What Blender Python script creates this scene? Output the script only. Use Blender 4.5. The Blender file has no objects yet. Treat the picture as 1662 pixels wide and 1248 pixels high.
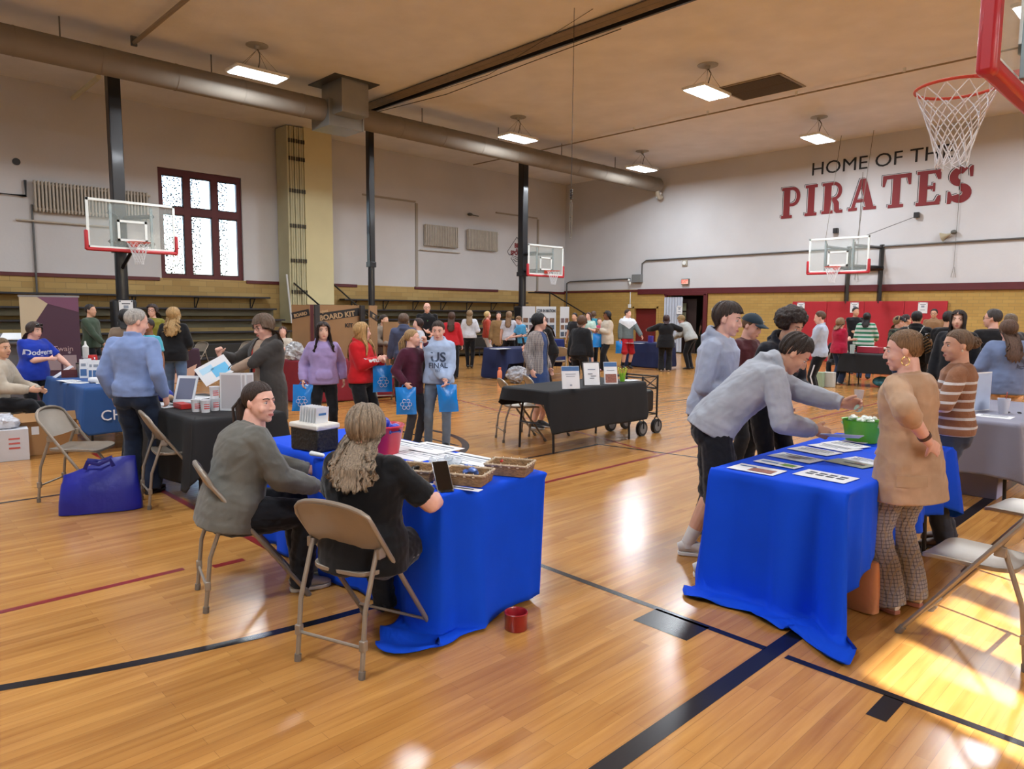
import bpy, math, random
import numpy as np
from mathutils import Vector, Matrix
random.seed(7)
RS = np.random.RandomState(5)
C = bpy.context.scene.collection
D2R = math.pi / 180
# ---------------------------------------------------------------- camera, world, sun, exposure
CAM_H = 1.65
F_PX, YAW, PITCH, ROLL = 1151.4, 0.80033, 0.10330, 0.00864
_f = np.array([-math.sin(YAW) * math.cos(PITCH), math.cos(YAW) * math.cos(PITCH), -math.sin(PITCH)])
_r0 = np.array([math.cos(YAW), math.sin(YAW), 0.0]); _u0 = np.cross(_r0, _f)
_r = math.cos(ROLL) * _r0 + math.sin(ROLL) * _u0; _u = -math.sin(ROLL) * _r0 + math.cos(ROLL) * _u0
cd = bpy.data.cameras.new('camera'); cam = bpy.data.objects.new('camera', cd); C.objects.link(cam)
cam.matrix_world = Matrix(((_r[0], _u[0], -_f[0], 0), (_r[1], _u[1], -_f[1], 0), (_r[2], _u[2], -_f[2], CAM_H), (0, 0, 0, 1)))
cd.sensor_fit = 'HORIZONTAL'; cd.sensor_width = 36; cd.lens = 36 * F_PX / 1662; cd.clip_start = 0.05; cd.clip_end = 200
bpy.context.scene.camera = cam

def at(px, py, z=0.0):
    """the point of the horizontal plane z that a pixel of the photograph looks at"""
    d = _f + _r * (px - 831) / F_PX + _u * (624 - py) / F_PX
    t = (z - CAM_H) / d[2]
    return np.array([d[0] * t, d[1] * t, z])
def along(px, py, depth):
    d = _f + _r * (px - 831) / F_PX + _u * (624 - py) / F_PX
    return d * depth + np.array([0, 0, CAM_H])

sc = bpy.context.scene
sc.view_settings.view_transform = 'Standard'; sc.view_settings.look = 'None'
sc.view_settings.gamma = 1; sc.view_settings.use_curve_mapping = False
sc.view_settings.exposure = 0.35
w = bpy.data.worlds.new('sky'); sc.world = w; w.use_nodes = True
nt = w.node_tree; bg = nt.nodes['Background']
sky = nt.nodes.new('ShaderNodeTexSky'); sky.sky_type = 'NISHITA'; sky.sun_disc = False
sky.sun_elevation = 40 * D2R; sky.sun_rotation = 90 * D2R; sky.air_density = 1.0; sky.dust_density = 3.0
nt.links.new(sky.outputs[0], bg.inputs[0]); bg.inputs[1].default_value = 1.1
sl = bpy.data.lights.new('sun', 'SUN'); sl.energy = 26.0; sl.angle = 0.6 * D2R; sl.color = (1, .93, .82)
so = bpy.data.objects.new('sun', sl); C.objects.link(so)
SUN_EL, SUN_AZ = 39.3 * D2R, 21 * D2R          # the sun stands beyond the right wall
sd = Vector((math.cos(SUN_EL) * math.cos(SUN_AZ), -math.cos(SUN_EL) * math.sin(SUN_AZ), math.sin(SUN_EL)))
so.rotation_euler = sd.to_track_quat('Z', 'Y').to_euler(); so.location = sd * 30
sc.cycles.max_bounces = 7; sc.cycles.diffuse_bounces = 4; sc.cycles.glossy_bounces = 3
sc.cycles.transmission_bounces = 4; sc.cycles.transparent_max_bounces = 10
sc.cycles.caustics_reflective = False; sc.cycles.caustics_refractive = False
sc.cycles.sample_clamp_indirect = 6.0

# ---------------------------------------------------------------- materials
MATS = {}
def srgb(c):
    if isinstance(c, str):
        c = c.lstrip('#'); c = [int(c[i:i + 2], 16) / 255 for i in (0, 2, 4)]
    return tuple(((x / 12.92) if x <= .04045 else ((x + .055) / 1.055) ** 2.4) for x in c)
def mat(key, col, rough=.7, metal=0, bump=0, bscale=60, var=0, vscale=6, coat=0, spec=.5, stretch=None, sheen=0, trans=0, alpha=1, emit=None, es=0, coords='Object'):
    """procedural principled material: base colour with noise variation and noise bump"""
    if key in MATS: return MATS[key]
    m = bpy.data.materials.new(key); m.use_nodes = True; MATS[key] = m
    t = m.node_tree; b = t.nodes['Principled BSDF']; c = srgb(col)
    b.inputs['Base Color'].default_value = (*c, 1); b.inputs['Roughness'].default_value = rough
    b.inputs['Metallic'].default_value = metal; b.inputs['Specular IOR Level'].default_value = spec
    b.inputs['Coat Weight'].default_value = coat; b.inputs['Coat Roughness'].default_value = .1
    b.inputs['Sheen Weight'].default_value = sheen
    b.inputs['Transmission Weight'].default_value = trans; b.inputs['Alpha'].default_value = alpha
    if emit: b.inputs['Emission Color'].default_value = (*srgb(emit), 1); b.inputs['Emission Strength'].default_value = es
    tc = t.nodes.new('ShaderNodeTexCoord'); vec = tc.outputs[coords]
    if stretch:
        mp = t.nodes.new('ShaderNodeMapping'); mp.inputs['Scale'].default_value = stretch
        t.links.new(vec, mp.inputs[0]); vec = mp.outputs[0]
    if var:
        n = t.nodes.new('ShaderNodeTexNoise'); n.inputs['Scale'].default_value = vscale; n.inputs['Detail'].default_value = 5
        t.links.new(vec, n.inputs['Vector'])
        r = t.nodes.new('ShaderNodeValToRGB'); e = r.color_ramp.elements
        e[0].position = .3; e[1].position = .7
        e[0].color = (*[max(0, x * (1 - var)) for x in c], 1); e[1].color = (*[min(1, x * (1 + var)) for x in c], 1)
        t.links.new(n.outputs['Fac'], r.inputs[0]); t.links.new(r.outputs[0], b.inputs['Base Color'])
    if bump:
        n = t.nodes.new('ShaderNodeTexNoise'); n.inputs['Scale'].default_value = bscale; n.inputs['Detail'].default_value = 3
        t.links.new(vec, n.inputs['Vector'])
        bp = t.nodes.new('ShaderNodeBump'); bp.inputs['Strength'].default_value = bump; bp.inputs['Distance'].default_value = .01
        t.links.new(n.outputs['Fac'], bp.inputs['Height']); t.links.new(bp.outputs[0], b.inputs['Normal'])
    return m
def nodes_of(m): return m.node_tree, m.node_tree.nodes['Principled BSDF']
def cloth(col, var=.12): return mat('cloth_' + (col if isinstance(col, str) else str(col)), col, .85, bump=.12, bscale=220, var=var, vscale=9, sheen=.15, spec=.2)
def plastic(col, rough=.4): return mat('plastic_' + col + str(rough), col, rough, var=.03)
def stripes_mat(key, c1, c2, period, width, axis=2, offset=0.0, base=None, lo=None):
    """horizontal knitted stripes in object space"""
    if key in MATS: return MATS[key]
    m = mat(key, c1, .85, bump=.3, bscale=90, sheen=.15, spec=.2); t, b = nodes_of(m)
    tc = t.nodes.new('ShaderNodeTexCoord'); sp = t.nodes.new('ShaderNodeSeparateXYZ'); t.links.new(tc.outputs['Object'], sp.inputs[0])
    def mth(op, a, bb=None):
        n = t.nodes.new('ShaderNodeMath'); n.operation = op
        for i, v in enumerate((a, bb)):
            if v is None: continue
            if isinstance(v, (int, float)): n.inputs[i].default_value = v
            else: t.links.new(v, n.inputs[i])
        return n.outputs[0]
    z = mth('ADD', sp.outputs[axis], offset)
    fr = mth('FRACT', mth('DIVIDE', z, period)); f = mth('LESS_THAN', fr, width)
    if lo is not None: f = mth('MULTIPLY', f, mth('LESS_THAN', sp.outputs[2], lo))
    mx = t.nodes.new('ShaderNodeMix'); mx.data_type = 'RGBA'
    mx.inputs[6].default_value = (*srgb(c1), 1); mx.inputs[7].default_value = (*srgb(c2), 1)
    t.links.new(f, mx.inputs[0]); t.links.new(mx.outputs[2], b.inputs['Base Color'])
    return m
def plaid_mat(key, c0, c1, c2, p=.05, w=.16):
    if key in MATS: return MATS[key]
    m = mat(key, c0, .85, bump=.3, bscale=90, spec=.2); t, b = nodes_of(m)
    tc = t.nodes.new('ShaderNodeTexCoord'); sp = t.nodes.new('ShaderNodeSeparateXYZ'); t.links.new(tc.outputs['Object'], sp.inputs[0])
    cur = None
    for ax, col in ((0, c1), (2, c1), (1, c2)):
        d = t.nodes.new('ShaderNodeMath'); d.operation = 'DIVIDE'; t.links.new(sp.outputs[ax], d.inputs[0]); d.inputs[1].default_value = p
        f = t.nodes.new('ShaderNodeMath'); f.operation = 'FRACT'; t.links.new(d.outputs[0], f.inputs[0])
        l = t.nodes.new('ShaderNodeMath'); l.operation = 'LESS_THAN'; t.links.new(f.outputs[0], l.inputs[0]); l.inputs[1].default_value = w
        h = t.nodes.new('ShaderNodeMath'); h.operation = 'MULTIPLY'; t.links.new(l.outputs[0], h.inputs[0]); h.inputs[1].default_value = .6
        mx = t.nodes.new('ShaderNodeMix'); mx.data_type = 'RGBA'; t.links.new(h.outputs[0], mx.inputs[0])
        if cur is None: mx.inputs[6].default_value = (*srgb(c0), 1)
        else: t.links.new(cur, mx.inputs[6])
        mx.inputs[7].default_value = (*srgb(col), 1); cur = mx.outputs[2]
    t.links.new(cur, b.inputs['Base Color'])
    return m

# ---------------------------------------------------------------- mesh building
def face_cam(p, roll=0, tilt=0, yaw=0):
    # a held sheet turned roughly towards where the photographer stands
    a = math.atan2(-p[1], -p[0]) + yaw; o = np.array([math.cos(a), math.sin(a), 0]); R = np.stack([np.array([-math.sin(a), math.cos(a), 0]), (0, 0, 1), o], 1)
    return R @ rot_x(-tilt) @ rot_z(roll)
def rot_z(a): return np.array(Matrix.Rotation(a, 3, 'Z'))
def rot_x(a): return np.array(Matrix.Rotation(a, 3, 'X'))
def rot_y(a): return np.array(Matrix.Rotation(a, 3, 'Y'))
def unit(v):
    v = np.asarray(v, float); n = np.linalg.norm(v); return v / n if n > 1e-9 else v
class MB:
    def __init__(s): s.v = []; s.f = []; s.m = []; s.mi = 0; s.M = np.eye(3); s.T = np.zeros(3)
    def mt(s, i): s.mi = i; return s
    def frame(s, M=None, T=None):
        s.M = np.eye(3) if M is None else np.asarray(M); s.T = np.zeros(3) if T is None else np.asarray(T, float); return s
    def add(s, vs, fs):
        o = len(s.v); vs = np.asarray(vs, float) @ s.M.T + s.T
        s.v.extend(vs.tolist()); s.f.extend([[o + i for i in f] for f in fs]); s.m.extend([s.mi] * len(fs)); return s
    def box(s, c, d, R=None):
        x, y, z = [q / 2 for q in d]
        v = np.array([(-x, -y, -z), (x, -y, -z), (x, y, -z), (-x, y, -z), (-x, -y, z), (x, -y, z), (x, y, z), (-x, y, z)])
        if R is not None: v = v @ np.asarray(R).T
        return s.add(v + np.asarray(c, float), [(0, 3, 2, 1), (4, 5, 6, 7), (0, 1, 5, 4), (1, 2, 6, 5), (2, 3, 7, 6), (3, 0, 4, 7)])
    def loft(s, pts, ra, rb=None, up=(0, 1, 0), n=12, cap=True, pw=2.0, side=None):
        """closed tube through pts; ra = half width across (perpendicular to up), rb = half depth along up"""
        pts = [np.asarray(p, float) for p in pts]; k = len(pts); rb = ra if rb is None else rb
        if not hasattr(ra, '__len__'): ra = [ra] * k
        if not hasattr(rb, '__len__'): rb = [rb] * k
        th = np.arange(n) * 2 * math.pi / n; ct, st = np.cos(th), np.sin(th)
        if pw != 2.0: ct = np.sign(ct) * np.abs(ct) ** (2 / pw); st = np.sign(st) * np.abs(st) ** (2 / pw)
        V = []
        for i, p in enumerate(pts):
            d = unit(pts[min(i + 1, k - 1)] - pts[max(i - 1, 0)])
            if side is not None:
                a = np.asarray(side, float); a = a[i] if a.ndim == 2 else a; a = unit(a - d * (a @ d)); b = np.cross(d, a)
            else:
                u = np.asarray(up, float)
                if abs(u @ d) > .97: u = np.array([0, 0, 1.]) if abs(d[2]) < .9 else np.array([0, 1., 0])
                b = unit(u - d * (u @ d)); a = np.cross(b, d)
            V.append(p + np.outer(ct, a) * ra[i] + np.outer(st, b) * rb[i])
        V = np.concatenate(V); F = []
        for i in range(k - 1):
            for j in range(n):
                j2 = (j + 1) % n; F.append((i * n + j, i * n + j2, (i + 1) * n + j2, (i + 1) * n + j))
        if cap: F.append(tuple(range(n))[::-1]); F.append(tuple((k - 1) * n + j for j in range(n)))
        return s.add(V, F)
    def limb(s, p0, p1, r0, r1, n=12, bulge=0, up=(0, 1, 0), flat=1.0):
        """tapered rounded capsule"""
        p0 = np.asarray(p0, float); p1 = np.asarray(p1, float); L = np.linalg.norm(p1 - p0); d = unit(p1 - p0)
        P, R = [], []
        for a in (-1, -.85, -.5, 0): P.append(p0 + d * r0 * a * .9); R.append(r0 * math.sqrt(max(.02, 1 - a * a)))
        for t in (.25, .5, .75): P.append(p0 + (p1 - p0) * t); R.append(r0 + (r1 - r0) * t + bulge * math.sin(math.pi * t) * (1.3 - t))
        for a in (0, .5, .85, 1): P.append(p1 + d * r1 * a * .9); R.append(r1 * math.sqrt(max(.02, 1 - a * a)))
        return s.loft(P, R, [q * flat for q in R], up=up, n=n)
    def ell(s, c, r, R=None, n=16, m=10):
        V = [(0, 0, -1)]; F = []
        for i in range(1, m):
            a = -math.pi / 2 + math.pi * i / m
            for j in range(n): V.append((math.cos(a) * math.cos(2 * math.pi * j / n), math.cos(a) * math.sin(2 * math.pi * j / n), math.sin(a)))
        V.append((0, 0, 1)); V = np.array(V) * np.asarray(r, float)
        for j in range(n): F.append((0, 1 + (j + 1) % n, 1 + j))
        for i in range(m - 2):
            for j in range(n): F.append((1 + i * n + j, 1 + i * n + (j + 1) % n, 1 + (i + 1) * n + (j + 1) % n, 1 + (i + 1) * n + j))
        for j in range(n): F.append((1 + (m - 2) * n + j, 1 + (m - 2) * n + (j + 1) % n, len(V) - 1))
        if R is not None: V = V @ np.asarray(R).T
        return s.add(V + np.asarray(c, float), F)
    def cyl(s, p0, p1, r0, r1=None, n=16): return s.loft([p0, p1], [r0, r0 if r1 is None else r1], n=n, up=(0, 1, .01))
    def tube(s, path, r, n=8): return s.loft(path, r, n=n)
    def lathe(s, prof, n=24, c=(0, 0, 0), closed=False):
        V = []; k = len(prof)
        for (r, z) in prof:
            for j in range(n): V.append((c[0] + r * math.cos(2 * math.pi * j / n), c[1] + r * math.sin(2 * math.pi * j / n), c[2] + z))
        F = []
        for i in range(k if closed else k - 1):
            i2 = (i + 1) % k
            for j in range(n): F.append((i * n + j, i * n + (j + 1) % n, i2 * n + (j + 1) % n, i2 * n + j))
        if not closed:
            if prof[0][0] > 1e-4: F.append(tuple(range(n))[::-1])
            if prof[-1][0] > 1e-4: F.append(tuple((k - 1) * n + j for j in range(n)))
        return s.add(V, F)
    def prism(s, poly, O, A, B, depth):
        """extrude the 2-D polygon poly laid out at O with axes A, B by the vector depth"""
        O = np.asarray(O, float); A = np.asarray(A, float); B = np.asarray(B, float); dv = np.asarray(depth, float); n = len(poly)
        V = [O + A * p[0] + B * p[1] for p in poly]; V += [v + dv for v in V]
        F = [tuple(range(n))[::-1], tuple(range(n, 2 * n))] + [(i, (i + 1) % n, n + (i + 1) % n, n + i) for i in range(n)]
        return s.add(V, F)
    def grid(s, G, wrap=False, thick=None):
        """G[i][j] points; thick = offset function or None (single surface closed with back side when thick given)"""
        G = np.asarray(G, float); a, b = G.shape[:2]; F = []
        for i in range(a - 1):
            for j in range(b if wrap else b - 1): F.append((i * b + j, i * b + (j + 1) % b, (i + 1) * b + (j + 1) % b, (i + 1) * b + j))
        if thick is None: return s.add(G.reshape(-1, 3), F)
        H = np.asarray(thick, float); N = a * b
        F2 = [tuple(N + q for q in f[::-1]) for f in F]; E = []
        for i in range(a - 1):
            if not wrap: E.append((i * b, (i + 1) * b, N + (i + 1) * b, N + i * b)); E.append((i * b + b - 1, N + i * b + b - 1, N + (i + 1) * b + b - 1, (i + 1) * b + b - 1))
        for j in range(b if wrap else b - 1):
            j2 = (j + 1) % b; E.append((j, N + j, N + j2, j2)); E.append(((a - 1) * b + j, (a - 1) * b + j2, N + (a - 1) * b + j2, N + (a - 1) * b + j))
        return s.add(np.concatenate([G.reshape(-1, 3), H.reshape(-1, 3)]), F + F2 + E)
    def mesh(s, name):
        me = bpy.data.meshes.new(name); me.from_pydata(s.v, [], s.f); me.update()
        me.polygons.foreach_set('material_index', s.m); return me
    def build(s, name, mats, parent=None, smooth=True, bevel=0, loc=None, angle=35):
        me = s.mesh(name)
        if not isinstance(mats, (list, tuple)): mats = [mats]
        for m in mats: me.materials.append(m)
        o = bpy.data.objects.new(name, me); C.objects.link(o)
        if smooth:
            me.polygons.foreach_set('use_smooth', [True] * len(me.polygons))
            try: me.set_sharp_from_angle(angle=angle * D2R)
            except Exception: pass
        if bevel:
            b = o.modifiers.new('bevel', 'BEVEL'); b.width = bevel; b.segments = 2; b.limit_method = 'ANGLE'; b.angle_limit = 40 * D2R
        if parent is not None: o.parent = parent
        if loc is not None: o.location = loc
        return o
def tag(o, label=None, cat=None, group=None, kind=None):
    if label: o['label'] = label
    if cat: o['category'] = cat
    if group: o['group'] = group
    if kind: o['kind'] = kind
    return o
def crumple(m, amp, sc, seed=1):
    V = np.array(m.v); c = V.mean(0); d = V - c; n = d / (np.linalg.norm(d, axis=1)[:, None] + 1e-6); w_ = wob(V, sc, seed); m.v = (V + n * (amp * (w_ - np.abs(wob(V, sc * 1.8, seed + 3))))[:, None]).tolist(); return m
def thing(name, label, cat, loc=(0, 0, 0), rz=0, group=None):
    o = bpy.data.objects.new(name, None); C.objects.link(o); o.empty_display_size = .1
    o.location = [float(q) for q in loc]; o.rotation_euler = (0, 0, rz)
    return tag(o, label, cat, group)
def struct(o): o['kind'] = 'structure'; return o
def copy_tree(o, parent=None):
    c = o.copy(); C.objects.link(c)
    if parent is not None: c.parent = parent
    for ch in list(o.children): copy_tree(ch, c)
    return c
def text(name, s, size, loc, R, m, parent=None, ext=.002, align='CENTER', shear=0, bold=0, sx=1.0, wrapf=None):
    """lettering as a mesh; R = 3x3 with columns reading direction, up, out"""
    cu = bpy.data.curves.new(name, 'FONT'); cu.body = s; cu.size = size; cu.align_x = align; cu.align_y = 'CENTER'
    cu.extrude = ext; cu.shear = shear; cu.offset = bold; cu.resolution_u = 3
    t = bpy.data.objects.new('tmp', cu); C.objects.link(t)
    dg = bpy.context.evaluated_depsgraph_get(); me = bpy.data.meshes.new_from_object(t.evaluated_get(dg))
    bpy.data.objects.remove(t); bpy.data.curves.remove(cu)
    me.name = name; R = np.asarray(R, float); loc = np.asarray(loc, float)
    co = np.empty(len(me.vertices) * 3); me.vertices.foreach_get('co', co); co = co.reshape(-1, 3); co[:, 0] *= sx
    if wrapf is not None: co = wrapf(co)
    co = co @ R.T + loc
    me.vertices.foreach_set('co', co.ravel()); me.update(); me.materials.clear(); me.materials.append(m)
    o = bpy.data.objects.new(name, me); C.objects.link(o)
    if parent is not None: o.parent = parent
    return o
def remesh(mb, name, vox, mats, parent, smooth=2, post=None, disp=None):
    me = mb.mesh(name); o = bpy.data.objects.new('tmp', me); C.objects.link(o)
    r = o.modifiers.new('r', 'REMESH'); r.mode = 'VOXEL'; r.voxel_size = vox; r.adaptivity = 0
    if smooth:
        q = o.modifiers.new('s', 'SMOOTH'); q.factor = .5; q.iterations = smooth
    dg = bpy.context.evaluated_depsgraph_get(); m2 = bpy.data.meshes.new_from_object(o.evaluated_get(dg))
    bpy.data.objects.remove(o); bpy.data.meshes.remove(me); m2.name = name
    m2.materials.clear()
    for q in (mats if isinstance(mats, (list, tuple)) else [mats]): m2.materials.append(q)
    n = len(m2.vertices); co = np.empty(n * 3); m2.vertices.foreach_get('co', co); co = co.reshape(-1, 3)
    if disp is not None:
        no = np.empty(n * 3); m2.vertices.foreach_get('normal', no); no = no.reshape(-1, 3)
        co = co + no * disp(co)[:, None]; m2.vertices.foreach_set('co', co.ravel()); m2.update()
    m2.polygons.foreach_set('use_smooth', [True] * len(m2.polygons))
    if post is not None:
        c = np.empty(len(m2.polygons) * 3); m2.polygons.foreach_get('center', c)
        m2.polygons.foreach_set('material_index', post(c.reshape(-1, 3)).astype(np.int32))
    o = bpy.data.objects.new(name, m2); C.objects.link(o); o.parent = parent
    return o
def wob(co, sc, seed=0):
    """cheap smooth noise"""
    r = np.random.RandomState(seed); out = np.zeros(len(co))
    for k in range(5):
        d = r.normal(size=3); d /= np.linalg.norm(d); q = sc * (1 + .55 * k)
        out += np.sin(co @ d * q + r.rand() * 6.28 + 1.6 * np.sin(co @ np.roll(d, 1) * q * .6 + r.rand() * 6)) / (1 + .5 * k)
    return out / 2.6
# ---------------------------------------------------------------- people
def ik(a, b, l1, l2, pole):
    a = np.asarray(a, float); b = np.asarray(b, float); v = b - a; L = np.linalg.norm(v)
    Lm = min(L, (l1 + l2) * .995); d = v / max(L, 1e-6); b2 = a + d * Lm
    x = (l1 * l1 - l2 * l2 + Lm * Lm) / (2 * Lm); hh = math.sqrt(max(1e-6, l1 * l1 - x * x))
    p = np.asarray(pole, float); p = unit(p - d * (p @ d)); return a + d * x + p * hh, b2
def hand_geo(mb, wr, d, n, s, k, curl=.5, minr=0, spread=1.0, thumb=.5):
    d = unit(d); n = unit(np.asarray(n, float) - d * (np.asarray(n, float) @ d)); t = np.cross(d, n) * s
    k = k * 1.0; w = np.asarray(wr, float)
    mb.loft([w - d * .03 * k, w + d * .01 * k, w + d * .045 * k, w + d * .085 * k, w + d * .098 * k], [.024 * k, .03 * k, .039 * k, .041 * k, .036 * k],
            [.02 * k, .017 * k, .0165 * k, .0135 * k, .009 * k], side=t, n=12)
    for i, (o, L) in enumerate(((.0295, .070), (.0098, .078), (-.0098, .073), (-.029, .058))):
        p = w + d * (.088 - .006 * abs(i - 1.2)) * k + t * o * k; a = 0; r = max(.0086 * k, minr); P = [p - d * .02 * k]; R = [r]
        dd = unit(d + t * o * 1.2 * spread)
        P.append(p); R.append(r)
        for seg, (fr, ca) in enumerate(((.42, .75), (.32, 1.15), (.26, .8))):
            a += (curl * (1 + .12 * i)) * ca
            p = p + (dd * math.cos(a) + n * math.sin(a)) * L * fr * k; P.append(p); R.append(max(r * (.97 - .09 * seg), minr))
        e = unit(P[-1] - P[-2]); P.append(P[-1] + e * R[-1] * .7); R.append(R[-1] * .55)
        mb.loft(P, R, up=t, n=8)
    b = w + d * .022 * k + t * .026 * k; r = max(.0115 * k, minr * 1.1)
    d1 = unit(t * (.85 - .5 * thumb) + d * .65 + n * (.15 + .6 * thumb)); d2 = unit(d1 + n * .5 * thumb + d * .35)
    mb.loft([b - d1 * .012 * k, b, b + d1 * .042 * k, b + d1 * .042 * k + d2 * .028 * k, b + d1 * .042 * k + d2 * .036 * k], [r, r * 1.15, r, r * .85, r * .5], up=d, n=8)

SKIN = {'fair': '#e3baa6', 'pink': '#e0b09e', 'tan': '#cfa085', 'brown': '#8a5a3f', 'dark': '#5e3a28', 'pale': '#dfb29c'}
def skin_mat(s): 
    m = mat('skin_' + s, SKIN[s], .5, bump=.08, bscale=140, var=.06, vscale=18, spec=.35)
    t, b = nodes_of(m); b.inputs['Subsurface Weight'].default_value = .08; b.inputs['Subsurface Radius'].default_value = (.02, .008, .004)
    return m
def hair_mat(c): return mat('hair_' + c, c, .5, bump=.9, bscale=5, var=.42, vscale=3, stretch=(46, 46, 5), spec=.4)

def hair_grid(mb, st, HC, HR, hs, near, th, side_th=None, length=0, amin=70, front_el=36, top_el=90, ripple=.002, taper=.12, wave=0, bangs=None, down=None, back_el=-54, side_el=-10, seed=1, part=0, flare=0, inner=.014, fwd=0, push=None, front=False, rag=0):
    n = 112 if near > 1 else (64 if near else 36); rows = 14 if near > 1 else 9; hang = (16 if near > 1 else 10) if length else 0
    rr = np.random.RandomState(seed); ph = rr.rand(8) * 6.28
    A = np.linspace(-math.pi, math.pi, n, endpoint=False); ce = np.array([0, -.012, .03]); rad = np.array([.076, .097, .087])
    kx = [0, 32, 56, 76, 96, 120, 180]; fe = front_el if bangs is None else bangs
    ky = [fe, fe - 1, min(fe, 22), side_el + 2, side_el - 10, back_el * .85, back_el]
    G = np.zeros((rows + hang + 1, n, 3)); H = np.zeros_like(G); dn = np.array([0, 0, -1.]) if down is None else unit(down)
    for j, a in enumerate(A):
        ad = abs(math.degrees(a)); lim = np.interp(ad, kx, ky) + ((2.2 * math.sin(19 * a + ph[6]) + 1.6 * math.sin(37 * a + ph[7])) * rag if ad < 70 else 0)
        q = ripple * (math.sin(17 * a + ph[0]) + .8 * math.sin(29 * a + ph[1]) + .7 * math.sin(47 * a + ph[2]))
        t0 = th if side_th is None else None
        for i in range(rows + 1):
            el = math.radians(top_el + (lim - top_el) * i / rows); dv = np.array([math.sin(a) * math.cos(el), math.cos(a) * math.cos(el), math.sin(el)])
            tt = th if side_th is None else side_th + (th - side_th) * max(0, min(1, (math.degrees(el) + 5) / 50))
            edge = 1 - .92 * (i / rows) ** 1.7 if (not length) or ad < amin else 1
            pt = -part * math.exp(-((math.degrees(a) * math.cos(el)) / 6) ** 2) * (1 if ad < 90 else 0) * .6
            o = (tt * edge + q * min(1, i / 3)) + pt
            if bangs is not None and ad < 50: o += .012 * (i / rows) ** 2
            G[i, j] = ce + dv * (rad + o); H[i, j] = ce + dv * (rad - .006)
        base = G[rows, j].copy()
        if hang:
            L = length * np.interp(ad, [amin - 6, amin + 6, 180], [0, .93, 1.0]) * (1 + .05 * math.sin(9 * a + ph[3]) + .03 * math.sin(41 * a + ph[4]))
            bp = HC + HR @ (base * hs); ctr = HC + HR @ (np.array([0, -.02, 0]) * hs)
            for i in range(1, hang + 1):
                t = i / hang; p = bp + dn * L * t
                rv = p - ctr; rv = rv - dn * (rv @ dn)
                sc_ = 1 - taper * math.sin(math.pi * min(1, t * 1.1)) * .8 + flare * t * t + q * 8 * t
                wv = wave * math.sin(14 * t * 2 + 5 * a + ph[5]) * t * (1 + .4 * math.sin(11 * a))
                p = ctr + dn * ((p - ctr) @ dn) + rv * (sc_) + unit(rv) * wv + HR @ np.array([0, fwd * t, 0])
                p = push(p, .022, front and ad < 92) if push is not None and L > .02 else p
                G[rows + i, j] = p; H[rows + i, j] = p - unit(rv) * inner * (1 - .5 * t) * (1 if L > .01 else 0)
    for i in range(rows + 1):
        G[i] = (G[i] * hs) @ HR.T + HC; H[i] = (H[i] * hs) @ HR.T + HC
    mb.grid(G, wrap=True, thick=H)
    if top_el > 85: pass

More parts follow.
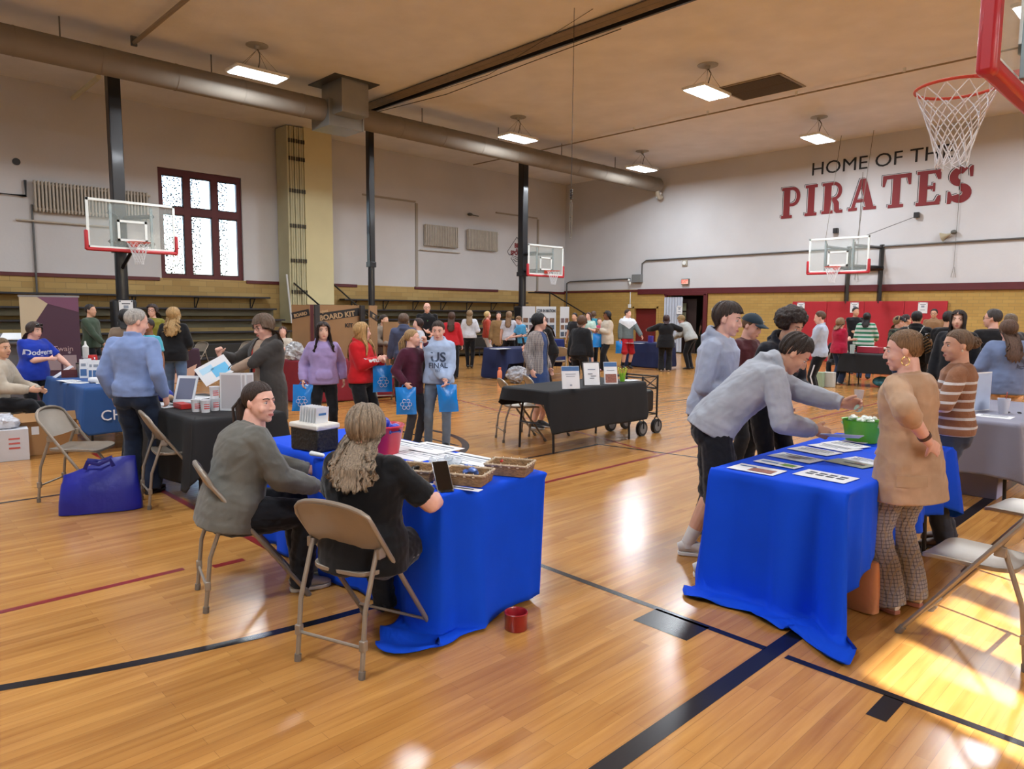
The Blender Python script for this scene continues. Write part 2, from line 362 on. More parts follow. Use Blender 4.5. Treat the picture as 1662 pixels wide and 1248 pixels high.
def person(label, pos, heading, h=1.65, g=1.0, sex='f', skin='fair', lean=0, lside=0, twist=0, hip=None, po=(0, 0), feet=None, foot_yaw=(0, 0), hands=None,
           pole=None, hdir=None, pnorm=None, curl=(.45, .45), head=(0, 0, 0), top=None, bottom=None, hair=None, hcol='#3a2a20', shoes='#222222', sole='#dddddd', glasses=None,
           face=True, dist=None, group=None, sh=1.0, knee_pole=None, socks=None, bust=None, z=0.0, belly=0, necklen=1.0, cat='person', lipcol=None, eyecol='#4a3626', brow=None, rings=False):
    pos = np.asarray(pos, float)[:2]; dist = float(np.hypot(*pos)) if dist is None else dist
    near = 2 if dist < 5.6 else (1 if dist < 10.5 else 0)
    vox = float(np.clip(dist * .00125, .0052, .0135)); k = h / 1.70; hs = .42 + .58 * k
    root = thing('person', label, cat, (pos[0], pos[1], z), (heading - 90) * D2R, group)
    Ln = math.radians(lean); sitting = hip is not None; hz = (hip if sitting else .925 * k)
    P0 = np.array([po[0], po[1], hz]); ts = np.arange(-.14, .60, .02); pts = {}; p = P0.copy(); LS = math.radians(lside)
    def dirn(t):
        a = Ln * (.55 + .45 * min(1, max(0, t / .3))); return unit([math.sin(LS) * max(0, min(1, t / .2)), math.sin(a), math.cos(a)])
    def S(t, fo=0, so=0):
        q = P0.copy(); n = 12; dt = t * k / n
        for i in range(n): q = q + dirn(t * (i + .5) / n) * dt
        sd_ = SD(t); d = dirn(t); return q + np.cross(d, sd_) * fo * k + sd_ * so * k
    def SD(t):
        a = math.radians(twist) * max(0, min(1, t / .4)); return np.array([math.cos(a), math.sin(a), 0])
    gg = g ** .85; shw = (.146 if sex == 'f' else .168) * sh * (1 + .25 * (g - 1)); hpw = .168 if sex == 'f' else .155
    TR = [(-.10, hpw * .72, .095, 0), (-.04, hpw * .97, .112, 0), (.02, hpw, .115, 0), (.10, hpw * .92, .108, .005), (.19, (.128 if sex == 'f' else .140), .098, .012),
          (.28, .142 if sex == 'f' else .155, .104, .01), (.36, .152 if sex == 'f' else .168, .110, .008), (.43, .150 if sex == 'f' else .172, .098, 0), (.475, .112, .075, -.006), (.512, .076, .058, -.008), (.55, .052, .052, 0)]
    bel = belly + .035 * max(0, g - 1.05)
    def torso(mb, infl, t0, t1, n=20, extra=None, sc=1.0):
        T = [t for t in np.linspace(t0, t1, 14)]; P, A, B, sdv = [], [], [], []
        tt = [r[0] for r in TR]
        for t in T:
            te = max(t, 0) if infl > .015 else t; a = np.interp(te, tt, [r[1] for r in TR]); b = np.interp(te, tt, [r[2] for r in TR]); fo = np.interp(t, tt, [r[3] for r in TR])
            gf = gg if t < .42 else 1 + (gg - 1) * max(0, (.55 - t) / .13) * .8
            f = bel * math.exp(-((t - .12) / .13) ** 2); e = infl if extra is None else infl + extra(t)
            P.append(S(t, fo + f * .6)); A.append((a * gf * sc + e) * k); B.append((b * gf * sc + f * .7 + e * .9) * k); sdv.append(SD(t))
        mb.loft(P, A, B, side=sdv, n=n, pw=2.35)
    SJ = {s: S(.452, -.004, s * shw) for s in (1, -1)}; HJ = {s: P0 + np.array([s * .085 * k * gg ** .5, 0, -.03 * k]) for s in (1, -1)}
    hands = hands or {}; hdir = hdir or {}; pnorm = pnorm or {}; pole = pole or {}
    EL, WR = {}, {}
    for s, nm in ((1, 'R'), (-1, 'L')):
        tgt = hands.get(nm, (s * (.25 + .05 * (g - 1)), .06, .82 * k)); tgt = np.array(tgt, float)
        EL[s], WR[s] = ik(SJ[s], tgt, .285 * k, .25 * k, pole.get(nm, (s * .5, -1, -.4)))
    feet = feet or ((-.10, .0), (.10, .0)); KN, AN = {}, {}
    for s, ft in ((-1, feet[0]), (1, feet[1])):
        a = np.array([ft[0], ft[1], (ft[2] if len(ft) > 2 else 0) + .085 * k]); KN[s], AN[s] = ik(HJ[s], a, .43 * k, .415 * k, knee_pole or (s * .15, 1, .2 if sitting else 0))
    NB = S(.53); HR = rot_z(math.radians(head[0])) @ rot_x(-math.radians(head[1])) @ rot_y(math.radians(head[2] if len(head) > 2 else 0))
    nd = unit(dirn(.5) * .6 + HR[:, 2] * .6 + np.array([0, 0, .3])); HC = NB + nd * .118 * k * necklen + HR[:, 1] * .022
    # --- body: one continuous skin surface
    mb = MB(); torso(mb, -.012, -.1, .55, n=16)
    mb.loft([NB - nd * .06, NB, NB + nd * .05, HC - HR[:, 2] * .03], [.075 * k, .056 * gg ** .5, .052 * gg ** .5, .052], up=HR[:, 1], n=14)
    mb.frame(HR * hs, HC); ck = 1 + .12 * (g - 1); fw = 1.0 if sex == 'f' else 1.04
    mb.ell((0, -.012, .03), (.0745, .095, .085), n=24, m=16).ell((0, .018, -.02), (.066 * ck, .069, .085), n=24, m=14).ell((0, .022, -.060), (.054 * ck * fw, .058, .046), n=20, m=12)
    mb.ell((0, .061, -.091), (.024 * fw, .022, .019))
    for s in (-1, 1):
        mb.ell((s * .036 * ck, .052, -.028), (.026 * ck, .026, .027)).ell((s * .0765, -.010, -.004), (.0085, .0165, .026), R=rot_z(-s * .3))
        mb.ell((s * .031, .0665, .0182), (.0160, .0150, .0085)).ell((s * .030, .0655, -.0015), (.0155, .0140, .0072))
        mb.ell((s * .0098, .093, -.030), (.0065, .009, .0070))
    mb.ell((0, .069, .031), (.046, .017, .013)).ell((0, .071, -.061), (.027, .019, .021))
    mb.loft([(0, .078, .024), (0, .090, .004), (0, .102, -.018), (0, .102, -.028)], [.0072, .0070, .0086, .0100], [.008, .009, .010, .009], n=10, side=(1, 0, 0)).ell((0, .1020, -.0265), (.0105, .0105, .0095))
    mb.frame()
    for s, nm in ((1, 'R'), (-1, 'L')):
        ag = g ** .7
        mb.limb(SJ[s], EL[s], .045 * k * ag, .040 * k * ag, bulge=.004); mb.limb(EL[s], WR[s], .041 * k * ag, .026 * k * ag ** .5, bulge=.006)
        dd = hdir.get(nm, unit(WR[s] - EL[s])); pn = pnorm.get(nm, (-s, .15, -.1))
        hand_geo(mb, WR[s], dd, pn, s, k * (1.0 if sex == 'm' else .93), curl[0 if s == 1 else 1], minr=vox * .62)
        bare = (bottom or {}).get('type') in ('shorts', 'skirt', 'dress')
        lg = 1.0 if bare else .86
        mb.limb(HJ[s], KN[s], .082 * k * gg * lg, .055 * k * lg * gg ** .5, bulge=.006); mb.limb(KN[s], AN[s], .053 * k * lg * gg ** .5, .035 * k * lg, bulge=.016 * lg)
        fa = math.radians(foot_yaw[0 if s == -1 else 1]); fd = np.array([-math.sin(fa), math.cos(fa), 0])
        mb.limb(AN[s] + np.array([0, 0, -.035 * k]), AN[s] + fd * .12 * k + np.array([0, 0, -.05 * k]), .03 * k, .024 * k)
    sm = skin_mat(skin)
    body = remesh(mb, 'body', vox, sm, root, smooth=2)
    # --- face
    if face and near + (dist < 15) > 0:
        Me = lambda: MB().frame(HR * hs, HC)
        for s in (-1, 1):
            e = Me().ell((s * .031, .0665, .0095), (.0130, .0132, .0085), n=18, m=12).mt(1).ell((s * .031, .0745, .0085), (.0068, .0062, .0068), n=14, m=8).mt(2).ell((s * .031, .0790, .0085), (.0030, .0026, .0030), n=10, m=6)
            e.build('eye', [mat('eye_white', '#cfc8c2', .25), mat('iris_' + eyecol, eyecol, .2), mat('pupil', '#0a0808', .15)], root)
            if dist < 12:
                b = Me().loft([(s * .013, .0835, .0295), (s * .028, .0825, .0345), (s * .042, .074, .0335), (s * .050, .066, .0285)], [.0032, .0038, .003, .0012], [.0032, .0038, .003, .0012], n=8)
                b.build('eyebrow', hair_mat(brow or hcol), root)
                if near:
                    el = Me().loft([(s * .0185, .0755, .0125), (s * .031, .0808, .0185), (s * .044, .0725, .0145)], [.001, .0018, .001], n=6); el.build('eyelash', mat('lash', '#1c1412', .6), root)
        lc = mat('lips_' + (lipcol or skin), lipcol or {'fair': '#b0665c', 'pink': '#b2665c', 'tan': '#96584c', 'brown': '#6e3c34', 'dark': '#5a2f2a', 'pale': '#b8655f'}[skin], .4)
        lp = Me().loft([(-.022, .0815, -.0600), (-.011, .0905, -.0575), (0, .0925, -.0585), (.011, .0905, -.0575), (.022, .0815, -.0600)], [.0012, .0036, .0034, .0036, .0012], [.0012, .003, .003, .003, .0012], n=8)
        lp.loft([(-.020, .0815, -.0618), (-.010, .0900, -.0655), (0, .0915, -.0665), (.010, .0900, -.0655), (.020, .0815, -.0618)], [.0012, .0042, .0046, .0042, .0012], [.0012, .0035, .0036, .0035, .0012], n=8)
        lp.build('lips', lc, root)
    if glasses:
        gm = MB().frame(HR * hs, HC)
        for s in (-1, 1):
            th = np.linspace(0, 2 * math.pi, 17)
            gm.loft([(s * .033 + .025 * math.cos(a), .0885 - .006 * abs(math.cos(a) * s > .3), .008 + .021 * math.sin(a)) for a in th], .0018 if near else .003, n=6)
            gm.loft([(s * .058, .084, .014), (s * .078, .04, .012), (s * .080, -.01, .008)], .0018 if near else .003, n=6)
        gm.loft([(-.009, .091, .012), (.009, .091, .012)], .002, n=6); gm.build('glasses', plastic(glasses, .3), root)
    # --- top
    T = dict(type='tee', col='#888888', fit=.016, hem=-.06, sleeve='short', hood=False, open=0, inner=None, collar=None, cuff=None); T.update(top or {})
    gv = max(vox * 1.25, .0075 if near > 1 else .009)
    def wr(co): 
        a = (.0035 if T['fit'] < .02 else .0055) * (1.15 if near > 1 else .9); hz_ = np.clip((co[:, 2] - S(hem)[2]) / .08, .15, 1); q = wob(co * np.array([1, 1, 1.5]), 19, 3); r = wob(co + .03 * wob(co, 9, 5)[:, None], 34, 4)
        return hz_ * (a * q - a * .9 * np.abs(r) + a * .3)
    tm = T['mat'] if 'mat' in T else cloth(T['col'])
    if T['type']:
        m = MB(); fit = T['fit']; hem = T['hem']
        fl = T.get('flare', .0)
        torso(m, fit, hem, .515, n=26, extra=lambda t: max(0, (.08 - t)) * fl + (.006 if t > .42 else 0) - (.012 if t > .5 else 0))
        m.loft([S(.44, -.01), S(.49, -.01), S(.53, -.008)], [(shw + .0) * k, shw * .62 * k, .055 * k], [(.06 + fit * .6) * k, (.055 + fit * .5) * k, .05 * k], side=SD(.45), n=18)
        if not sitting and hem < .0:
            m.ell(S(.04), ((hpw * gg + fit) * k, (.122 * gg ** .5 + fit) * k, min(.10, .02 - hem) * k))
            for s in (1, -1): m.ell(S(hem + .085, -.048 * gg, s * .066 * gg), ((.080 * gg + fit) * k, (.064 * gg + fit) * k, .085 * k))
        if T.get('rib'): torso(m, fit + .004, hem, hem + .05, n=26)
        ag = g ** .7
        for s in (1, -1):
            r0, r1, r2 = .049 * ag + fit * .6, .041 * ag + fit * .75, .029 * ag ** .5 + fit * .7
            sl_ = T['sleeve']
            m.limb(S(.445, 0, s * shw * .5), SJ[s] - np.array([0, 0, .004]), (.056 + fit * .5) * k, r0 * k * .98)
            if sl_ in ('long', '34', 'push'):
                m.limb(SJ[s], EL[s], r0 * k, r1 * k, bulge=.004, n=14)
                e = WR[s] if sl_ == 'long' else EL[s] + (WR[s] - EL[s]) * (.55 if sl_ == '34' else .4)
                dv = unit(e - EL[s]); P = [EL[s] - dv * .02, EL[s] + (e - EL[s]) * .3, EL[s] + (e - EL[s]) * .7, e - dv * .035, e - dv * .03, e + dv * .004]
                m.ell(EL[s], (r1 * k,) * 3); m.loft(P, [r1 * k, (r1 * .96) * k, (r2 * 1.12) * k, (r2 * 1.05) * k, (r2 * .9) * k, r2 * .86 * k], n=14)
            elif sl_ == 'short':
                e = SJ[s] + (EL[s] - SJ[s]) * T.get('slen', .72); dv = unit(e - SJ[s]); m.ell(SJ[s], (r0 * k,) * 3)
                m.loft([SJ[s], SJ[s] + (e - SJ[s]) * .5, e], [r0 * k, (r0 * .98) * k, (r0 * .97 + .004) * k], n=14)
            elif sl_ == 'none': pass
        if sex == 'f' and (bust is None or bust):
            bb = (bust or 1.0) * (.9 + .5 * (g - 1))
            for s in (1, -1): m.ell(S(.335, .070 + .3 * bel, s * .066 * gg), ((.062 * bb + fit) * k, (.058 * bb + fit * .8) * k, (.062 * bb + fit * .7) * k))
        if T['hood']:
            hk = S(.52); bk = -np.cross(dirn(.5), SD(.5)) * -1; fwd_ = np.cross(dirn(.5), SD(.5)); sd_ = SD(.5); th = np.linspace(-2.5, 2.5, 13)
            m.loft([hk + fwd_ * (-.015 - .078 * math.cos(a)) * k + sd_ * .088 * math.sin(a) * k + dirn(.5) * (.012 + .022 * math.cos(a)) * k for a in th],
                   [(.011 + .014 * max(0, math.cos(a * .6))) * k for a in th], [(.012 + .022 * max(0, math.cos(a * .6))) * k for a in th], up=dirn(.5), n=12)
            m.loft([S(.535, -.085), S(.50, -.105), S(.45, -.10), S(.41, -.085)], [.07 * k, .085 * k, .06 * k, .02 * k], [.025 * k, .04 * k, .03 * k, .012 * k], side=SD(.5), n=14)
        if T['hood'] == 'pocket' or T.get('pocket'):
            m.ell(S(.06, .115 + .6 * bel + fit), (.125 * k * gg, .02 * k, .075 * k))
        if T['collar']:
            th = np.linspace(-2.7, 2.7, 13); hk = S(.52); fwd_ = np.cross(dirn(.5), SD(.5)); sd_ = SD(.5)
            m.loft([hk + fwd_ * (-.006 - .064 * math.cos(a)) * k + sd_ * .066 * math.sin(a) * k + dirn(.5) * (.012 + .016 * math.cos(a)) * k for a in th], [.010 * k] * 13, [.024 * k] * 13, up=dirn(.5), n=10)
        if T['open']:
            gap, inn = T['open'], T['inner'] if not isinstance(T['inner'], str) else cloth(T['inner'])
            ref = [(S(t), np.cross(dirn(t), SD(t)), SD(t)) for t in (0.05, .25, .45)]
            def post(c):
                t = np.clip((c[:, 2] - ref[0][0][2]) / max(.05, ref[2][0][2] - ref[0][0][2]), 0, 1)[:, None]
                base = ref[0][0] * (1 - t) + ref[2][0] * t; q = c - base; sdv = SD(.25); fv = np.cross(dirn(.25), sdv)
                lx = q @ sdv; fy = q @ fv; gp = gap * (1.0 + T.get('opent', -.25) * t[:, 0])
                return (np.abs(lx) < gp * k) & (fy > .03 * k) & (c[:, 2] > S(hem)[2] + .0)
            o = remesh(m, T.get('name', 'jacket'), gv, [tm, inn], root, smooth=1, post=post, disp=wr)
            # the inner garment shows through the open front: its own mesh
            split_faces(o, 1, T.get('iname', 'shirt'), inn, root, back=.012)
        else:
            o = remesh(m, T.get('name', {'tee': 'shirt'}.get(T['type'], T['type'])), gv, tm, root, smooth=1, disp=wr, post=T.get('post'))
            for q in T.get('mats2', ()): o.data.materials.append(q)
    else: o = None
    top_obj = o
    # --- bottom
    B = dict(type='pants', col='#20242c', fit=.012, hemr=.062, name=None); B.update(bottom or {})
    bm_ = B['mat'] if 'mat' in B else cloth(B['col'])
    m = MB(); f = B['fit']; typ = B['type']
    if typ:
        hem_ = T['hem'] if T['type'] else .05
        torso(m, min(f, .015), -.11, max(-.06, hem_ + .01), n=22); torso(m, min(f, T['fit'] - .024), -.06, .10, n=22)
        if sitting:
            for s in (1, -1): m.ell(HJ[s] + np.array([0, -.01, -.025]), ((.088 * gg + f) * k, (.10 * gg) * k, (.070 + f) * k))
        else:
            for s in (1, -1): m.ell(P0 + np.array([s * .066 * gg, -.050 * gg, -.055]) * k, ((.076 * gg + f) * k, (.062 * gg + f) * k, (.074 + f) * k))
        if typ in ('pants', 'shorts'):
            hr = B['hemr']
            for s in (1, -1):
                r0 = min(.090 * gg + f, .094 * gg + .004) * k; rk = max(.058 * gg ** .6 + f, hr * .92) * k; frac = 1.0
                m.limb(HJ[s], KN[s], r0, rk, bulge=.004, n=16)
                if typ == 'pants':
                    e = AN[s] + np.array([0, 0, -.045 * k if not B.get('crop') else .04]); m.ell(KN[s], (rk * 1.02,) * 3)
                    m.loft([KN[s], KN[s] + (e - KN[s]) * .25, KN[s] + (e - KN[s]) * .6, e + (KN[s] - e) * .1, e], [rk, max(rk, (.058 * gg ** .6 + f) * k), (hr * 1.0 + .006) * k, hr * k * 1.03, hr * k], n=16)
                else: m.ell(KN[s], (rk * 1.1, rk * 1.1, rk * .9))
        elif typ in ('skirt',):
            L = B.get('len', .5); m.loft([P0 + np.array([0, 0, 0.05]), P0 + np.array([0, 0, -L * .3]), P0 + np.array([0, 0, -L])], [.17 * k * gg, .20 * k * gg, .25 * k * gg], [.12 * k * gg, .16 * k * gg, .2 * k * gg], n=24, side=(1, 0, 0))
        wd = lambda co: (.0055 * wob(co, 24, 8) + .003 * wob(co * np.array([1, 1, 1.6]), 60, 9)) * (1 if near else .7)
        remesh(m, B['name'] or {'pants': 'trousers'}.get(typ, typ), gv, bm_, root, smooth=1, disp=wd)
    # --- shoes
    if shoes:
        for s in (-1, 1):
            fa = math.radians(foot_yaw[0 if s == -1 else 1]); fd = np.array([-math.sin(fa), math.cos(fa), 0]); sdv = np.array([math.cos(fa), math.sin(fa), 0])
            a = AN[s].copy(); fz = AN[s][2] - .085 * k; L = .27 * k * (1 if sex == 'm' else .93)
            tf = a - fd * .065 * k
            m = MB(); zz = lambda q: np.array([0, 0, fz + q * k])
            xy = np.array([tf[0], tf[1], 0])
            m.loft([xy + zz(.05), xy + fd * L * .12 + zz(.058), xy + fd * L * .32 + zz(.066), xy + fd * L * .52 + zz(.052), xy + fd * L * .75 + zz(.040), xy + fd * L * .93 + zz(.033), xy + fd * L + zz(.028)],
                   [.022 * k, .036 * k, .039 * k, .041 * k, .046 * k, .036 * k, .015 * k], [.03 * k, .040 * k, .045 * k, .036 * k, .024 * k, .017 * k, .009 * k], up=(0, 0, 1), n=16)
            m.loft([a + np.array([0, 0, .02 * k]), a - np.array([0, 0, .03 * k])], [.04 * k, .044 * k], n=14)
            so_ = m.build('shoe', plastic(shoes, .55) if isinstance(shoes, str) else shoes, root)
            if sole and dist < 14:
                m = MB(); O = [(.0, .02), (.1, .034), (.35, .036), (.7, .047), (.9, .038), (1.0, .014)]; poly = [(w_, q * L) for q, w_ in O] + [(-w_, q * L) for q, w_ in O[::-1]]
                m.prism(poly, xy + np.array([0, 0, fz + .002]), sdv * 1.0, fd, (0, 0, .024 * k)); m.build('sole', plastic(sole, .6), so_, bevel=.004)
            if socks:
                MB().limb(AN[s] + np.array([0, 0, .0]), AN[s] + unit(KN[s] - AN[s]) * .11 * k, .043 * k, .047 * k).build('sock', cloth(socks), root)
    # --- hair
    hm = hair_mat(hcol); X = lambda v: HC + HR @ (np.array(v, float) * hs)
    if hair:
        def push(p, mg, front=False):
            t = .3 + float((p - S(.3)) @ dirn(.3)) / k
            if t > .62 or t < -.1: return p
            c_ = S(min(t, .55)) + dirn(.5) * max(0, t - .55) * k; sdv = SD(t); fw_ = np.cross(dirn(t), sdv); x_ = float((p - c_) @ sdv); y_ = float((p - c_) @ fw_); q_ = [r[0] for r in TR]; te = min(t, .43); gf = gg
            a_ = (np.interp(te, q_, [r[1] for r in TR]) * gf + T['fit']) * k + mg; b_ = (np.interp(te, q_, [r[2] for r in TR]) * gf + T['fit'] + bel * .3) * k + mg
            if abs(x_) >= a_: return p
            yt = b_ * math.sqrt(1 - (x_ / a_) ** 2) * min(1, max(0, (.62 - t) / .16)) ** .7
            return p + fw_ * ((yt if front else -yt) - y_) if abs(y_) < yt or (not front and y_ > 0) else p
        hst = dict(hair) if isinstance(hair, dict) else {'style': hair}; st = hst.pop('style'); m = MB()
        if st == 'short': kw = dict(th=.017, side_th=.007, rag=1, ripple=.0026, front_el=37, back_el=-56, side_el=-12); kw.update(hst); hair_grid(m, st, HC, HR, hs, near, push=push, **kw)
        elif st == 'mullet': kw = dict(th=.020, side_th=.012, ripple=.0034, rag=1.3, bangs=24, length=.07, amin=112, back_el=-46, side_el=-2, taper=.15); kw.update(hst); hair_grid(m, st, HC, HR, hs, near, push=push, **kw)
        elif st == 'long': kw = dict(th=.014, ripple=.0022, length=.32, amin=66, part=.02, wave=.006, taper=.10, inner=.02); kw.update(hst); hair_grid(m, st, HC, HR, hs, near, push=push, **kw)
        elif st == 'curly': kw = dict(th=.022, ripple=.005, length=.26, amin=62, wave=.016, flare=.25, taper=-.1, inner=.03); kw.update(hst); hair_grid(m, st, HC, HR, hs, near, push=push, **kw)
        elif st == 'bob': kw = dict(th=.018, ripple=.003, length=.11, amin=60, wave=.004, taper=-.12, bangs=14, inner=.025); kw.update(hst); hair_grid(m, st, HC, HR, hs, near, push=push, **kw)
        elif st == 'pulled': kw = dict(th=.010, ripple=.0012, back_el=-60, side_el=-8, front_el=33, part=.006); kw.update({q: v for q, v in hst.items() if q not in ('tail', 'bun', 'bunr')}); hair_grid(m, st, HC, HR, hs, near, **kw)
        elif st == 'cap':
            pass
        if st == 'pulled' and hst.get('tail'):
            L = hst['tail']; b0 = X((0, -.115, .02)); P = [X((0, -.09, .03)), b0, b0 + np.array([0, -.025, -.06]), b0 + np.array([0, -.015, -L * .6]), b0 + np.array([0, 0, -L])]
            m.loft(P, [.015, .024, .032, .026, .008], [.015, .022, .026, .02, .006], n=14)
            if near:
                for q in range(14):
                    o = RS.normal(size=3) * .014; m.loft([P[1] + o * .5, P[2] + o * 1.4, P[3] + o * 1.5, P[4] + o + np.array([0, 0, -.03 * RS.rand()])], [.008, .009, .008, .002], n=6)
        if st == 'pulled' and hst.get('bun'):
            b = hst['bun']; c0 = X(b if isinstance(b, (tuple, list)) else (0, -.115, .045)); R0 = hst.get('bunr', .036)
            m.ell(c0, (R0, R0 * .9, R0 * .9), n=18, m=12)
            for q in range(26):
                a = RS.rand() * 6.28; ax = unit(RS.normal(size=3)); u_ = unit(np.cross(ax, RS.normal(size=3))); v_ = np.cross(ax, u_); r_ = R0 * (1.0 + .12 * RS.rand())
                m.loft([c0 + r_ * (u_ * math.cos(t) + v_ * math.sin(t)) for t in np.linspace(a, a + 3.2, 8)], [.002, .005, .006, .006, .006, .006, .005, .001], n=6)
            for q in range(10):
                o = unit(RS.normal(size=3) + np.array([0, -.6, .5])); m.loft([c0 + o * R0 * .8, c0 + o * R0 * 1.25, c0 + o * R0 * 1.5 + np.array([0, 0, -.012])], [.004, .003, .0008], n=5)
        if st == 'afro':
            R0 = hst.get('r', .135); c0 = X((0, -.03, .062)); m.ell(c0, (R0, R0 * .98, R0 * .86), n=40, m=24)
            gr = MB(); gr.ell((0, 0, 0), (1, 1, 1), n=60, m=36); V = np.array(gr.v)
            o = remesh(m, 'hair', .0085 if near > 1 else .012, hm, root, smooth=0, disp=lambda co: .012 * wob(co, 85, 2) + .007 * wob(co, 190, 5))
            # clear the face
            me = o.data; n = len(me.vertices); co = np.empty(n * 3); me.vertices.foreach_get('co', co); co = co.reshape(-1, 3); lc_ = ((co - HC) @ HR) / hs
            push = (lc_[:, 1] > .02) & (lc_[:, 2] < .062 + .25 * np.maximum(0, .05 - np.abs(lc_[:, 0]) ) )
            lc_[push, 1] = np.minimum(lc_[push, 1], .03 + .5 * (np.abs(lc_[push, 0]) - .06)); lc_[:, 2] = np.maximum(lc_[:, 2], -.02 - .2 * lc_[:, 1] * (lc_[:, 1] < 0) * -1)
            co = (lc_ * hs) @ HR.T + HC; me.vertices.foreach_set('co', co.ravel()); me.update(); m = None
        if m is not None and m.v:
            if st in ('curly',) or hst.get('messy'):
                V = np.array(m.v); V = V + (RS.normal(size=V.shape)) * (.003 if near else .002); m.v = V.tolist()
            hobj = m.build('hair', hm, root, angle=180)
            if hst.get('streaks'): pass
    # --- cap
    if rings: pass
    info = dict(root=root, HC=HC, HR=HR, hs=hs, WR=WR, EL=EL, SJ=SJ, S=S, SD=SD, P0=P0, dirn=dirn, k=k, fit=T['fit'], gg=gg, bel=bel, AN=AN, KN=KN, top=top_obj)
    info['world'] = lambda q: np.array(rot_z((heading - 90) * D2R) @ np.asarray(q, float)) + np.array([pos[0], pos[1], z])
    info['local'] = lambda q: rot_z(-(heading - 90) * D2R) @ (np.asarray(q, float) - np.array([pos[0], pos[1], z]))
    return info
def split_faces(o, idx, name, m, root, back=.01):
    """faces with material idx become their own mesh under root, set slightly back"""
    me = o.data; n = len(me.polygons); mi = np.empty(n, np.int32); me.polygons.foreach_get('material_index', mi)
    V = [v.co.copy() for v in me.vertices]; N = [v.normal.copy() for v in me.vertices]; F = [tuple(p.vertices) for p in me.polygons]
    keep = [F[i] for i in range(n) if mi[i] != idx]; take = [F[i] for i in range(n) if mi[i] == idx]
    if not take: return
    for nm, fs, mt_, off in ((None, keep, o.data.materials[0], 0), (name, take, m, back)):
        used = sorted({i for f in fs for i in f}); mp = {u_: i for i, u_ in enumerate(used)}
        m2 = bpy.data.meshes.new(nm or o.name); m2.from_pydata([V[i] - N[i] * off for i in used], [], [[mp[i] for i in f] for f in fs]); m2.update()
        m2.polygons.foreach_set('use_smooth', [True] * len(m2.polygons)); m2.materials.append(mt_)
        if nm is None: o.data = m2
        else: q = bpy.data.objects.new(nm, m2); C.objects.link(q); q.parent = root
    sd = o.modifiers.new('thickness', 'SOLIDIFY'); sd.thickness = .006; sd.offset = -1
def ball_cap(P, col='#1d2733', mark='#dddddd', tilt=0):
    HC, HR, hs = P['HC'], P['HR'], P['hs']; m = MB()
    M = HR * hs; n = 32; A = np.linspace(-math.pi, math.pi, n, endpoint=False); G = np.zeros((9, n, 3)); H = np.zeros_like(G)
    for j, a in enumerate(A):
        for i in range(9):
            el = math.radians(90 + ((16 - 12 * (abs(a) / math.pi)) - 90) * i / 8); dv = np.array([math.sin(a) * math.cos(el), math.cos(a) * math.cos(el), math.sin(el)])
            G[i, j] = np.array([0, -.012, .032]) + dv * (np.array([.090, .110, .098])); H[i, j] = G[i, j] - dv * .006
    m.frame(M, HC); m.grid(G, wrap=True, thick=H); m.ell((0, -.012, .131), (.007, .007, .004))
    cp = m.build('cap', cloth(col), P['root'])
    m = MB().frame(M, HC); xs = np.linspace(-1, 1, 11); Gb = []; Hb = []
    for i in range(5):
        t = i / 4; row = [(x * .082 * (1 - .25 * t * t), .062 + .035 * (1 - x * x) + t * .072 * (1 - .35 * x * x), .062 - .016 * x * x * (1) - .016 * t) for x in xs]; Gb.append(row); Hb.append([(a_, b_, c_ - .004) for a_, b_, c_ in row])
    m.grid(Gb, thick=Hb); m.build('cap_brim', cloth(col), cp)
    if mark:
        text('cap_emblem', 'T', .045, HC + HR @ (np.array([0, .102, .074]) * hs), np.stack([-HR[:, 0], unit(HR[:, 2] - .35 * HR[:, 1]), unit(HR[:, 1] + .35 * HR[:, 2])], 1), plastic(mark), cp)
    return cp
def chest_text(P, s, size, t, m, fo=.0, ext=.002, side=0.0, bold=0, sx=1.0, back=False, name='lettering', curve=2.2):
    """letters laid onto the cloth of the chest or back"""
    from mathutils.bvhtree import BVHTree
    sg = -1 if back else 1; d = P['dirn'](t); fw = np.cross(d, P['SD'](t)) * sg; rd = -P['SD'](t) * sg; k = P['k']; me = P['top'].data
    bv = BVHTree.FromPolygons([v.co for v in me.vertices], [tuple(p.vertices) for p in me.polygons]); loc = P['S'](t) + rd * side
    o = text(name, s, size, loc, np.stack([rd, d, fw], 1), m, P['top'], ext=ext, bold=bold, sx=sx)
    for v in o.data.vertices:
        q = np.array(v.co); dep = (q - loc) @ fw; h = bv.ray_cast(Vector(q - fw * dep + fw * .5), Vector(-fw), 1.0)
        if h[0] is not None: v.co = h[0] + Vector(fw * (.003 + max(0, dep)))
    return o
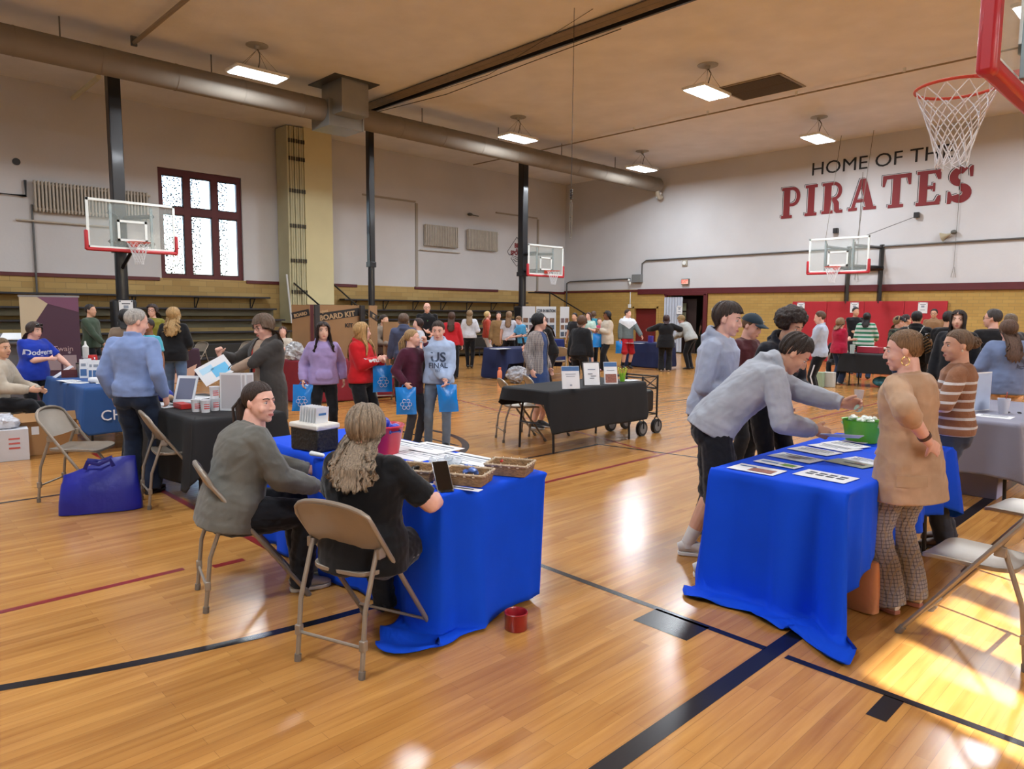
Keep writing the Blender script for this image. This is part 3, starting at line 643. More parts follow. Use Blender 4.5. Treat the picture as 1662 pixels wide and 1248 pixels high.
# ---------------------------------------------------------------- the gymnasium
XL, YB, ZC = -22.3, 25.0, 7.437          # left wall, back wall, ceiling
XR, YF = 5.0, -6.0
TZ = 2.53
m_plaster = mat('plaster_wall', '#c6c6c8', .8, bump=.25, bscale=14, var=.05, vscale=.6, coords='Object')
m_ceil = mat('plaster_ceiling', '#e2e2e6', .5, bump=.5, bscale=9, var=.06, vscale=1.2)
m_maroon = mat('maroon_paint', '#571c22', .5, var=.08); m_dkwood = mat('dark_bench', '#23222a', .5, var=.1)
def brick_mat(key, c1, c2, mortar, w_, h_, off=(0, 0)):
    m = mat(key, c1, .8, bump=0); t, b = nodes_of(m)
    tc = t.nodes.new('ShaderNodeTexCoord'); sp = t.nodes.new('ShaderNodeSeparateXYZ'); cb = t.nodes.new('ShaderNodeCombineXYZ')
    t.links.new(tc.outputs['Object'], sp.inputs[0]); ad = t.nodes.new('ShaderNodeMath'); ad.operation = 'ADD'
    t.links.new(sp.outputs[0], ad.inputs[0]); t.links.new(sp.outputs[1], ad.inputs[1]); t.links.new(ad.outputs[0], cb.inputs[0]); t.links.new(sp.outputs[2], cb.inputs[1])
    br = t.nodes.new('ShaderNodeTexBrick'); br.inputs['Scale'].default_value = 1; br.inputs['Brick Width'].default_value = w_; br.inputs['Row Height'].default_value = h_
    br.inputs['Mortar Size'].default_value = .006; br.inputs['Mortar Smooth'].default_value = .3; br.inputs['Bias'].default_value = 0
    br.inputs['Color1'].default_value = (*srgb(c1), 1); br.inputs['Color2'].default_value = (*srgb(c2), 1); br.inputs['Mortar'].default_value = (*srgb(mortar), 1)
    t.links.new(cb.outputs[0], br.inputs['Vector'])
    ns = t.nodes.new('ShaderNodeTexNoise'); ns.inputs['Scale'].default_value = 3; mx = t.nodes.new('ShaderNodeMix'); mx.data_type = 'RGBA'; mx.blend_type = 'OVERLAY'; mx.inputs[0].default_value = .25
    t.links.new(br.outputs['Color'], mx.inputs[6]); t.links.new(ns.outputs['Fac'], mx.inputs[7]); t.links.new(mx.outputs[2], b.inputs['Base Color'])
    bp = t.nodes.new('ShaderNodeBump'); bp.inputs['Strength'].default_value = .4; bp.inputs['Distance'].default_value = .01; bp.invert = True
    t.links.new(br.outputs['Fac'], bp.inputs['Height']); t.links.new(bp.outputs[0], b.inputs['Normal']); return m
m_brick = brick_mat('tan_brick_wall', '#b59a63', '#a48752', '#8d7a55', .5, .165)
m_brick2 = brick_mat('yellow_brick_wall', '#b2924f', '#a98848', '#8f7a4c', .30, .10)
# floor boards
def floor_mat():
    m = mat('maple_floor', '#b98244', .22); t, b = nodes_of(m)
    tc = t.nodes.new('ShaderNodeTexCoord'); mp = t.nodes.new('ShaderNodeMapping'); mp.inputs['Rotation'].default_value = (0, 0, math.pi / 2)
    t.links.new(tc.outputs['Object'], mp.inputs[0]); br = t.nodes.new('ShaderNodeTexBrick')
    for k_, v_ in (('Scale', 1), ('Brick Width', .95), ('Row Height', .057), ('Mortar Size', .0009), ('Mortar Smooth', .2), ('Bias', 0)): br.inputs[k_].default_value = v_
    br.offset = .37; br.inputs['Color1'].default_value = (*srgb('#b98648'), 1); br.inputs['Color2'].default_value = (*srgb('#a4723a'), 1); br.inputs['Mortar'].default_value = (*srgb('#8a6238'), 1)
    t.links.new(mp.outputs[0], br.inputs['Vector'])
    mp2 = t.nodes.new('ShaderNodeMapping'); mp2.inputs['Scale'].default_value = (14, .9, 1); t.links.new(tc.outputs['Object'], mp2.inputs[0])
    ns = t.nodes.new('ShaderNodeTexNoise'); ns.inputs['Scale'].default_value = 2.2; ns.inputs['Detail'].default_value = 6; t.links.new(mp2.outputs[0], ns.inputs['Vector'])
    mx = t.nodes.new('ShaderNodeMix'); mx.data_type = 'RGBA'; mx.blend_type = 'SOFT_LIGHT'; mx.inputs[0].default_value = .55
    t.links.new(br.outputs['Color'], mx.inputs[6]); t.links.new(ns.outputs['Fac'], mx.inputs[7]); t.links.new(mx.outputs[2], b.inputs['Base Color'])
    n2 = t.nodes.new('ShaderNodeTexNoise'); n2.inputs['Scale'].default_value = 1.3; n2.inputs['Detail'].default_value = 4; mp3 = t.nodes.new('ShaderNodeMapping'); mp3.inputs['Scale'].default_value = (9, .8, 1)
    t.links.new(tc.outputs['Object'], mp3.inputs[0]); t.links.new(mp3.outputs[0], n2.inputs['Vector'])
    rr = t.nodes.new('ShaderNodeMapRange'); rr.inputs['To Min'].default_value = .13; rr.inputs['To Max'].default_value = .30; t.links.new(n2.outputs['Fac'], rr.inputs[0]); t.links.new(rr.outputs[0], b.inputs['Roughness'])
    bp = t.nodes.new('ShaderNodeBump'); bp.inputs['Strength'].default_value = .015; bp.inputs['Distance'].default_value = .004; t.links.new(n2.outputs['Fac'], bp.inputs['Height']); t.links.new(bp.outputs[0], b.inputs['Normal'])
    b.inputs['Specular IOR Level'].default_value = .55; return m
m_blk = mat('black_court_paint', '#15161c', .25, var=.1); m_redl = mat('red_court_paint', '#7e1f22', .3, var=.1)
fl = MB(); fl.box(((XL + XR) / 2, (YF + YB) / 2, -.05), (XR - XL + .4, YB - YF + .4, .1)); LZ = .0012
def line(p, q, w_, mi):
    p = np.array([*p, LZ]); q = np.array([*q, LZ]); d = unit(q - p); s_ = np.array([-d[1], d[0], 0]) * w_ / 2
    fl.mt(mi).add([p - s_, q - s_, q + s_, p + s_], [(0, 1, 2, 3)])
def arc(c, r, a0, a1, w_, mi, n=64, rx=1.0):
    P = [np.array([c[0] + r * math.cos(a) * rx, c[1] + r * math.sin(a), LZ]) for a in np.linspace(a0 * D2R, a1 * D2R, n)]
    V = []
    for i, p in enumerate(P):
        d = unit(P[min(i + 1, n - 1)] - P[max(i - 1, 0)]); s_ = np.array([-d[1], d[0], 0]) * w_ / 2; V += [p - s_, p + s_]
    fl.mt(mi).add(V, [(2 * i, 2 * i + 2, 2 * i + 3, 2 * i + 1) for i in range(n - 1)])
line((-1.49, -1), (-1.49, 3.60), .085, 1); line((-1.49, 3.9), (-1.49, 22), .085, 1)
line((-8.5, 3.33), (-1.53, 3.245), .045, 1); line((-1.42, 3.24), (2.5, 3.20), .045, 1)
fl.mt(1).add([(-2.17, 3.03, LZ), (-1.84, 3.03, LZ), (-1.84, 3.25, LZ), (-2.17, 3.25, LZ)], [(0, 1, 2, 3)])
fl.mt(1).add([(-.97, 3.0, LZ), (-.89, 3.0, LZ), (-.89, 3.22, LZ), (-.97, 3.22, LZ)], [(0, 1, 2, 3)])
arc((-9.3, 2.6), 6.05, -62, 8, .06, 1)                                 # long curve from the lower left
line((-4.58, -2), (-4.58, 1.55), .05, 2); line((-4.49, 1.70), (-4.49, 1.90), .06, 2); line((-9.0, 2.12), (-4.4, 2.12), .055, 2); line((-4.60, 4.2), (-4.68, 16), .05, 2)
line((-5.52, 5.0), (-5.52, 6.88), .045, 1); line((-5.52, 6.88), (-1.5, 7.55), .045, 1); line((-12, 8.9), (-4.7, 6.95), .04, 2); line((-14, 10.6), (-7.3, 10.7), .04, 1)
arc((-8.9, 11.9), 1.6, -120, 120, .05, 1); arc((-7.6, 4.3), 1.65, -15, 100, .09, 1); line((-8.9, 5.65), (-6.6, 5.5), .045, 1); line((-7.25, -1), (-7.18, 1.45), .045, 1); line((-7.5, 13.2), (-3.5, 13.2), .04, 1)
o = fl.build('floor', [floor_mat(), m_blk, m_redl], smooth=False); struct(o)
# ceiling
o = MB().box(((XL + XR) / 2, (YF + YB) / 2, ZC + .1), (XR - XL + .4, YB - YF + .4, .2)).build('ceiling', m_ceil, smooth=False); struct(o)
# walls with window openings (cells around holes)
def wall_cells(axis, pos, thick, u0, u1, z0, z1, holes):
    m = MB(); us = sorted({u0, u1, *[h[0] for h in holes], *[h[1] for h in holes]}); zs = sorted({z0, z1, *[h[2] for h in holes], *[h[3] for h in holes]})
    for a, b in zip(us, us[1:]):
        for c, d in zip(zs, zs[1:]):
            if any(h[0] <= a and b <= h[1] and h[2] <= c and d <= h[3] for h in holes): continue
            cu, cz = (a + b) / 2, (c + d) / 2
            m.box((pos + thick / 2, cu, cz) if axis == 'x' else (cu, pos + thick / 2, cz), (abs(thick), b - a, d - c) if axis == 'x' else (b - a, abs(thick), d - c))
    return m
W1 = (7.26, 9.73, 2.53, 5.72); W0 = (-.3, 2.17, 2.53, 5.72)
lw = wall_cells('x', XL, -.45, YF, YB + .3, TZ, ZC, [W1, W0]); lw.mt(1); q = wall_cells('x', XL, -.45, YF, YB + .3, 0, TZ, []); lw.add(q.v, q.f)
struct(lw.build('wall_left', [m_plaster, m_brick], smooth=False))
RW = [(.80, 3.27, 2.53, 5.72), (6.3, 8.77, 2.53, 5.72), (11.5, 13.97, 2.53, 5.72), (-4.3, -1.83, 2.53, 5.72), (16.8, 19.27, 2.53, 5.72)]
rw = wall_cells('x', XR, .45, YF, YB + .3, TZ, ZC, RW); rw.mt(1); q = wall_cells('x', XR, .45, YF, YB + .3, 0, TZ, []); rw.add(q.v, q.f)
struct(rw.build('wall_right', [m_plaster, m_brick], smooth=False))
struct(MB().box(((XL + XR) / 2, YF - .15, ZC / 2), (XR - XL, .3, ZC)).build('wall_front', m_plaster, smooth=False))
DO = (-16.66, -14.9, 0, 2.33); DR = (-18.27, -17.12, 0, 1.80); TB = 2.605
bw = wall_cells('y', YB, .3, XL - .3, XR + .3, TB, ZC, []); bw.mt(1); q = wall_cells('y', YB, .3, XL - .3, XR + .3, 0, TB, [DO, DR]); bw.add(q.v, q.f)
struct(bw.build('wall_back', [m_plaster, m_brick2], smooth=False))
# recessed panels on the left wall: shallow relief made from thin raised frames
rp = MB()
for (a, b) in ((14.12, 16.5), (20.65, 23.16)): pass
TL_ = MB()
for a, b in ((YF, 7.2), (9.8, 13.85), (16.38, 20.75), (23.0, YB)): TL_.box((XL + .02, (a + b) / 2, TZ - .035), (.04, b - a, .10))
struct(TL_.build('trim_1', m_maroon, smooth=False, bevel=.006))
# plaster returns beside the blind windows
PR = MB()
for a, b, zt in ((14.12, 16.44, 5.68), (20.6, 23.1, 5.70)):
    PR.box((XL + .02, b + .05, (TZ + zt) / 2), (.04, .10, zt - TZ)).box((XL + .02, (a + b) / 2, zt + .05), (.04, b - a, .06))
struct(PR.build('trim_2', mat('plaster_return', '#9c968b', .8, bump=.2, bscale=14), smooth=False))
TB_ = MB().box(((XL - 18.1) / 2, YB - .02, TB - .06), (-18.1 - XL, .04, .08)); TB_.box(((-18.1 + XR) / 2, YB - .03, TB - .10), (XR + 18.1, .06, .22))
struct(TB_.build('trim_3', m_maroon, smooth=False, bevel=.006))
struct(MB().box((XR - .02, (YF + YB) / 2, TZ - .05), (.04, YB - YF, .14)).build('trim_4', m_maroon, smooth=False))
# windows
m_glass = mat('window_glass', '#e8f0ff', .05, trans=1, spec=.3)
def frost_mat():
    m = bpy.data.materials.new('perforated_screen'); m.use_nodes = True; t = m.node_tree; t.nodes.clear()
    out = t.nodes.new('ShaderNodeOutputMaterial'); tr = t.nodes.new('ShaderNodeBsdfTransparent'); df = t.nodes.new('ShaderNodeBsdfPrincipled'); df.inputs['Base Color'].default_value = (.02, .02, .025, 1)
    mx = t.nodes.new('ShaderNodeMixShader'); vo = t.nodes.new('ShaderNodeTexVoronoi'); vo.inputs['Scale'].default_value = 15; tc = t.nodes.new('ShaderNodeTexCoord')
    t.links.new(tc.outputs['Object'], vo.inputs['Vector']); lt = t.nodes.new('ShaderNodeMath'); lt.operation = 'LESS_THAN'; lt.inputs[1].default_value = .36
    t.links.new(vo.outputs['Distance'], lt.inputs[0]); t.links.new(lt.outputs[0], mx.inputs[0]); t.links.new(tr.outputs[0], mx.inputs[1]); t.links.new(df.outputs[0], mx.inputs[2]); t.links.new(mx.outputs[0], out.inputs[0]); return m
m_scr = frost_mat()
def window(n, wall_x, sgn, W, screens=False):
    y0, y1, z0, z1 = W; xf = wall_x - sgn * .02; r = bpy.data.objects.new(f'window_{n}', None); C.objects.link(r); r.location = (wall_x, (y0 + y1) / 2, z0); struct(r)
    loc = Vector(r.location); m = MB(); m.frame(None, (-loc.x, -loc.y, -loc.z)); cx = wall_x - sgn * .12; d = .12; fw_ = .075
    cols = 3; cwid = (y1 - y0) / cols; zt = z0 + (z1 - z0) * .60
    m.box((cx, (y0 + y1) / 2, z0 + .06), (d, y1 - y0, .12)).box((cx, (y0 + y1) / 2, z1 - .09), (d, y1 - y0, .18)).box((cx, (y0 + y1) / 2, zt + .08), (d, y1 - y0, .22))
    for i in range(cols + 1): m.box((cx, y0 + cwid * i + (.07 if i == 0 else -.07 if i == cols else 0), (z0 + z1) / 2), (d * 1.01, .14 if i in (0, cols) else .2, z1 - z0))
    fr = m.build('window_frame', m_maroon, r, smooth=False, bevel=.01)
    k = 0
    for i in range(cols):
        for a, b in ((z0 + .12, zt - .03), (zt + .19, z1 - .18)):
            ya, yb = y0 + cwid * i + .09, y0 + cwid * (i + 1) - .09
            s_ = MB().frame(None, (-loc.x, -loc.y, -loc.z)); e = .03
            for cc, dd in (((cx, ya + e / 2, (a + b) / 2), (d * .8, e, b - a)), ((cx, yb - e / 2, (a + b) / 2), (d * .8, e, b - a)), ((cx, (ya + yb) / 2, a + e / 2), (d * .8, yb - ya, e)), ((cx, (ya + yb) / 2, b - e / 2), (d * .8, yb - ya, e))): s_.box(cc, dd)
            s_.build('sash', mat('dark_sash', '#2c1a1c', .5), r, smooth=False)
            gl = MB().frame(None, (-loc.x, -loc.y, -loc.z)).box((cx, (ya + yb) / 2, (a + b) / 2), (.005, yb - ya, b - a)).build('pane', clear, r, smooth=False)
            if screens:
                MB().frame(None, (-loc.x, -loc.y, -loc.z)).box((cx - sgn * .10, ya + (yb - ya) * (.32 if i else .5), (a + b) / 2), (.004, (yb - ya) * (.5 if i else .9), b - a)).build('screen', m_scr, r, smooth=False)
def clear_mat():
    m = bpy.data.materials.new('clear_glass'); m.use_nodes = True; t = m.node_tree; t.nodes.clear(); out = t.nodes.new('ShaderNodeOutputMaterial')
    tr = t.nodes.new('ShaderNodeBsdfTransparent'); tr.inputs[0].default_value = (.94, .96, .98, 1); gl = t.nodes.new('ShaderNodeBsdfGlossy'); gl.inputs['Roughness'].default_value = .03
    fr = t.nodes.new('ShaderNodeFresnel'); fr.inputs[0].default_value = 1.35; mx = t.nodes.new('ShaderNodeMixShader'); t.links.new(fr.outputs[0], mx.inputs[0]); t.links.new(tr.outputs[0], mx.inputs[1]); t.links.new(gl.outputs[0], mx.inputs[2]); t.links.new(mx.outputs[0], out.inputs[0]); return m
clear = clear_mat()
window(1, XL, 1, W1, True); window(2, XL, 1, W0)
for i, W in enumerate(RW): window(3 + i, XR, -1, W)
# window light portals (no light of their own: they only guide the sky's light)
for xx, sg, L in ((XL - .3, 1, (W1, W0)), (XR + .3, -1, RW)):
    for (a, b, c, d) in L:
        pl = bpy.data.lights.new('window_portal', 'AREA'); pl.shape = 'RECTANGLE'; pl.size = b - a; pl.size_y = d - c; pl.cycles.is_portal = True
        po_ = bpy.data.objects.new('window_portal', pl); C.objects.link(po_); po_.location = (xx, (a + b) / 2, (c + d) / 2); po_.rotation_euler = Vector((-sg, 0, 0)).to_track_quat('Z', 'Y').to_euler()
        po_.rotation_euler = (0, -sg * math.pi / 2, 0)
# doorways in the back wall
r = bpy.data.objects.new('door_1', None); C.objects.link(r); r.location = (-17.7, YB, 0); struct(r)
MB().box((0, .14, .90), (1.13, .05, 1.78)).build('door_leaf', mat('red_door', '#6b1d1c', .5, var=.05), r, bevel=.004)
MB().box((-.61, -.015, .93), (.09, .05, 1.9)).box((.61, -.015, .93), (.09, .05, 1.9)).box((0, -.015, 1.85), (1.3, .05, .09)).build('door_frame', m_brick2, r, smooth=False)
MB().lathe([(0, 0), (.028, .004), (.03, .03), (0, .04)], 12).frame().build('door_handle', mat('brass', '#a08a50', .3, metal=1), r, loc=(.46, .115, .95)).rotation_euler = (math.pi / 2, 0, 0)
r = bpy.data.objects.new('door_2', None); C.objects.link(r); r.location = (-15.78, YB, 0); struct(r)
MB().box((-.90, -.03, 1.19), (.09, .10, 2.38)).box((.93, -.03, 1.19), (.16, .10, 2.38)).box((0, -.03, 2.40), (1.95, .10, .14)).build('door_frame', m_maroon, r, smooth=False, bevel=.006)
MB().box((-.30, .34, 1.1), (1.15, .04, 2.2), rot_z(.15)).build('door_leaf', mat('dark_hall_door', '#2a1714', .5), r, bevel=.004)
for i in range(6): MB().box((-.52 + .26 * (i % 2), .31, 1.15 + .36 * (i // 2)), (.20, .02, .30), rot_z(.15)).build('door_pane', mat('hall_glass', '#8c9078', .2), r)
MB().box((.62, .42, 1.1), (.35, .04, 2.2), rot_z(-.7)).build('door_leaf', mat('dark_hall_door', '#2a1714', .5), r)
hall = MB().box((-15.9, YB + 3.2, 1.3), (5.4, .1, 2.8)).box((-18.6, YB + 1.75, 1.3), (.1, 2.9, 2.8)).box((-13.2, YB + 1.75, 1.3), (.1, 2.9, 2.8)).box((-15.9, YB + 1.75, 2.72), (5.4, 3.0, .1)).box((-15.9, YB + 1.75, -.04), (5.4, 2.9, .08))
struct(hall.build('wall_hall', mat('hall_plaster', '#8f8a78', .8), smooth=False))
cur = MB(); xs = np.linspace(-.42, .42, 40); G = [[(x * (1 if z > .5 else 1.02), -.10 + .02 * math.sin(x * 48), z) for x in xs] for z in (.05, .8, 1.6, 2.26)]
H = [[(a, b + .004, c) for a, b, c in row] for row in G]; cur.grid(G, thick=H)
cur.build('door_curtain', mat('sheer_curtain', '#aeb6c4', .8, var=.06, vscale=3), thing('door_curtain', 'pale grey-blue curtain panel hanging at the left of the open hall doorway', 'curtain', (-16.28, YB, 0)))
# fluted pillar with the folded partition
r = bpy.data.objects.new('trim_5', None); C.objects.link(r); r.location = (0, 0, 0); struct(r)
pil = MB().box((XL + .42, 11.95, ZC / 2 + 0.9), (.84, 1.0, ZC - 1.8), None); struct(pil.build('trim_6', mat('cream_pillar', '#cfc79c', .7, bump=.15, bscale=6, var=.05, vscale=1), r, smooth=False, bevel=.01))
struct(MB().box((XL + .44, 11.95, .9), (.9, 1.06, 1.8)).build('trim_7', m_maroon, r, smooth=False, bevel=.01))
fp = thing('folding_partition', 'tall cream folding partition stacked in narrow slats beside the square pillar', 'partition', (XL + .45, 11.0, 0))
mm = mat('cream_slats', '#b9b592', .55, var=.07, vscale=2)
for i in range(7):
    MB().box((.02 * (i % 2), -.10 + i * .083, 4.3), (.75, .070, 6.2)).build('slat', mm, fp, bevel=.015)
for z_ in (2.2, 3.2, 4.3, 5.4, 6.4, 6.95):
    for i in range(7): MB().box((.40, -.06 + i * .083, z_), (.03, .05, .12)).build('hinge', mat('hinge_metal', '#3a352c', .5, metal=.5), fp)
MB().tube([(.50, -.16, 1.2), (.42, -.26, 2.75)], .03).build('stile', mat('white_post', '#cfd2d4', .5), fp)
# ---------------------------------------------------------------- ducts, lamps, posts, baskets, bleachers
m_duct = mat('galvanised_duct', '#7f776c', .75, metal=0, var=.10, vscale=1.5, bump=.1, bscale=4); m_dbox = mat('duct_box_metal', '#9a9a94', .35, metal=.7, var=.15, vscale=1)
m_black = mat('black_steel', '#15161b', .35, var=.15, vscale=2, coat=.2); m_white = mat('white_enamel', '#dfe3e2', .4); m_conduit = mat('grey_conduit', '#5f6060', .5, metal=.3)
DX, DZ, DR_ = -17.0, 6.75, .28
dt = thing('air_duct', 'long round grey metal air duct slung under the ceiling along the left wall', 'duct', (DX, 10, DZ))
for a, b in ((-4.0, 9.6), (10.6, 24.6)):
    MB().tube([(0, a - 10, 0), (0, b - 10, 0)], DR_, 32).build('duct_pipe', m_duct, dt)
_ring = None
for y in np.arange(-3, 24.6, 1.5):
    if 9.3 < y < 10.9: continue
    if _ring is None: _ring = MB().tube([(0, -.015, 0), (0, .015, 0)], DR_ + .006, 32).build('seam_ring', m_duct, dt); q = _ring
    else: q = _ring.copy(); C.objects.link(q); q.parent = dt
    q.location = (0, y - 10, 0)
for y in np.arange(-2.2, 24.5, 3.0):
    if 9 < y < 11: continue
    MB().box((0, y - 10, .28 + .20), (.012, .025, .40)).build('hanger', m_conduit, dt)
MB().lathe([(.0, 0), (.10, 0), (.10, .12), (.14, .2)], 16).build('end_elbow', m_white, dt, loc=(.0, 14.68, -.5))
el = MB().tube([(0, 0, 0), (0, .05, -.18), (0, .18, -.3), (0, .3, -.28)], .09, 14).build('outlet_elbow', mat('pale_elbow', '#b9b4a6', .5), dt, loc=(0.05, 14.5, -.18))
bx = thing('duct_plenum', 'square galvanised sheet-metal plenum box joining the duct to the ceiling', 'duct', (DX, 10.1, ZC))
MB().box((.30, 0, -.42), (1.0, .78, .84)).build('box_drop', m_dbox, bx, smooth=False, bevel=.008); MB().box((-.1, 0, -.78), (.9, 1.0, .66)).build('box_body', m_dbox, bx, smooth=False, bevel=.008)
MB().box((.25, 0, -.012), (1.35, 1.3, .02)).build('ceiling_flange', mat('dark_flange', '#55534d', .5, metal=.4), bx, smooth=False)
for y_ in (-.5, .5): MB().box((.36, y_, -.78), (.02, .04, .68)).build('seam', m_dbox, bx)
m_lamp = mat('led_panel', '#ffffff', .4, emit='#f1f8ff', es=9)
LT = []
def ceiling_lamp(x, y, label, power=210):
    t = thing('ceiling_lamp', label, 'lamp', (x, y, ZC), 0, 'ceiling lamps of the gym')
    MB().lathe([(.0, 0), (.24, 0), (.24, -.012), (.06, -.02), (.05, -.09), (0, -.09)][::-1], 20).build('canopy', mat('canopy_white', '#a8a49a', .5), t)
    MB().tube([(0, 0, -.06), (.08, .02, -.2), (.02, .04, -.36), (.0, 0, -.56)], .012, 6).build('cord', mat('grey_cord', '#55524c', .6), t)
    MB().tube([(-.2, .4, -.56), (0, 0, -.09)], .004, 4).tube([(.2, .4, -.56), (0, 0, -.09)], .004, 4).tube([(-.2, -.4, -.56), (0, 0, -.09)], .004, 4).tube([(.2, -.4, -.56), (0, 0, -.09)], .004, 4).build('hanging_wire', m_conduit, t)
    P = [(-.34, -.62), (.34, -.62), (.34, .62), (-.34, .62)]
    MB().box((0, 0, -.60), (.62, 1.22, .07)).build('housing', m_white, t, bevel=.025)
    for sx in (-1, 1): MB().box((sx * .145, 0, -.643), (.25, 1.12, .02)).build('led_panel', m_lamp, t, bevel=.006)
    L = bpy.data.lights.new('lamp_light', 'AREA'); L.shape = 'RECTANGLE'; L.size = .55; L.size_y = 1.1; L.energy = power; L.color = (.86, .93, 1.0)
    lo = bpy.data.objects.new('lamp_light', L); C.objects.link(lo); lo.parent = t; lo.location = (0, 0, -.665); return t
LN = {(-15.7, 7.3): 'flat bright ceiling lamp left of the square duct box, nearest above the left wall radiator', (-15.7, 15.4): 'bright rectangular ceiling lamp beyond the duct, above the middle of the gym',
      (-15.7, 21.7): 'smallest bright ceiling lamp, hanging near the end of the round duct', (-9.3, 15.35): 'large bright ceiling lamp hanging left of the dark ceiling vent', (-9.3, 21.6): 'bright ceiling lamp with two glowing strips above the HOME OF THE lettering',
      (-9.3, 7.3): 'ceiling lamp whose housing just shows at the top edge of the photo'}
for (x, y), l in LN.items(): ceiling_lamp(x, y, l)
for x, y in ((-2.9, 7.3), (-2.9, 15.35), (-2.9, 21.6), (-15.7, -.8), (-9.3, -.8), (-2.9, -.8)):
    ceiling_lamp(x, y, 'bright rectangular ceiling lamp outside the view of the photo')
v = thing('ceiling_vent', 'dark louvred rectangular air return vent set in the ceiling', 'vent', (-9.2, 17.75, ZC))
MB().box((0, 0, -.012), (1.75, 1.45, .02)).build('vent_frame', mat('vent_frame', '#8b7f6c', .5), v, bevel=.004); MB().box((0, -.34, -.026), (1.62, .62, .012)).box((0, .34, -.026), (1.62, .62, .012)).build('vent_grille', mat('vent_dark', '#4a4034', .7, bump=.5, bscale=60), v, smooth=False)
sl_ = MB()
for i in range(24): sl_.box((0, -.64 + i * .056, -.034), (1.6, .012, .012))
sl_.build('louvres', mat('vent_louvre', '#6b5e4d', .6), v, smooth=False)
# conduits and pipes on the ceiling
def pipe(name, label, pts, r, m, cat='pipe', n=8):
    o = MB().tube([np.array(p, float) for p in pts], r, n).build(name, m); tag(o, label, cat); return o
pp = thing('ceiling_pipe', 'thin sprinkler pipe crossing the ceiling in front of the PIRATES wall', 'pipe', (-10, 18.75, ZC - .10))
MB().tube([(-11.6, 0, 0), (13.5, 0, 0)], .022, 8).build('pipe_run', mat('tan_pipe', '#8d7f6a', .5), pp)
for x in np.arange(-6.5, 13, 2.6): MB().box((x, 0, .05), (.06, .05, .10)).build('pipe_clamp', m_white, pp)
pp = thing('ceiling_pipe', 'short pale pipe under the ceiling above the left end of the duct', 'pipe', (-15.5, 5.2, ZC - .14))
MB().tube([(3.0, 0, 0), (-1.65, 0, 0)], .045, 10).build('pipe_run', mat('tan_pipe', '#8d7f6a', .5), pp); MB().tube([(-4.3, 0, -.10), (-6.75, 0, -.10)], .06, 10).build('pipe_run', mat('cream_pipe', '#c9c2a2', .5), pp)
for x in (-1.6,): MB().box((x, 0, .04), (.06, .12, .2)).build('pipe_clamp', m_conduit, pp)
# divider curtain rolled up under the ceiling: track and cables
tk = thing('divider_curtain', 'rolled divider curtain and black track running up the ceiling from the duct box', 'curtain', (-10, 11.75, ZC))
MB().box((-.4, .12, -.05), (16.4, .06, .09)).build('track', m_black, tk); MB().grid([[(x, -.36 + .1 * i, -.04 - .035 * (i % 2)) for x in np.linspace(-8.6, 7.8, 20)] for i in range(5)], thick=[[(x, -.36 + .1 * i, -.03 - .035 * (i % 2)) for x in np.linspace(-8.6, 7.8, 20)] for i in range(5)]).build('curtain_roll', mat('grey_divider', '#7e7264', .7, var=.1), tk, smooth=False)
for y_ in (-.42, -.2, -.02): MB().tube([(-8.6, y_, -.05), (7.8, y_, -.05)], .008, 6).build('cable', m_black, tk)
MB().tube([(-8.6, .3, -.02), (-5, .34, -.18), (-2, .38, -.08), (.6, .4, -.02)], .01, 6).build('loose_cable', m_black, tk); MB().tube([(-8.0, .2, -.03), (-3, .0, -.22), (.8, -.75, -.02)], .006, 6).build('loose_cable', m_black, tk)
hr_ = thing('hanging_rope', 'thin rope hanging from the ceiling with a black spring and a long wire loop', 'rope', (-9.45, 10.75, 0))
zt = lambda py: along(921, py, 1)
MB().tube([(0, 0, ZC), (0.0, 0, 4.05)], .006, 6).build('rope', m_black, hr_); 
sp_ = MB()
for i in range(6): sp_.ell((0, 0, 3.86 + i * .032), (.03, .03, .02), n=10, m=6)
sp_.build('spring', m_black, hr_); MB().tube([(0, 0, 3.83), (-.025, 0, 3.78), (-.025, 0, 3.15), (0, 0, 3.08), (.025, 0, 3.15), (.025, 0, 3.78), (0, 0, 3.83)], .006, 6).tube([(-.03, 0, 3.5), (.03, 0, 3.5)], .006, 6).build('wire_loop', mat('wire', '#77736a', .4, metal=.6), hr_)
# ---- posts
def post(x, y, label, pad=True, w0=.27, w1=.37, top=6.9, sheet=None):
    t = thing('steel_post', label, 'post', (x, y, 0)); MB().tube([(0, 0, 0), (0, 0, 3.0)], w0 / 2, 16).build('pole', m_black, t)
    MB().box((0, 0, (3.0 + ZC) / 2), (w1 * .72, w1 * .72, ZC - 3.0)).build('upper_column', m_black, t, bevel=.02)
    MB().box((0, 0, 3.0), (w1 * .85, w1 * .85, .16)).build('collar', m_black, t, bevel=.01)
    if pad: MB().box((.02, 0, .92), (.42, .50, 1.84)).build('post_pad', mat('black_pad', '#17181d', .45, bump=.15, bscale=8), t, bevel=.06)
    return t
p1 = post(-18.5, 5.13, 'black padded steel post carrying the near left backboard'); p2 = post(-18.5, 12.0, 'slim black steel post without a backboard, right of the square pillar', pad=False, w0=.2, w1=.26)
p3 = post(-18.7, 18.64, 'black padded steel post carrying the far left backboard')
def sheet(name, label, cat, C0, R, w_, h_, m, lines=(), group=None, th=.004, parent=None):
    """a flat printed sheet: R columns = reading direction, up, out"""
    R = np.asarray(R, float); o = MB().frame(R, C0).box((0, 0, 0), (w_, h_, th)).build(name, m, parent, smooth=False)
    if label: tag(o, label, cat, group)
    for (x, y, a, b, mm_) in lines:
        MB().frame(R, C0).box((x * w_, y * h_, th / 2 + .0008), (a * w_, b * h_, .0012)).build('printed_block', mm_, o, smooth=False)
    return o
RX = np.stack([(0, 1, 0), (0, 0, 1), (1, 0, 0)], 1)          # faces +X, reading along +Y
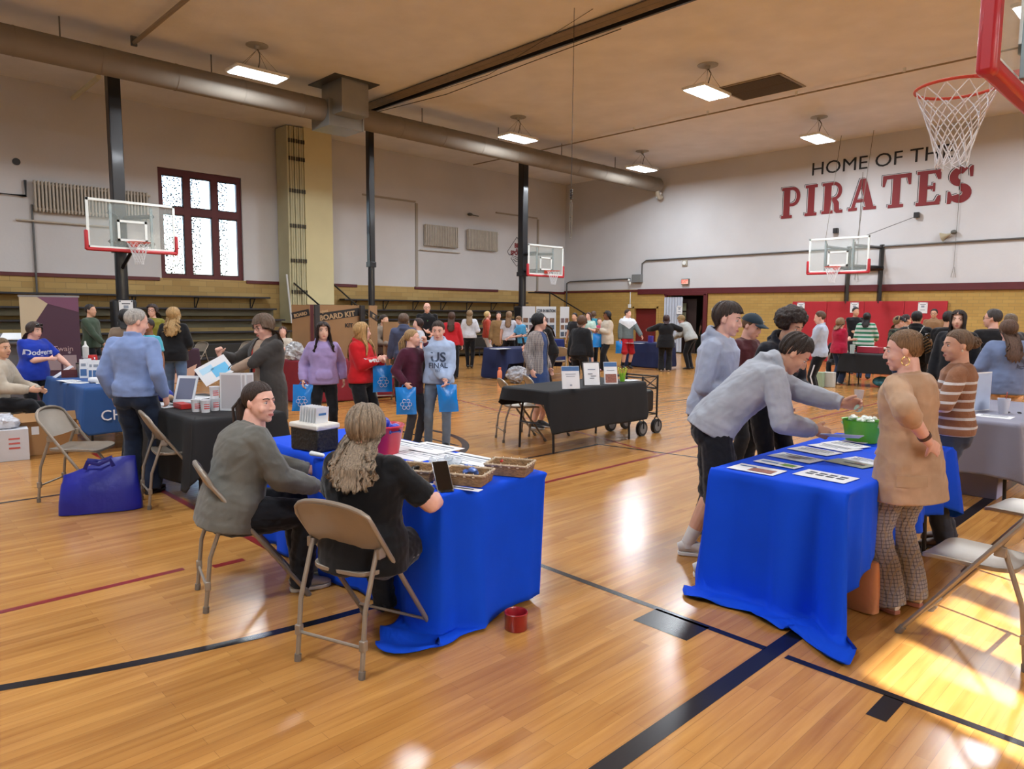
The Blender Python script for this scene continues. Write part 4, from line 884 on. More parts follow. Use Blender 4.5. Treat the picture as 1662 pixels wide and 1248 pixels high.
RYn = np.stack([(1, 0, 0), (0, 0, 1), (0, -1, 0)], 1)        # faces -Y, reading along +X
m_paper = mat('white_paper', '#d9dcdf', .7); m_ink = mat('dark_print', '#3c4450', .7)
dots = lambda: [(-.42, .44, .10, .07, m_ink), (.42, .44, .10, .07, m_ink), (0, .30, .6, .05, m_ink), (0, .12, .35, .18, mat('grey_print', '#8a93a0', .7)), (0, -.2, .5, .04, m_ink)]
sheet('poster', 'white notice sheet taped to the padded post of the near left backboard', 'poster', (-18.5 + .235, 5.13, 1.62), RX, .30, .40, m_paper, dots()); sheet('poster', 'second white sheet below the notice on the padded post', 'poster', (-18.5 + .235, 5.13, 1.18), RX, .28, .36, m_paper)
sheet('poster', 'small white notice taped on the slim black post without a backboard', 'poster', (-18.5 + .105, 12.0, 1.52), RX, .24, .36, m_paper, dots()); sheet('poster', 'white notice on the padded post of the far left backboard', 'poster', (-18.7 + .235, 18.64, 1.6), RX, .30, .38, m_paper, dots())
# ---- baskets
def net(m, c, r=.225, L=.44, n=12, rows=7, rad=.004, rb=.088):
    c = np.array(c, float)
    def pt(i, j):
        t = i / rows; rr_ = r * (1 - t) ** 1.25 * .55 + (rb + (r - rb) * (1 - t) ** 1.6) * .45 + rb * .0; rr_ = rb + (r - rb) * (1 - t) ** 1.35; a = 2 * math.pi * (j + (i % 2) * .5) / n
        return c + np.array([rr_ * math.cos(a), rr_ * math.sin(a), -L * t - .01])
    for i in range(rows):
        for j in range(n):
            m.tube([pt(i, j), pt(i + 1, j)], rad, 4); m.tube([pt(i, j), pt(i + 1, j - 1 if i % 2 == 0 else j + 1)], rad, 4)
    for j in range(n): m.tube([pt(rows, j), pt(rows, j) + np.array([0, 0, -.03]), pt(rows, j + 1)], rad, 4)
m_bglass = mat('backboard_glass', '#cfdcd8', .06, alpha=.16, spec=.6); m_bwhite = mat('backboard_white', '#e3eae8', .4); m_pad = mat('red_pad', '#b4202c', .45, coat=.2); m_rim = mat('orange_rim', '#c2402c', .4); m_net = mat('white_net', '#dcdfe4', .8)
def basket(label, c, ang, arms, near=False, zb=2.93, W=1.83, H=1.07, rimz=3.08):
    """c = centre of the board's face; faces local +X"""
    t = thing('basketball_hoop', label, 'basketball hoop', (c[0], c[1], 0), ang); zc = zb + H / 2; e = .055
    MB().box((-.01, 0, zc), (.012, W - .08, H - .08)).build('glass', m_bglass, t, smooth=False)
    f = MB()
    for s in (-1, 1): f.box((0, s * (W / 2 - e / 2), zc), (.03, e, H)); f.box((0, 0, zc + s * (H / 2 - e / 2)), (.03, W, e))
    f.build('board_frame', m_bwhite, t, smooth=False, bevel=.004)
    f = MB()
    for s in (-1, 1): f.box((.0, s * .28, zb + .42), (.016, .05, .46)); f.box((.0, 0, zb + .42 + s * .205), (.016, .61, .05))
    f.build('target_square', m_bwhite, t, smooth=False)
    p = MB(); pw = .05 if not near else .06
    p.box((.0, 0, zb - .02), (.09, W + .06, .075))
    for s in (-1, 1): p.box((.0, s * (W / 2 + .012), zb + .17), (.09, .075, .42)) if not near else p.box((.0, s * (W / 2 + .012), zb + .17), (.09, .10, .48))
    p.build('edge_pad', m_pad, t, bevel=.025)
    th = np.linspace(0, 2 * math.pi, 41); rx = .375
    r_ = MB().loft([(rx + .2286 * math.cos(a), .2286 * math.sin(a), rimz) for a in th], .0095, n=8, up=(0, 0, 1)); r_.box((.05, 0, rimz - .03), (.14, .15, .10)).loft([(.06, .06, rimz), (.16, .10, rimz), (.24, .19, rimz)], .011, n=6).loft([(.06, -.06, rimz), (.16, -.10, rimz), (.24, -.19, rimz)], .011, n=6)
    r_.build('rim', m_rim, t, bevel=0); n_ = MB(); net(n_, (rx, 0, rimz), rad=.0036 if near else .0045, n=12); n_.build('net', m_net, t)
    a_ = MB()
    for s in (-1, 1): a_.box((-.06, s * .42, zb + .5), (.05, .05, H - .1))
    a_.build('board_rail', mat('rail_steel', '#8fa0a6', .35, metal=.6), t, bevel=.004)
    for (p0, p1, w_) in arms: MB().loft([p0, p1], w_ / 2, n=4, up=(0, 0, 1)).build('support_arm', m_black, t)
    return t
B1 = (-17.53, 5.13); B2 = (-17.70, 18.83); B3 = (-8.98, 22.75)
basket('glass backboard and red rim on the black post nearest the left window', B1, 0, [((-.05, .45, 3.72), (-.9, .05, 3.72), .10), ((-.05, -.45, 3.72), (-.9, -.05, 3.72), .10), ((-.05, .45, 3.1), (-.9, .05, 3.1), .10), ((-.05, -.45, 3.1), (-.9, -.05, 3.1), .10), ((-.9, 0, 2.55), (-.05, 0, 2.95), .09)])
basket('small glass backboard on the far left black post beside the corner', B2, 0, [((-.05, .45, 3.72), (-.9, -.1, 3.72), .10), ((-.05, .45, 3.1), (-.9, -.1, 3.1), .10), ((-.05, -.45, 3.72), (-.9, -.2, 3.72), .1), ((-.05, -.45, 3.1), (-.9, -.2, 3.1), .1)])
b3 = basket('glass backboard on black brackets below the PIRATES lettering', B3, -math.pi / 2, [((-.06, s * .42, z_), (-2.2, s * .52, z_ + .05), .09) for s in (-1, 1) for z_ in (3.12, 3.75)] + [((-.1, s * .42, 3.05), (-.1, s * .42, 3.85), .09) for s in (-1, 1)] + [((-2.2, s * .52, 2.0), (-2.2, s * .52, 3.9), .15) for s in (-1, 1)] + [((-2.15, -.62, 3.13), (-2.15, .62, 3.13), .14)])
rimc = at(1553, 143, 3.05); NB4 = (rimc[0] + .375, rimc[1])
basket('red padded glass backboard and white net close overhead at the top right', NB4, math.pi, [((-.06, s * .42, 3.4), (-2.6, s * .5, 4.6), .09) for s in (-1, 1)] + [((-2.6, s * .5, 4.6), (-2.6, s * .5, ZC), .09) for s in (-1, 1)], near=True, zb=2.90, rimz=3.05)
# ---- bleachers
def bleachers(y0, y1, label, top=True):
    t = thing('bleachers', label, 'bleachers', (-19.45, (y0 + y1) / 2, 0)); L = y1 - y0; mr = mat('riser_boards', '#6a6550', .6, var=.22, vscale=3, stretch=(1, .3, 4)); ms = m_dkwood
    nr = 5
    for i in range(nr):
        z = .30 + i * .335; x = -.12 - i * .56
        MB().box((x, 0, z), (.30, L, .05)).build('bench', ms, t, smooth=False, bevel=.006)
        MB().box((x - .33, 0, z - .20), (.40, L, .035)).build('footboard', ms, t, smooth=False); MB().box((x - .15, 0, z - .10 - .05), (.03, L, .16)).build('riser', mr, t, smooth=False) if i == 0 else MB().box((x - .13, 0, z - .115), (.03, L, .21)).build('riser', mr, t, smooth=False)
    n = int(L / 1.9)
    for j in range(n + 1):
        y = -L / 2 + .05 + j * (L - .1) / n
        MB().loft([(-.05, y, 0), (-.05, y, .28)], .03, n=4).build('frame', m_black, t)
    MB().box((-1.5, 0, .35), (2.2, L - .2, .6)).build('under_shade', mat('under_shadow', '#2b2823', .8), t, smooth=False)  # solid dark block standing in for the shade beneath the benches
    return t
def wall_bench(y0, y1, label, n):
    t = thing('wall_bench', label, 'bench', (XL, (y0 + y1) / 2, 2.0)); L = y1 - y0; MB().box((.24, 0, 0), (.36, L, .05)).build('bench_top', m_dkwood, t, smooth=False, bevel=.005)
    for j in range(n):
        y = -L / 2 + .5 + j * (L - 1) / max(1, n - 1); MB().loft([(.38, y, -.03), (.03, y, -.42)], .018, n=6).loft([(.03, y, -.02), (.03, y, -.45)], .018, n=6).loft([(.03, y, -.03), (.4, y, -.03)], .018, n=6).build('bracket', m_black, t)
    return t
bleachers(-4.5, 10.5, 'dark wooden bleachers along the left wall, left of the square pillar'); bleachers(12.9, 21.6, 'dark wooden bleachers along the left wall behind the far crowd')
wall_bench(-4.5, 10.4, 'long dark bench on wall brackets above the left bleachers', 9); wall_bench(13.1, 22.2, 'long dark bench on wall brackets above the far bleachers', 7)
def rail(label, P, posts, cat='handrail'):
    t = thing('handrail', label, cat, (P[0][0], P[0][1], 0)); o = np.array([P[0][0], P[0][1], 0]); MB().tube([np.array(p) - o for p in P], .028, 8).build('rail', m_black, t)
    for a, b in posts: MB().tube([np.array(a) - o, np.array(b) - o], .025, 8).build('rail_post', m_black, t)
rail('blue-black stair rail sloping down in front of the folding partition', [(-21.6, 11.0, 2.55), (-21.5, 11.0, 2.5), (-19.2, 11.3, 1.25)], [((-21.5, 11.0, 1.4), (-21.5, 11.0, 2.5)), ((-19.2, 11.3, 0), (-19.2, 11.3, 1.25))])
rail('black stair rail descending behind the slim black post', [(-22.0, 12.75, 2.5), (-19.3, 12.8, 1.15)], [((-20.9, 12.78, .8), (-20.9, 12.78, 1.95)), ((-19.3, 12.8, 0), (-19.3, 12.8, 1.15))])
rail('black stair rail in the back left corner by the far bleachers', [(-21.9, 22.2, 2.45), (-20.9, 22.5, 2.45), (-18.6, 23.2, 1.15)], [((-20.9, 22.5, 0), (-20.9, 22.5, 2.45)), ((-19.4, 22.95, 0), (-19.4, 22.95, 1.6))])
# ---- wall equipment
def radiator(label, y0, y1, z0, z1):
    t = thing('radiator', label, 'radiator', (XL + .12, (y0 + y1) / 2, (z0 + z1) / 2)); n = int((y1 - y0) / .082); H = z1 - z0; mr = mat('radiator_paint', '#bdb6aa', .5, var=.08)
    for i in range(n):
        y = -(y1 - y0) / 2 + .04 + i * .082; MB().box((0, y, 0), (.16, .05, H)).build('radiator_fin', mr, t, bevel=.02)
    MB().tube([(0, -(y1 - y0) / 2, -H / 2 + .08), (0, (y1 - y0) / 2, -H / 2 + .08)], .03).tube([(0, -(y1 - y0) / 2, H / 2 - .08), (0, (y1 - y0) / 2, H / 2 - .08)], .03).build('header_pipe', mr, t)
radiator('long wall radiator behind the near left backboard', 4.15, 7.0, 4.12, 4.92); radiator('left one of the two small wall radiators right of the slim post', 16.80, 18.45, 4.12, 4.93); radiator('right one of the two small wall radiators right of the slim post', 18.95, 20.65, 4.12, 4.93)
pipe('wall_pipe', 'dark steam pipe dropping from the long radiator to the brick', [(XL + .08, 3.2, 4.5), (XL + .08, 4.0, 4.5), (XL + .08, 4.0, 4.9)], .035, m_black); pipe('wall_pipe', 'thin grey vertical pipe running down the left wall to a small grey box', [(XL + .06, 4.12, 4.3), (XL + .06, 4.12, 1.9)], .025, m_conduit)
pipe('wall_pipe', 'horizontal pale pipe under the long radiator', [(XL + .08, 3.75, 3.88), (XL + .08, 6.3, 3.88)], .025, mat('radiator_paint', '#bdb6aa')); pipe('wall_pipe', 'horizontal pale pipe under the two small radiators', [(XL + .08, 16.6, 3.95), (XL + .08, 18.6, 3.95)], .02, mat('radiator_paint', '#bdb6aa'))
o = MB().box((XL + .08, 4.3, 1.82), (.08, .18, .22)).build('junction_box', mat('box_blue', '#8fa6bd', .5), bevel=.01); tag(o, 'small pale blue junction box on the bricks at the far left', 'junction box')
pipe('wall_conduit', 'grey conduit climbing out of the back left corner and running to the grey electric box', [(-22.1, YB - .06, 1.1), (-22.1, YB - .06, 2.95), (-21.9, YB - .06, 3.02), (-18.5, YB - .06, 3.06)], .03, m_conduit, 'conduit')
pipe('wall_conduit', 'long grey conduit running high across the PIRATES wall', [(-17.9, YB - .06, 3.2), (-17.9, YB - .06, 3.68), (-17.7, YB - .06, 3.80), (-4.2, YB - .06, 3.86), (XR - .1, YB - .06, 3.88)], .028, m_conduit, 'conduit')
o = MB().box((-18.1, YB - .10, 3.06), (.46, .18, .34)).build('electric_box', mat('grey_box', '#7e8283', .5, metal=.2), bevel=.01); tag(o, 'grey electric box at the left of the back wall', 'electric box')
t = thing('flood_lamp', 'small white double flood lamp beside the grey electric box', 'lamp', (-18.5, YB - .05, 2.95)); MB().ell((-.02, -.06, .05), (.06, .05, .06)).ell((.06, -.1, -.08), (.055, .05, .08)).build('lamp_head', m_white, t)
pipe('wall_conduit', 'white vertical conduit between the grey electric box and a small switch', [(-18.48, YB - .04, 1.95), (-18.48, YB - .04, 2.5)], .018, m_white, 'conduit')
o = MB().box((-18.5, YB - .05, 1.9), (.13, .06, .16)).build('switch_box', m_white, bevel=.008); tag(o, 'small white switch box on the yellow brick left of the red door', 'switch')
t = thing('exit_sign', 'lit red exit sign on the back wall above the open doorway', 'exit sign', (-15.78, YB - .05, 2.87)); MB().box((0, 0, 0), (.34, .08, .24)).build('sign_box', mat('exit_frame', '#6d6a60', .5), t, bevel=.008); MB().box((0, -.045, 0), (.28, .01, .17)).build('sign_face', mat('exit_face', '#d4c4b8', .5, emit='#ff8a70', es=.5), t)
text('exit_letters', 'EXIT', .17, (0, -.053, 0), RYn, mat('exit_red', '#d01810', .5, emit='#ff2a1a', es=2.5), t, sx=.8, bold=.003)
for x, y, z, l in ((-7.48, YB - .1, 4.75, 'small dark wall speaker right of the far backboard'), (-9.95, YB - .1, 4.45, 'small dark wall speaker left above the far backboard')):
    t = thing('wall_speaker', l, 'speaker', (x, y, z)); MB().box((0, 0, 0), (.15, .14, .17)).build('speaker_case', m_black, t, bevel=.01); MB().box((0, -.075, 0), (.12, .01, .14)).build('speaker_grille', mat('grille', '#2a2b2e', .8), t)
pipe('cable', 'thin cable sloping from the far backboard up to the right wall speaker', [(-8.65, YB - .9, 4.15), (-7.5, YB - .15, 4.7)], .008, m_black, 'cable'); 
for x, l in ((-9.75, 'left thin cable from the ceiling to the far backboard'), (-8.75, 'right thin cable from the ceiling to the far backboard')): pipe('cable', l, [(x + .05, 24.3, ZC), (x, 23.6, 3.95)], .009, mat('grey_wire', '#6b665c', .5), 'cable')
for x, l in ((-9.2, 'faint wire loop hanging left on the PIRATES wall'), (-6.35, 'faint wire loop hanging right on the PIRATES wall')): pipe('cable', l, [(x, YB - .05, 6.3), (x - .02, YB - .05, 3.1), (x - .08, YB - .05, 2.8), (x + .05, YB - .05, 2.78), (x, YB - .05, 3.1)], .007, mat('grey_wire', '#6b665c', .5), 'cable')
t = thing('horn_speaker', 'small beige horn loudspeaker on the right of the back wall', 'speaker', (-6.5, YB - .1, 4.1)); MB().lathe([(.03, 0), (.05, .1), (.14, .25), (.15, .26), (.13, .25)], 20).build('horn', mat('beige_horn', '#a89f86', .5), t).rotation_euler = (0, -1.9, 0); MB().ell((.08, 0, .05), (.09, .08, .07)).build('horn_driver', mat('horn_grey', '#5b5a55', .5), t)
t = thing('wall_thermostat', 'small round thermostat plate low on the left part of the back wall', 'thermostat', (-15.85, YB - .03, 3.62)); MB().box((0, 0, 0), (.24, .05, .24)).build('plate', mat('thermo_plate', '#a5a194', .5), t, bevel=.01); MB().lathe([(.0, 0), (.08, 0), (.08, .03), (0, .03)], 16).build('dial', m_white, t, loc=(0, -.03, 0)).rotation_euler = (math.pi / 2, 0, 0)
# red wall padding with sheets
t = thing('wall_padding', 'bright red wall padding along the base of the back wall', 'wall padding', (-8.9, YB - .06, 0))
for i in range(4): MB().box((-2.43 + .61 + i * 1.22, 0, 1.04), (1.21, .09, 2.06)).build('pad_panel', mat('red_wall_pad', '#a81d2a', .5, var=.04), t, bevel=.012)
for px, l in ((1300, 'white sheet with a crest at the left end of the red wall padding'), (1387, 'white sheet with a crest on the middle of the red wall padding'), (1498, 'white sheet with a crest at the right of the red wall padding')):
    d = along(px, 494, 1) - np.array([0, 0, CAM_H]); k = (YB - .12) / d[1]; sheet('poster', l, 'poster', (d[0] * k, YB - .12, 1.86), RYn, .27, .34, m_paper, dots())
sheet('poster', 'white sheet with a crest on the yellow brick right of the hall doorway', 'poster', (-14.45, YB - .01, 1.65), RYn, .27, .36, m_paper, dots()); sheet('poster', 'white sheet with a crest hanging in the hall doorway', 'poster', (-15.95, YB - .16, 1.75), RYn, .27, .34, m_paper, dots())
# ---- lettering painted on the walls
m_let = mat('pirates_red', '#7a2226', .7); m_letk = mat('letter_black', '#17181a', .7)
o = text('wall_lettering', 'HOME OF THE', .56, (-8.77, YB - .012, 6.62), RYn, m_letk, ext=.003, sx=1.20); 
def fit_text(o, x0, x1, z0, z1, y):
    me = o.data; n = len(me.vertices); co = np.empty(n * 3); me.vertices.foreach_get('co', co); co = co.reshape(-1, 3); a, b = co.min(0), co.max(0)
    co[:, 0] = x0 + (co[:, 0] - a[0]) / (b[0] - a[0]) * (x1 - x0); co[:, 2] = z0 + (co[:, 2] - a[2]) / (b[2] - a[2]) * (z1 - z0); me.vertices.foreach_set('co', co.ravel()); me.update()
fit_text(o, -10.90, -6.62, 6.40, 6.83, 0); 
def islands(o, root, name):
    me = o.data; par = list(range(len(me.vertices)))
    def fd(i):
        while par[i] != i: par[i] = par[par[i]]; i = par[i]
        return i
    for p in me.polygons:
        v = list(p.vertices)
        for q in v[1:]: par[fd(q)] = fd(v[0])
    gs = {}
    for p in me.polygons: gs.setdefault(fd(p.vertices[0]), []).append(list(p.vertices))
    for g in gs.values():
        m = MB(); ids = sorted({i for f in g for i in f}); mp = {i: k for k, i in enumerate(ids)}; m.add([tuple(me.vertices[i].co) for i in ids], [[mp[i] for i in f] for f in g]); q = m.build(name, me.materials[0], root, smooth=False)
    bpy.data.objects.remove(o)
islands(o, thing('wall_lettering', 'black HOME OF THE lettering painted high on the back wall', 'wall lettering'), 'letter')
S_ = .26      # slab-serif capitals, 1 unit high
def bar(x0, y0, x1, y1): return [(x0, y0), (x1, y0), (x1, y1), (x0, y1)]
def ring(cx, cy, ro, ri, rx, a0, a1, n=14):
    o_ = [(cx + ro * rx * math.cos(a), cy + ro * math.sin(a)) for a in np.linspace(a0 * D2R, a1 * D2R, n)]; i_ = [(cx + ri * rx * .8 * math.cos(a), cy + ri * math.sin(a)) for a in np.linspace(a1 * D2R, a0 * D2R, n)]; return o_ + i_
GL = {'P': [bar(.08, 0, .32, 1), bar(0, 0, .42, .10), bar(0, .90, .4, 1), bar(.3, .90, .45, 1), bar(.3, .38, .45, .48), ring(.42, .69, .31, .20, .92, -90, 90)],
      'I': [bar(.10, 0, .34, 1), bar(0, 0, .44, .10), bar(0, .90, .44, 1)],
      'R': [bar(.08, 0, .32, 1), bar(0, 0, .40, .10), bar(0, .90, .4, 1), bar(.3, .90, .45, 1), bar(.3, .42, .45, .52), ring(.42, .71, .29, .19, .95, -90, 90), [(.32, .48), (.50, .48), (.60, .34), (.62, .10), (.74, .10), (.74, 0), (.52, 0), (.44, .08), (.42, .30)]],
      'A': [[(.08, .06), (.20, .06), (.46, .93), (.36, 1)], [(.36, 1), (.56, 1), (.84, .06), (.58, .06), (.42, .72)], bar(.22, .26, .62, .36), bar(0, 0, .30, .10), bar(.50, 0, .92, .10)],
      'T': [bar(.32, 0, .56, 1), bar(.20, 0, .68, .10), bar(0, .88, .88, 1), [(0, .66), (.07, .66), (.14, .90), (0, .90)], [(.88, .66), (.81, .66), (.74, .90), (.88, .90)]],
      'E': [bar(.08, 0, .32, 1), bar(0, 0, .70, .10), bar(0, .90, .68, 1), bar(.3, .46, .52, .55), bar(.48, .38, .55, .63), [(.72, .26), (.64, .26), (.54, .08), (.72, .08)], [(.70, .72), (.62, .72), (.52, .92), (.70, .92)]],
      'S': [ring(.34, .73, .27, .08, 1.15, 50, 268), ring(.36, .27, .27, .06, 1.15, -165, 92), [(.60, .70), (.68, .70), (.68, 1.0), (.62, 1.0), (.56, .93)], [(.0, .34), (.07, .34), (.16, .16), (.10, 0), (.0, 0)]]}
GW = {'P': .72, 'I': .44, 'R': .76, 'A': .92, 'T': .88, 'E': .74, 'S': .72}
pr = thing('wall_lettering', 'big red slab-serif PIRATES lettering with black edges on the back wall', 'wall lettering', (0, YB, 0)); tot = sum(GW[c] for c in 'PIRATES') + .17 * 6; x = -11.95; sc_ = (11.95 - 6.0) / tot; zb_ = 5.07
for i, c in enumerate('PIRATES'):
    hh = 1.02 + .06 * abs(i - 3) / 3; z0 = zb_ - .05 * abs(i - 3) / 3; ml = MB(); mk = MB(); rw_ = MB()
    for k, pg in enumerate(GL[c]):
        ml.prism([(a * sc_, b * hh) for a, b in pg], (x, -.012 - .0004 * k, z0), (1, 0, 0), (0, 0, 1), (0, -.004, 0))
        rw_.prism([(a * sc_, b * hh) for a, b in pg], (x - .022, -.008 - .0002 * k, z0 + .018), (1, 0, 0), (0, 0, 1), (0, -.003, 0))
        mk.prism([(a * sc_, b * hh) for a, b in pg], (x - .045, -.004 - .0002 * k, z0 + .034), (1, 0, 0), (0, 0, 1), (0, -.003, 0))
    ml.build('letter', m_let, pr, smooth=False); rw_.build('letter_gap', m_plaster, pr, smooth=False); mk.build('letter_edge', m_letk, pr, smooth=False); x += (GW[c] + .17) * sc_
bd = thing('wall_emblem', 'diamond outline with BE A SPORT lettering painted on the left wall', 'wall emblem', (XL, 21.85, 4.2)); d_ = .62
f = MB(); P = [(0, .63), (-.56, -.02), (-.47, -.14), (-.2, -.16), (-.35, -.28), (0, -.62), (.35, -.28), (.2, -.16), (.47, -.14), (.56, -.02), (0, .63)]
f.loft([(.012, -a, b) for a, b in P], .012, n=4); f.build('outline', m_letk, bd); text('lettering', 'BE', .26, (.012, 0, .26), RX, m_let, bd, bold=.012); text('lettering', 'A', .16, (.012, 0, .08), RX, m_let, bd, bold=.012); text('lettering', 'SPORT', .24, (.012, 0, -.06), RX, m_let, bd, bold=.012)
MB().loft([(.014, -.22, -.25), (.014, -.1, -.2), (.014, .08, -.26), (.014, .2, -.22)], .012, n=4).loft([(.014, -.2, -.33), (.014, -.02, -.42), (.014, .12, -.38), (.014, .22, -.3)], .012, n=4).loft([(.014, -.1, -.28), (.014, .02, -.33), (.014, .12, -.31)], .01, n=4).build('clasped_hands', m_letk, bd)
for y, z, l in ((3.85, 5.35, 'round hole with a dark rim in the plaster high on the left wall'),):
    o = MB().tube([(XL, y, z), (XL + .02, y, z)], .09, 16).build('wall_hole', m_black); tag(o, l, 'hole')
o = MB().ell((XL + .1, 19.1, 5.52), (.1, .12, .06)).tube([(XL + .05, 19.1, 5.52), (XL + .05, 19.6, 5.50)], .02).build('wall_horn', mat('horn_grey', '#5b5a55', .5)); tag(o, 'small grey horn fitting above the two small radiators', 'wall fitting')
# ---------------------------------------------------------------- folding chairs
m_tan = mat('chair_tan_enamel', '#8f8578', .38, metal=.35, var=.10, vscale=5); m_foot = mat('chair_rubber', '#6d655c', .7); m_steel = mat('chair_bright', '#a9a59e', .3, metal=.7)
def make_chair():
    t = thing('folding_chair', 'tan metal folding chair', 'chair'); w_ = .215
    f0, f1 = np.array([0, .26, .015]), np.array([0, -.235, .70]); top = []
    for a in np.linspace(0, math.pi, 11): top.append(np.array([w_ * math.cos(a), -.235 - .055 * math.sin(a), .70 + .09 * math.sin(a) ** .8]))
    R_ = np.array([w_, 0, 0]); MB().tube([f0 + R_, (f0 + f1) / 2 + R_] + top + [(f0 + f1) / 2 - R_, f0 - R_], .0125, 10).build('main_tube', m_tan, t)
    for s in (-1, 1):
        MB().tube([(s * (w_ - .028), -.285, .015), (s * (w_ - .028), -.255, .30), (s * (w_ - .028), -.165, .56)], .0115, 10).build('rear_leg', m_tan, t)
        MB().cyl((s * w_, .265, 0), (s * w_, .24, .04), .017).build('rubber_foot', m_foot, t); MB().cyl((s * (w_ - .028), -.286, 0), (s * (w_ - .028), -.283, .035), .016).build('rubber_foot', m_foot, t)
        MB().box((s * (w_ - .012), -.155, .545), (.02, .05, .05)).build('bracket', m_tan, t, bevel=.004); MB().box((s * (w_ - .028), -.272, .15), (.03, .03, .05)).build('bracket', m_tan, t, bevel=.004)
    MB().tube([(-w_, .205, .09), (w_, .205, .09)], .008, 8).build('front_stretcher', m_tan, t); MB().tube([(-w_ + .03, -.275, .14), (w_ - .03, -.275, .14)], .008, 8).build('rear_stretcher', m_tan, t)
    # back panel
    G, H = [], []
    for i in range(9):
        v = i / 8; row, r2 = [], []
        for j in range(13):
            u = j / 12 * 2 - 1; a = math.acos(max(-1, min(1, u * .985))); zt_ = .70 + .082 * math.sin(a) ** .8; zb = .565 - .012 * math.cos(u * 1.5); z = zb + (zt_ - zb) * v
            yy = -.235 - (z - .70) * -.35 if z < .70 else -.235 - .35 * (z - .70) ; yy = -.235 + (.70 - z) * .60 if z < .70 else -.235 - (z - .7) * .5
            yy -= .022 * (1 - u * u); row.append((u * (w_ - .006), yy, z)); r2.append((u * (w_ - .006), yy - .006, z))
        G.append(row); H.append(r2)
    MB().grid(G, thick=H).build('back_panel', m_tan, t)
    # seat pan
    G, H = [], []
    for i in range(11):
        v = i / 10 * 2 - 1; row, r2 = [], []
        for j in range(11):
            u = j / 10 * 2 - 1; x = u * (.195 - .03 * (v < -.0) * v * v + (.005 if v > .6 else 0)) ; y = v * .20 - .005; z = .445 + .012 * (abs(u) ** 3) - .012 * (1 - u * u) * (1 - v * v) - .02 * max(0, v - .75) * 4 * .5 + .012 * max(0, -v - .6)
            rr = math.hypot(max(0, abs(u) - .7), max(0, abs(v) - .7)) / .3; 
            if rr > 1: x *= 1 - .05 * (rr - 1) * 3; y *= 1 - .05 * (rr - 1) * 3
            row.append((x, y, z)); r2.append((x, y, z - .022))
        G.append(row); H.append(r2)
    MB().grid(G, thick=H).build('seat', m_tan, t, bevel=.004); return t
_c0 = make_chair(); _used = []
def chair(xy, heading, label, group='tan metal folding chairs'):
    t = _c0 if not _used else copy_tree(_c0); _used.append(1); t['label'] = label; t['group'] = group
    t.location = (float(xy[0]), float(xy[1]), 0); t.rotation_euler = (0, 0, (heading - 90) * D2R); return t
chair((-3.93, 1.72), 76, 'tan folding chair holding the seated woman in the grey sweater'); chair((-2.91, 1.84), 110, 'nearest tan folding chair, under the seated woman in black')
chair((-6.97, 1.56), 50, 'empty tan folding chair seen side on behind the big blue bag'); chair((-6.30, 2.14), 82, 'empty tan folding chair pushed to the black table with white cups')
chair((-.86, 4.12), 176, 'nearest metal folding chair at the right edge, in the sun'); chair((-.85, 5.35), 172, 'second metal folding chair at the right edge, only its sunlit seat showing')
chair((-6.42, 6.40), 62, 'tan folding chair tucked behind the black table with three signs'); chair((-6.50, 6.95), 60, 'second folding chair partly hidden under the black cloth table')
chair((-18.55, 6.75), -70, 'tan folding chair by the left bleachers, the one nearer the plum table'); chair((-18.1, 7.75), -70, 'tan folding chair by the left bleachers, right of its twin')
chair((-11.9, 12.25), 140, 'tan folding chair at the navy table beside the plastic bag'); chair((-11.75, 12.95), 140, 'tan folding chair at the navy table, half hidden by the woman in the blazer')
chair((-10.75, 7.2), 160, 'tan folding chair beside the maroon table behind the girl in red'); chair((-10.4, 18.35), 80, 'folding chair with a blue cover beside the stooping woman'); chair((-9.85, 1.55), 30, 'brown folding chair under the seated woman in cream at the left edge')
chair((-8.9, 9.2), 60, 'folding chair standing behind the boy in the dark hooded top') if False else None
# ---------------------------------------------------------------- tables and cloths
m_ttop = mat('table_plastic', '#b8b4aa', .5); m_tleg = mat('table_leg', '#2b2b2e', .4, metal=.4)
def table(label, x0, x1, y0, y1, h=.735, group='folding tables', ang=0, c=None):
    cx, cy = (x0 + x1) / 2, (y0 + y1) / 2; W, D = x1 - x0, y1 - y0; t = thing('folding_table', label, 'table', (cx, cy, 0), ang)
    MB().box((0, 0, h - .02), (W - .03, D - .03, .035)).build('tabletop', m_ttop, t, bevel=.01); lx = W > D; L, S2 = (W, D) if lx else (D, W)
    for s in (-1, 1):
        for q in (-1, 1):
            p = [(s * (L / 2 - .42), q * (S2 / 2 - .10), h - .05), (s * (L / 2 - .20), q * (S2 / 2 - .08), h - .12), (s * (L / 2 - .16), q * (S2 / 2 - .07), .3), (s * (L / 2 - .16), q * (S2 / 2 - .06), 0)]
            MB().tube([a if lx else (a[1], a[0], a[2]) for a in p], .0145, 8).build('leg', m_tleg, t)
        p = [(s * (L / 2 - .16), -(S2 / 2 - .07), .32), (s * (L / 2 - .16), S2 / 2 - .07, .32)]; MB().tube([a if lx else (a[1], a[0], a[2]) for a in p], .010, 8).build('crossbar', m_tleg, t)
    return t
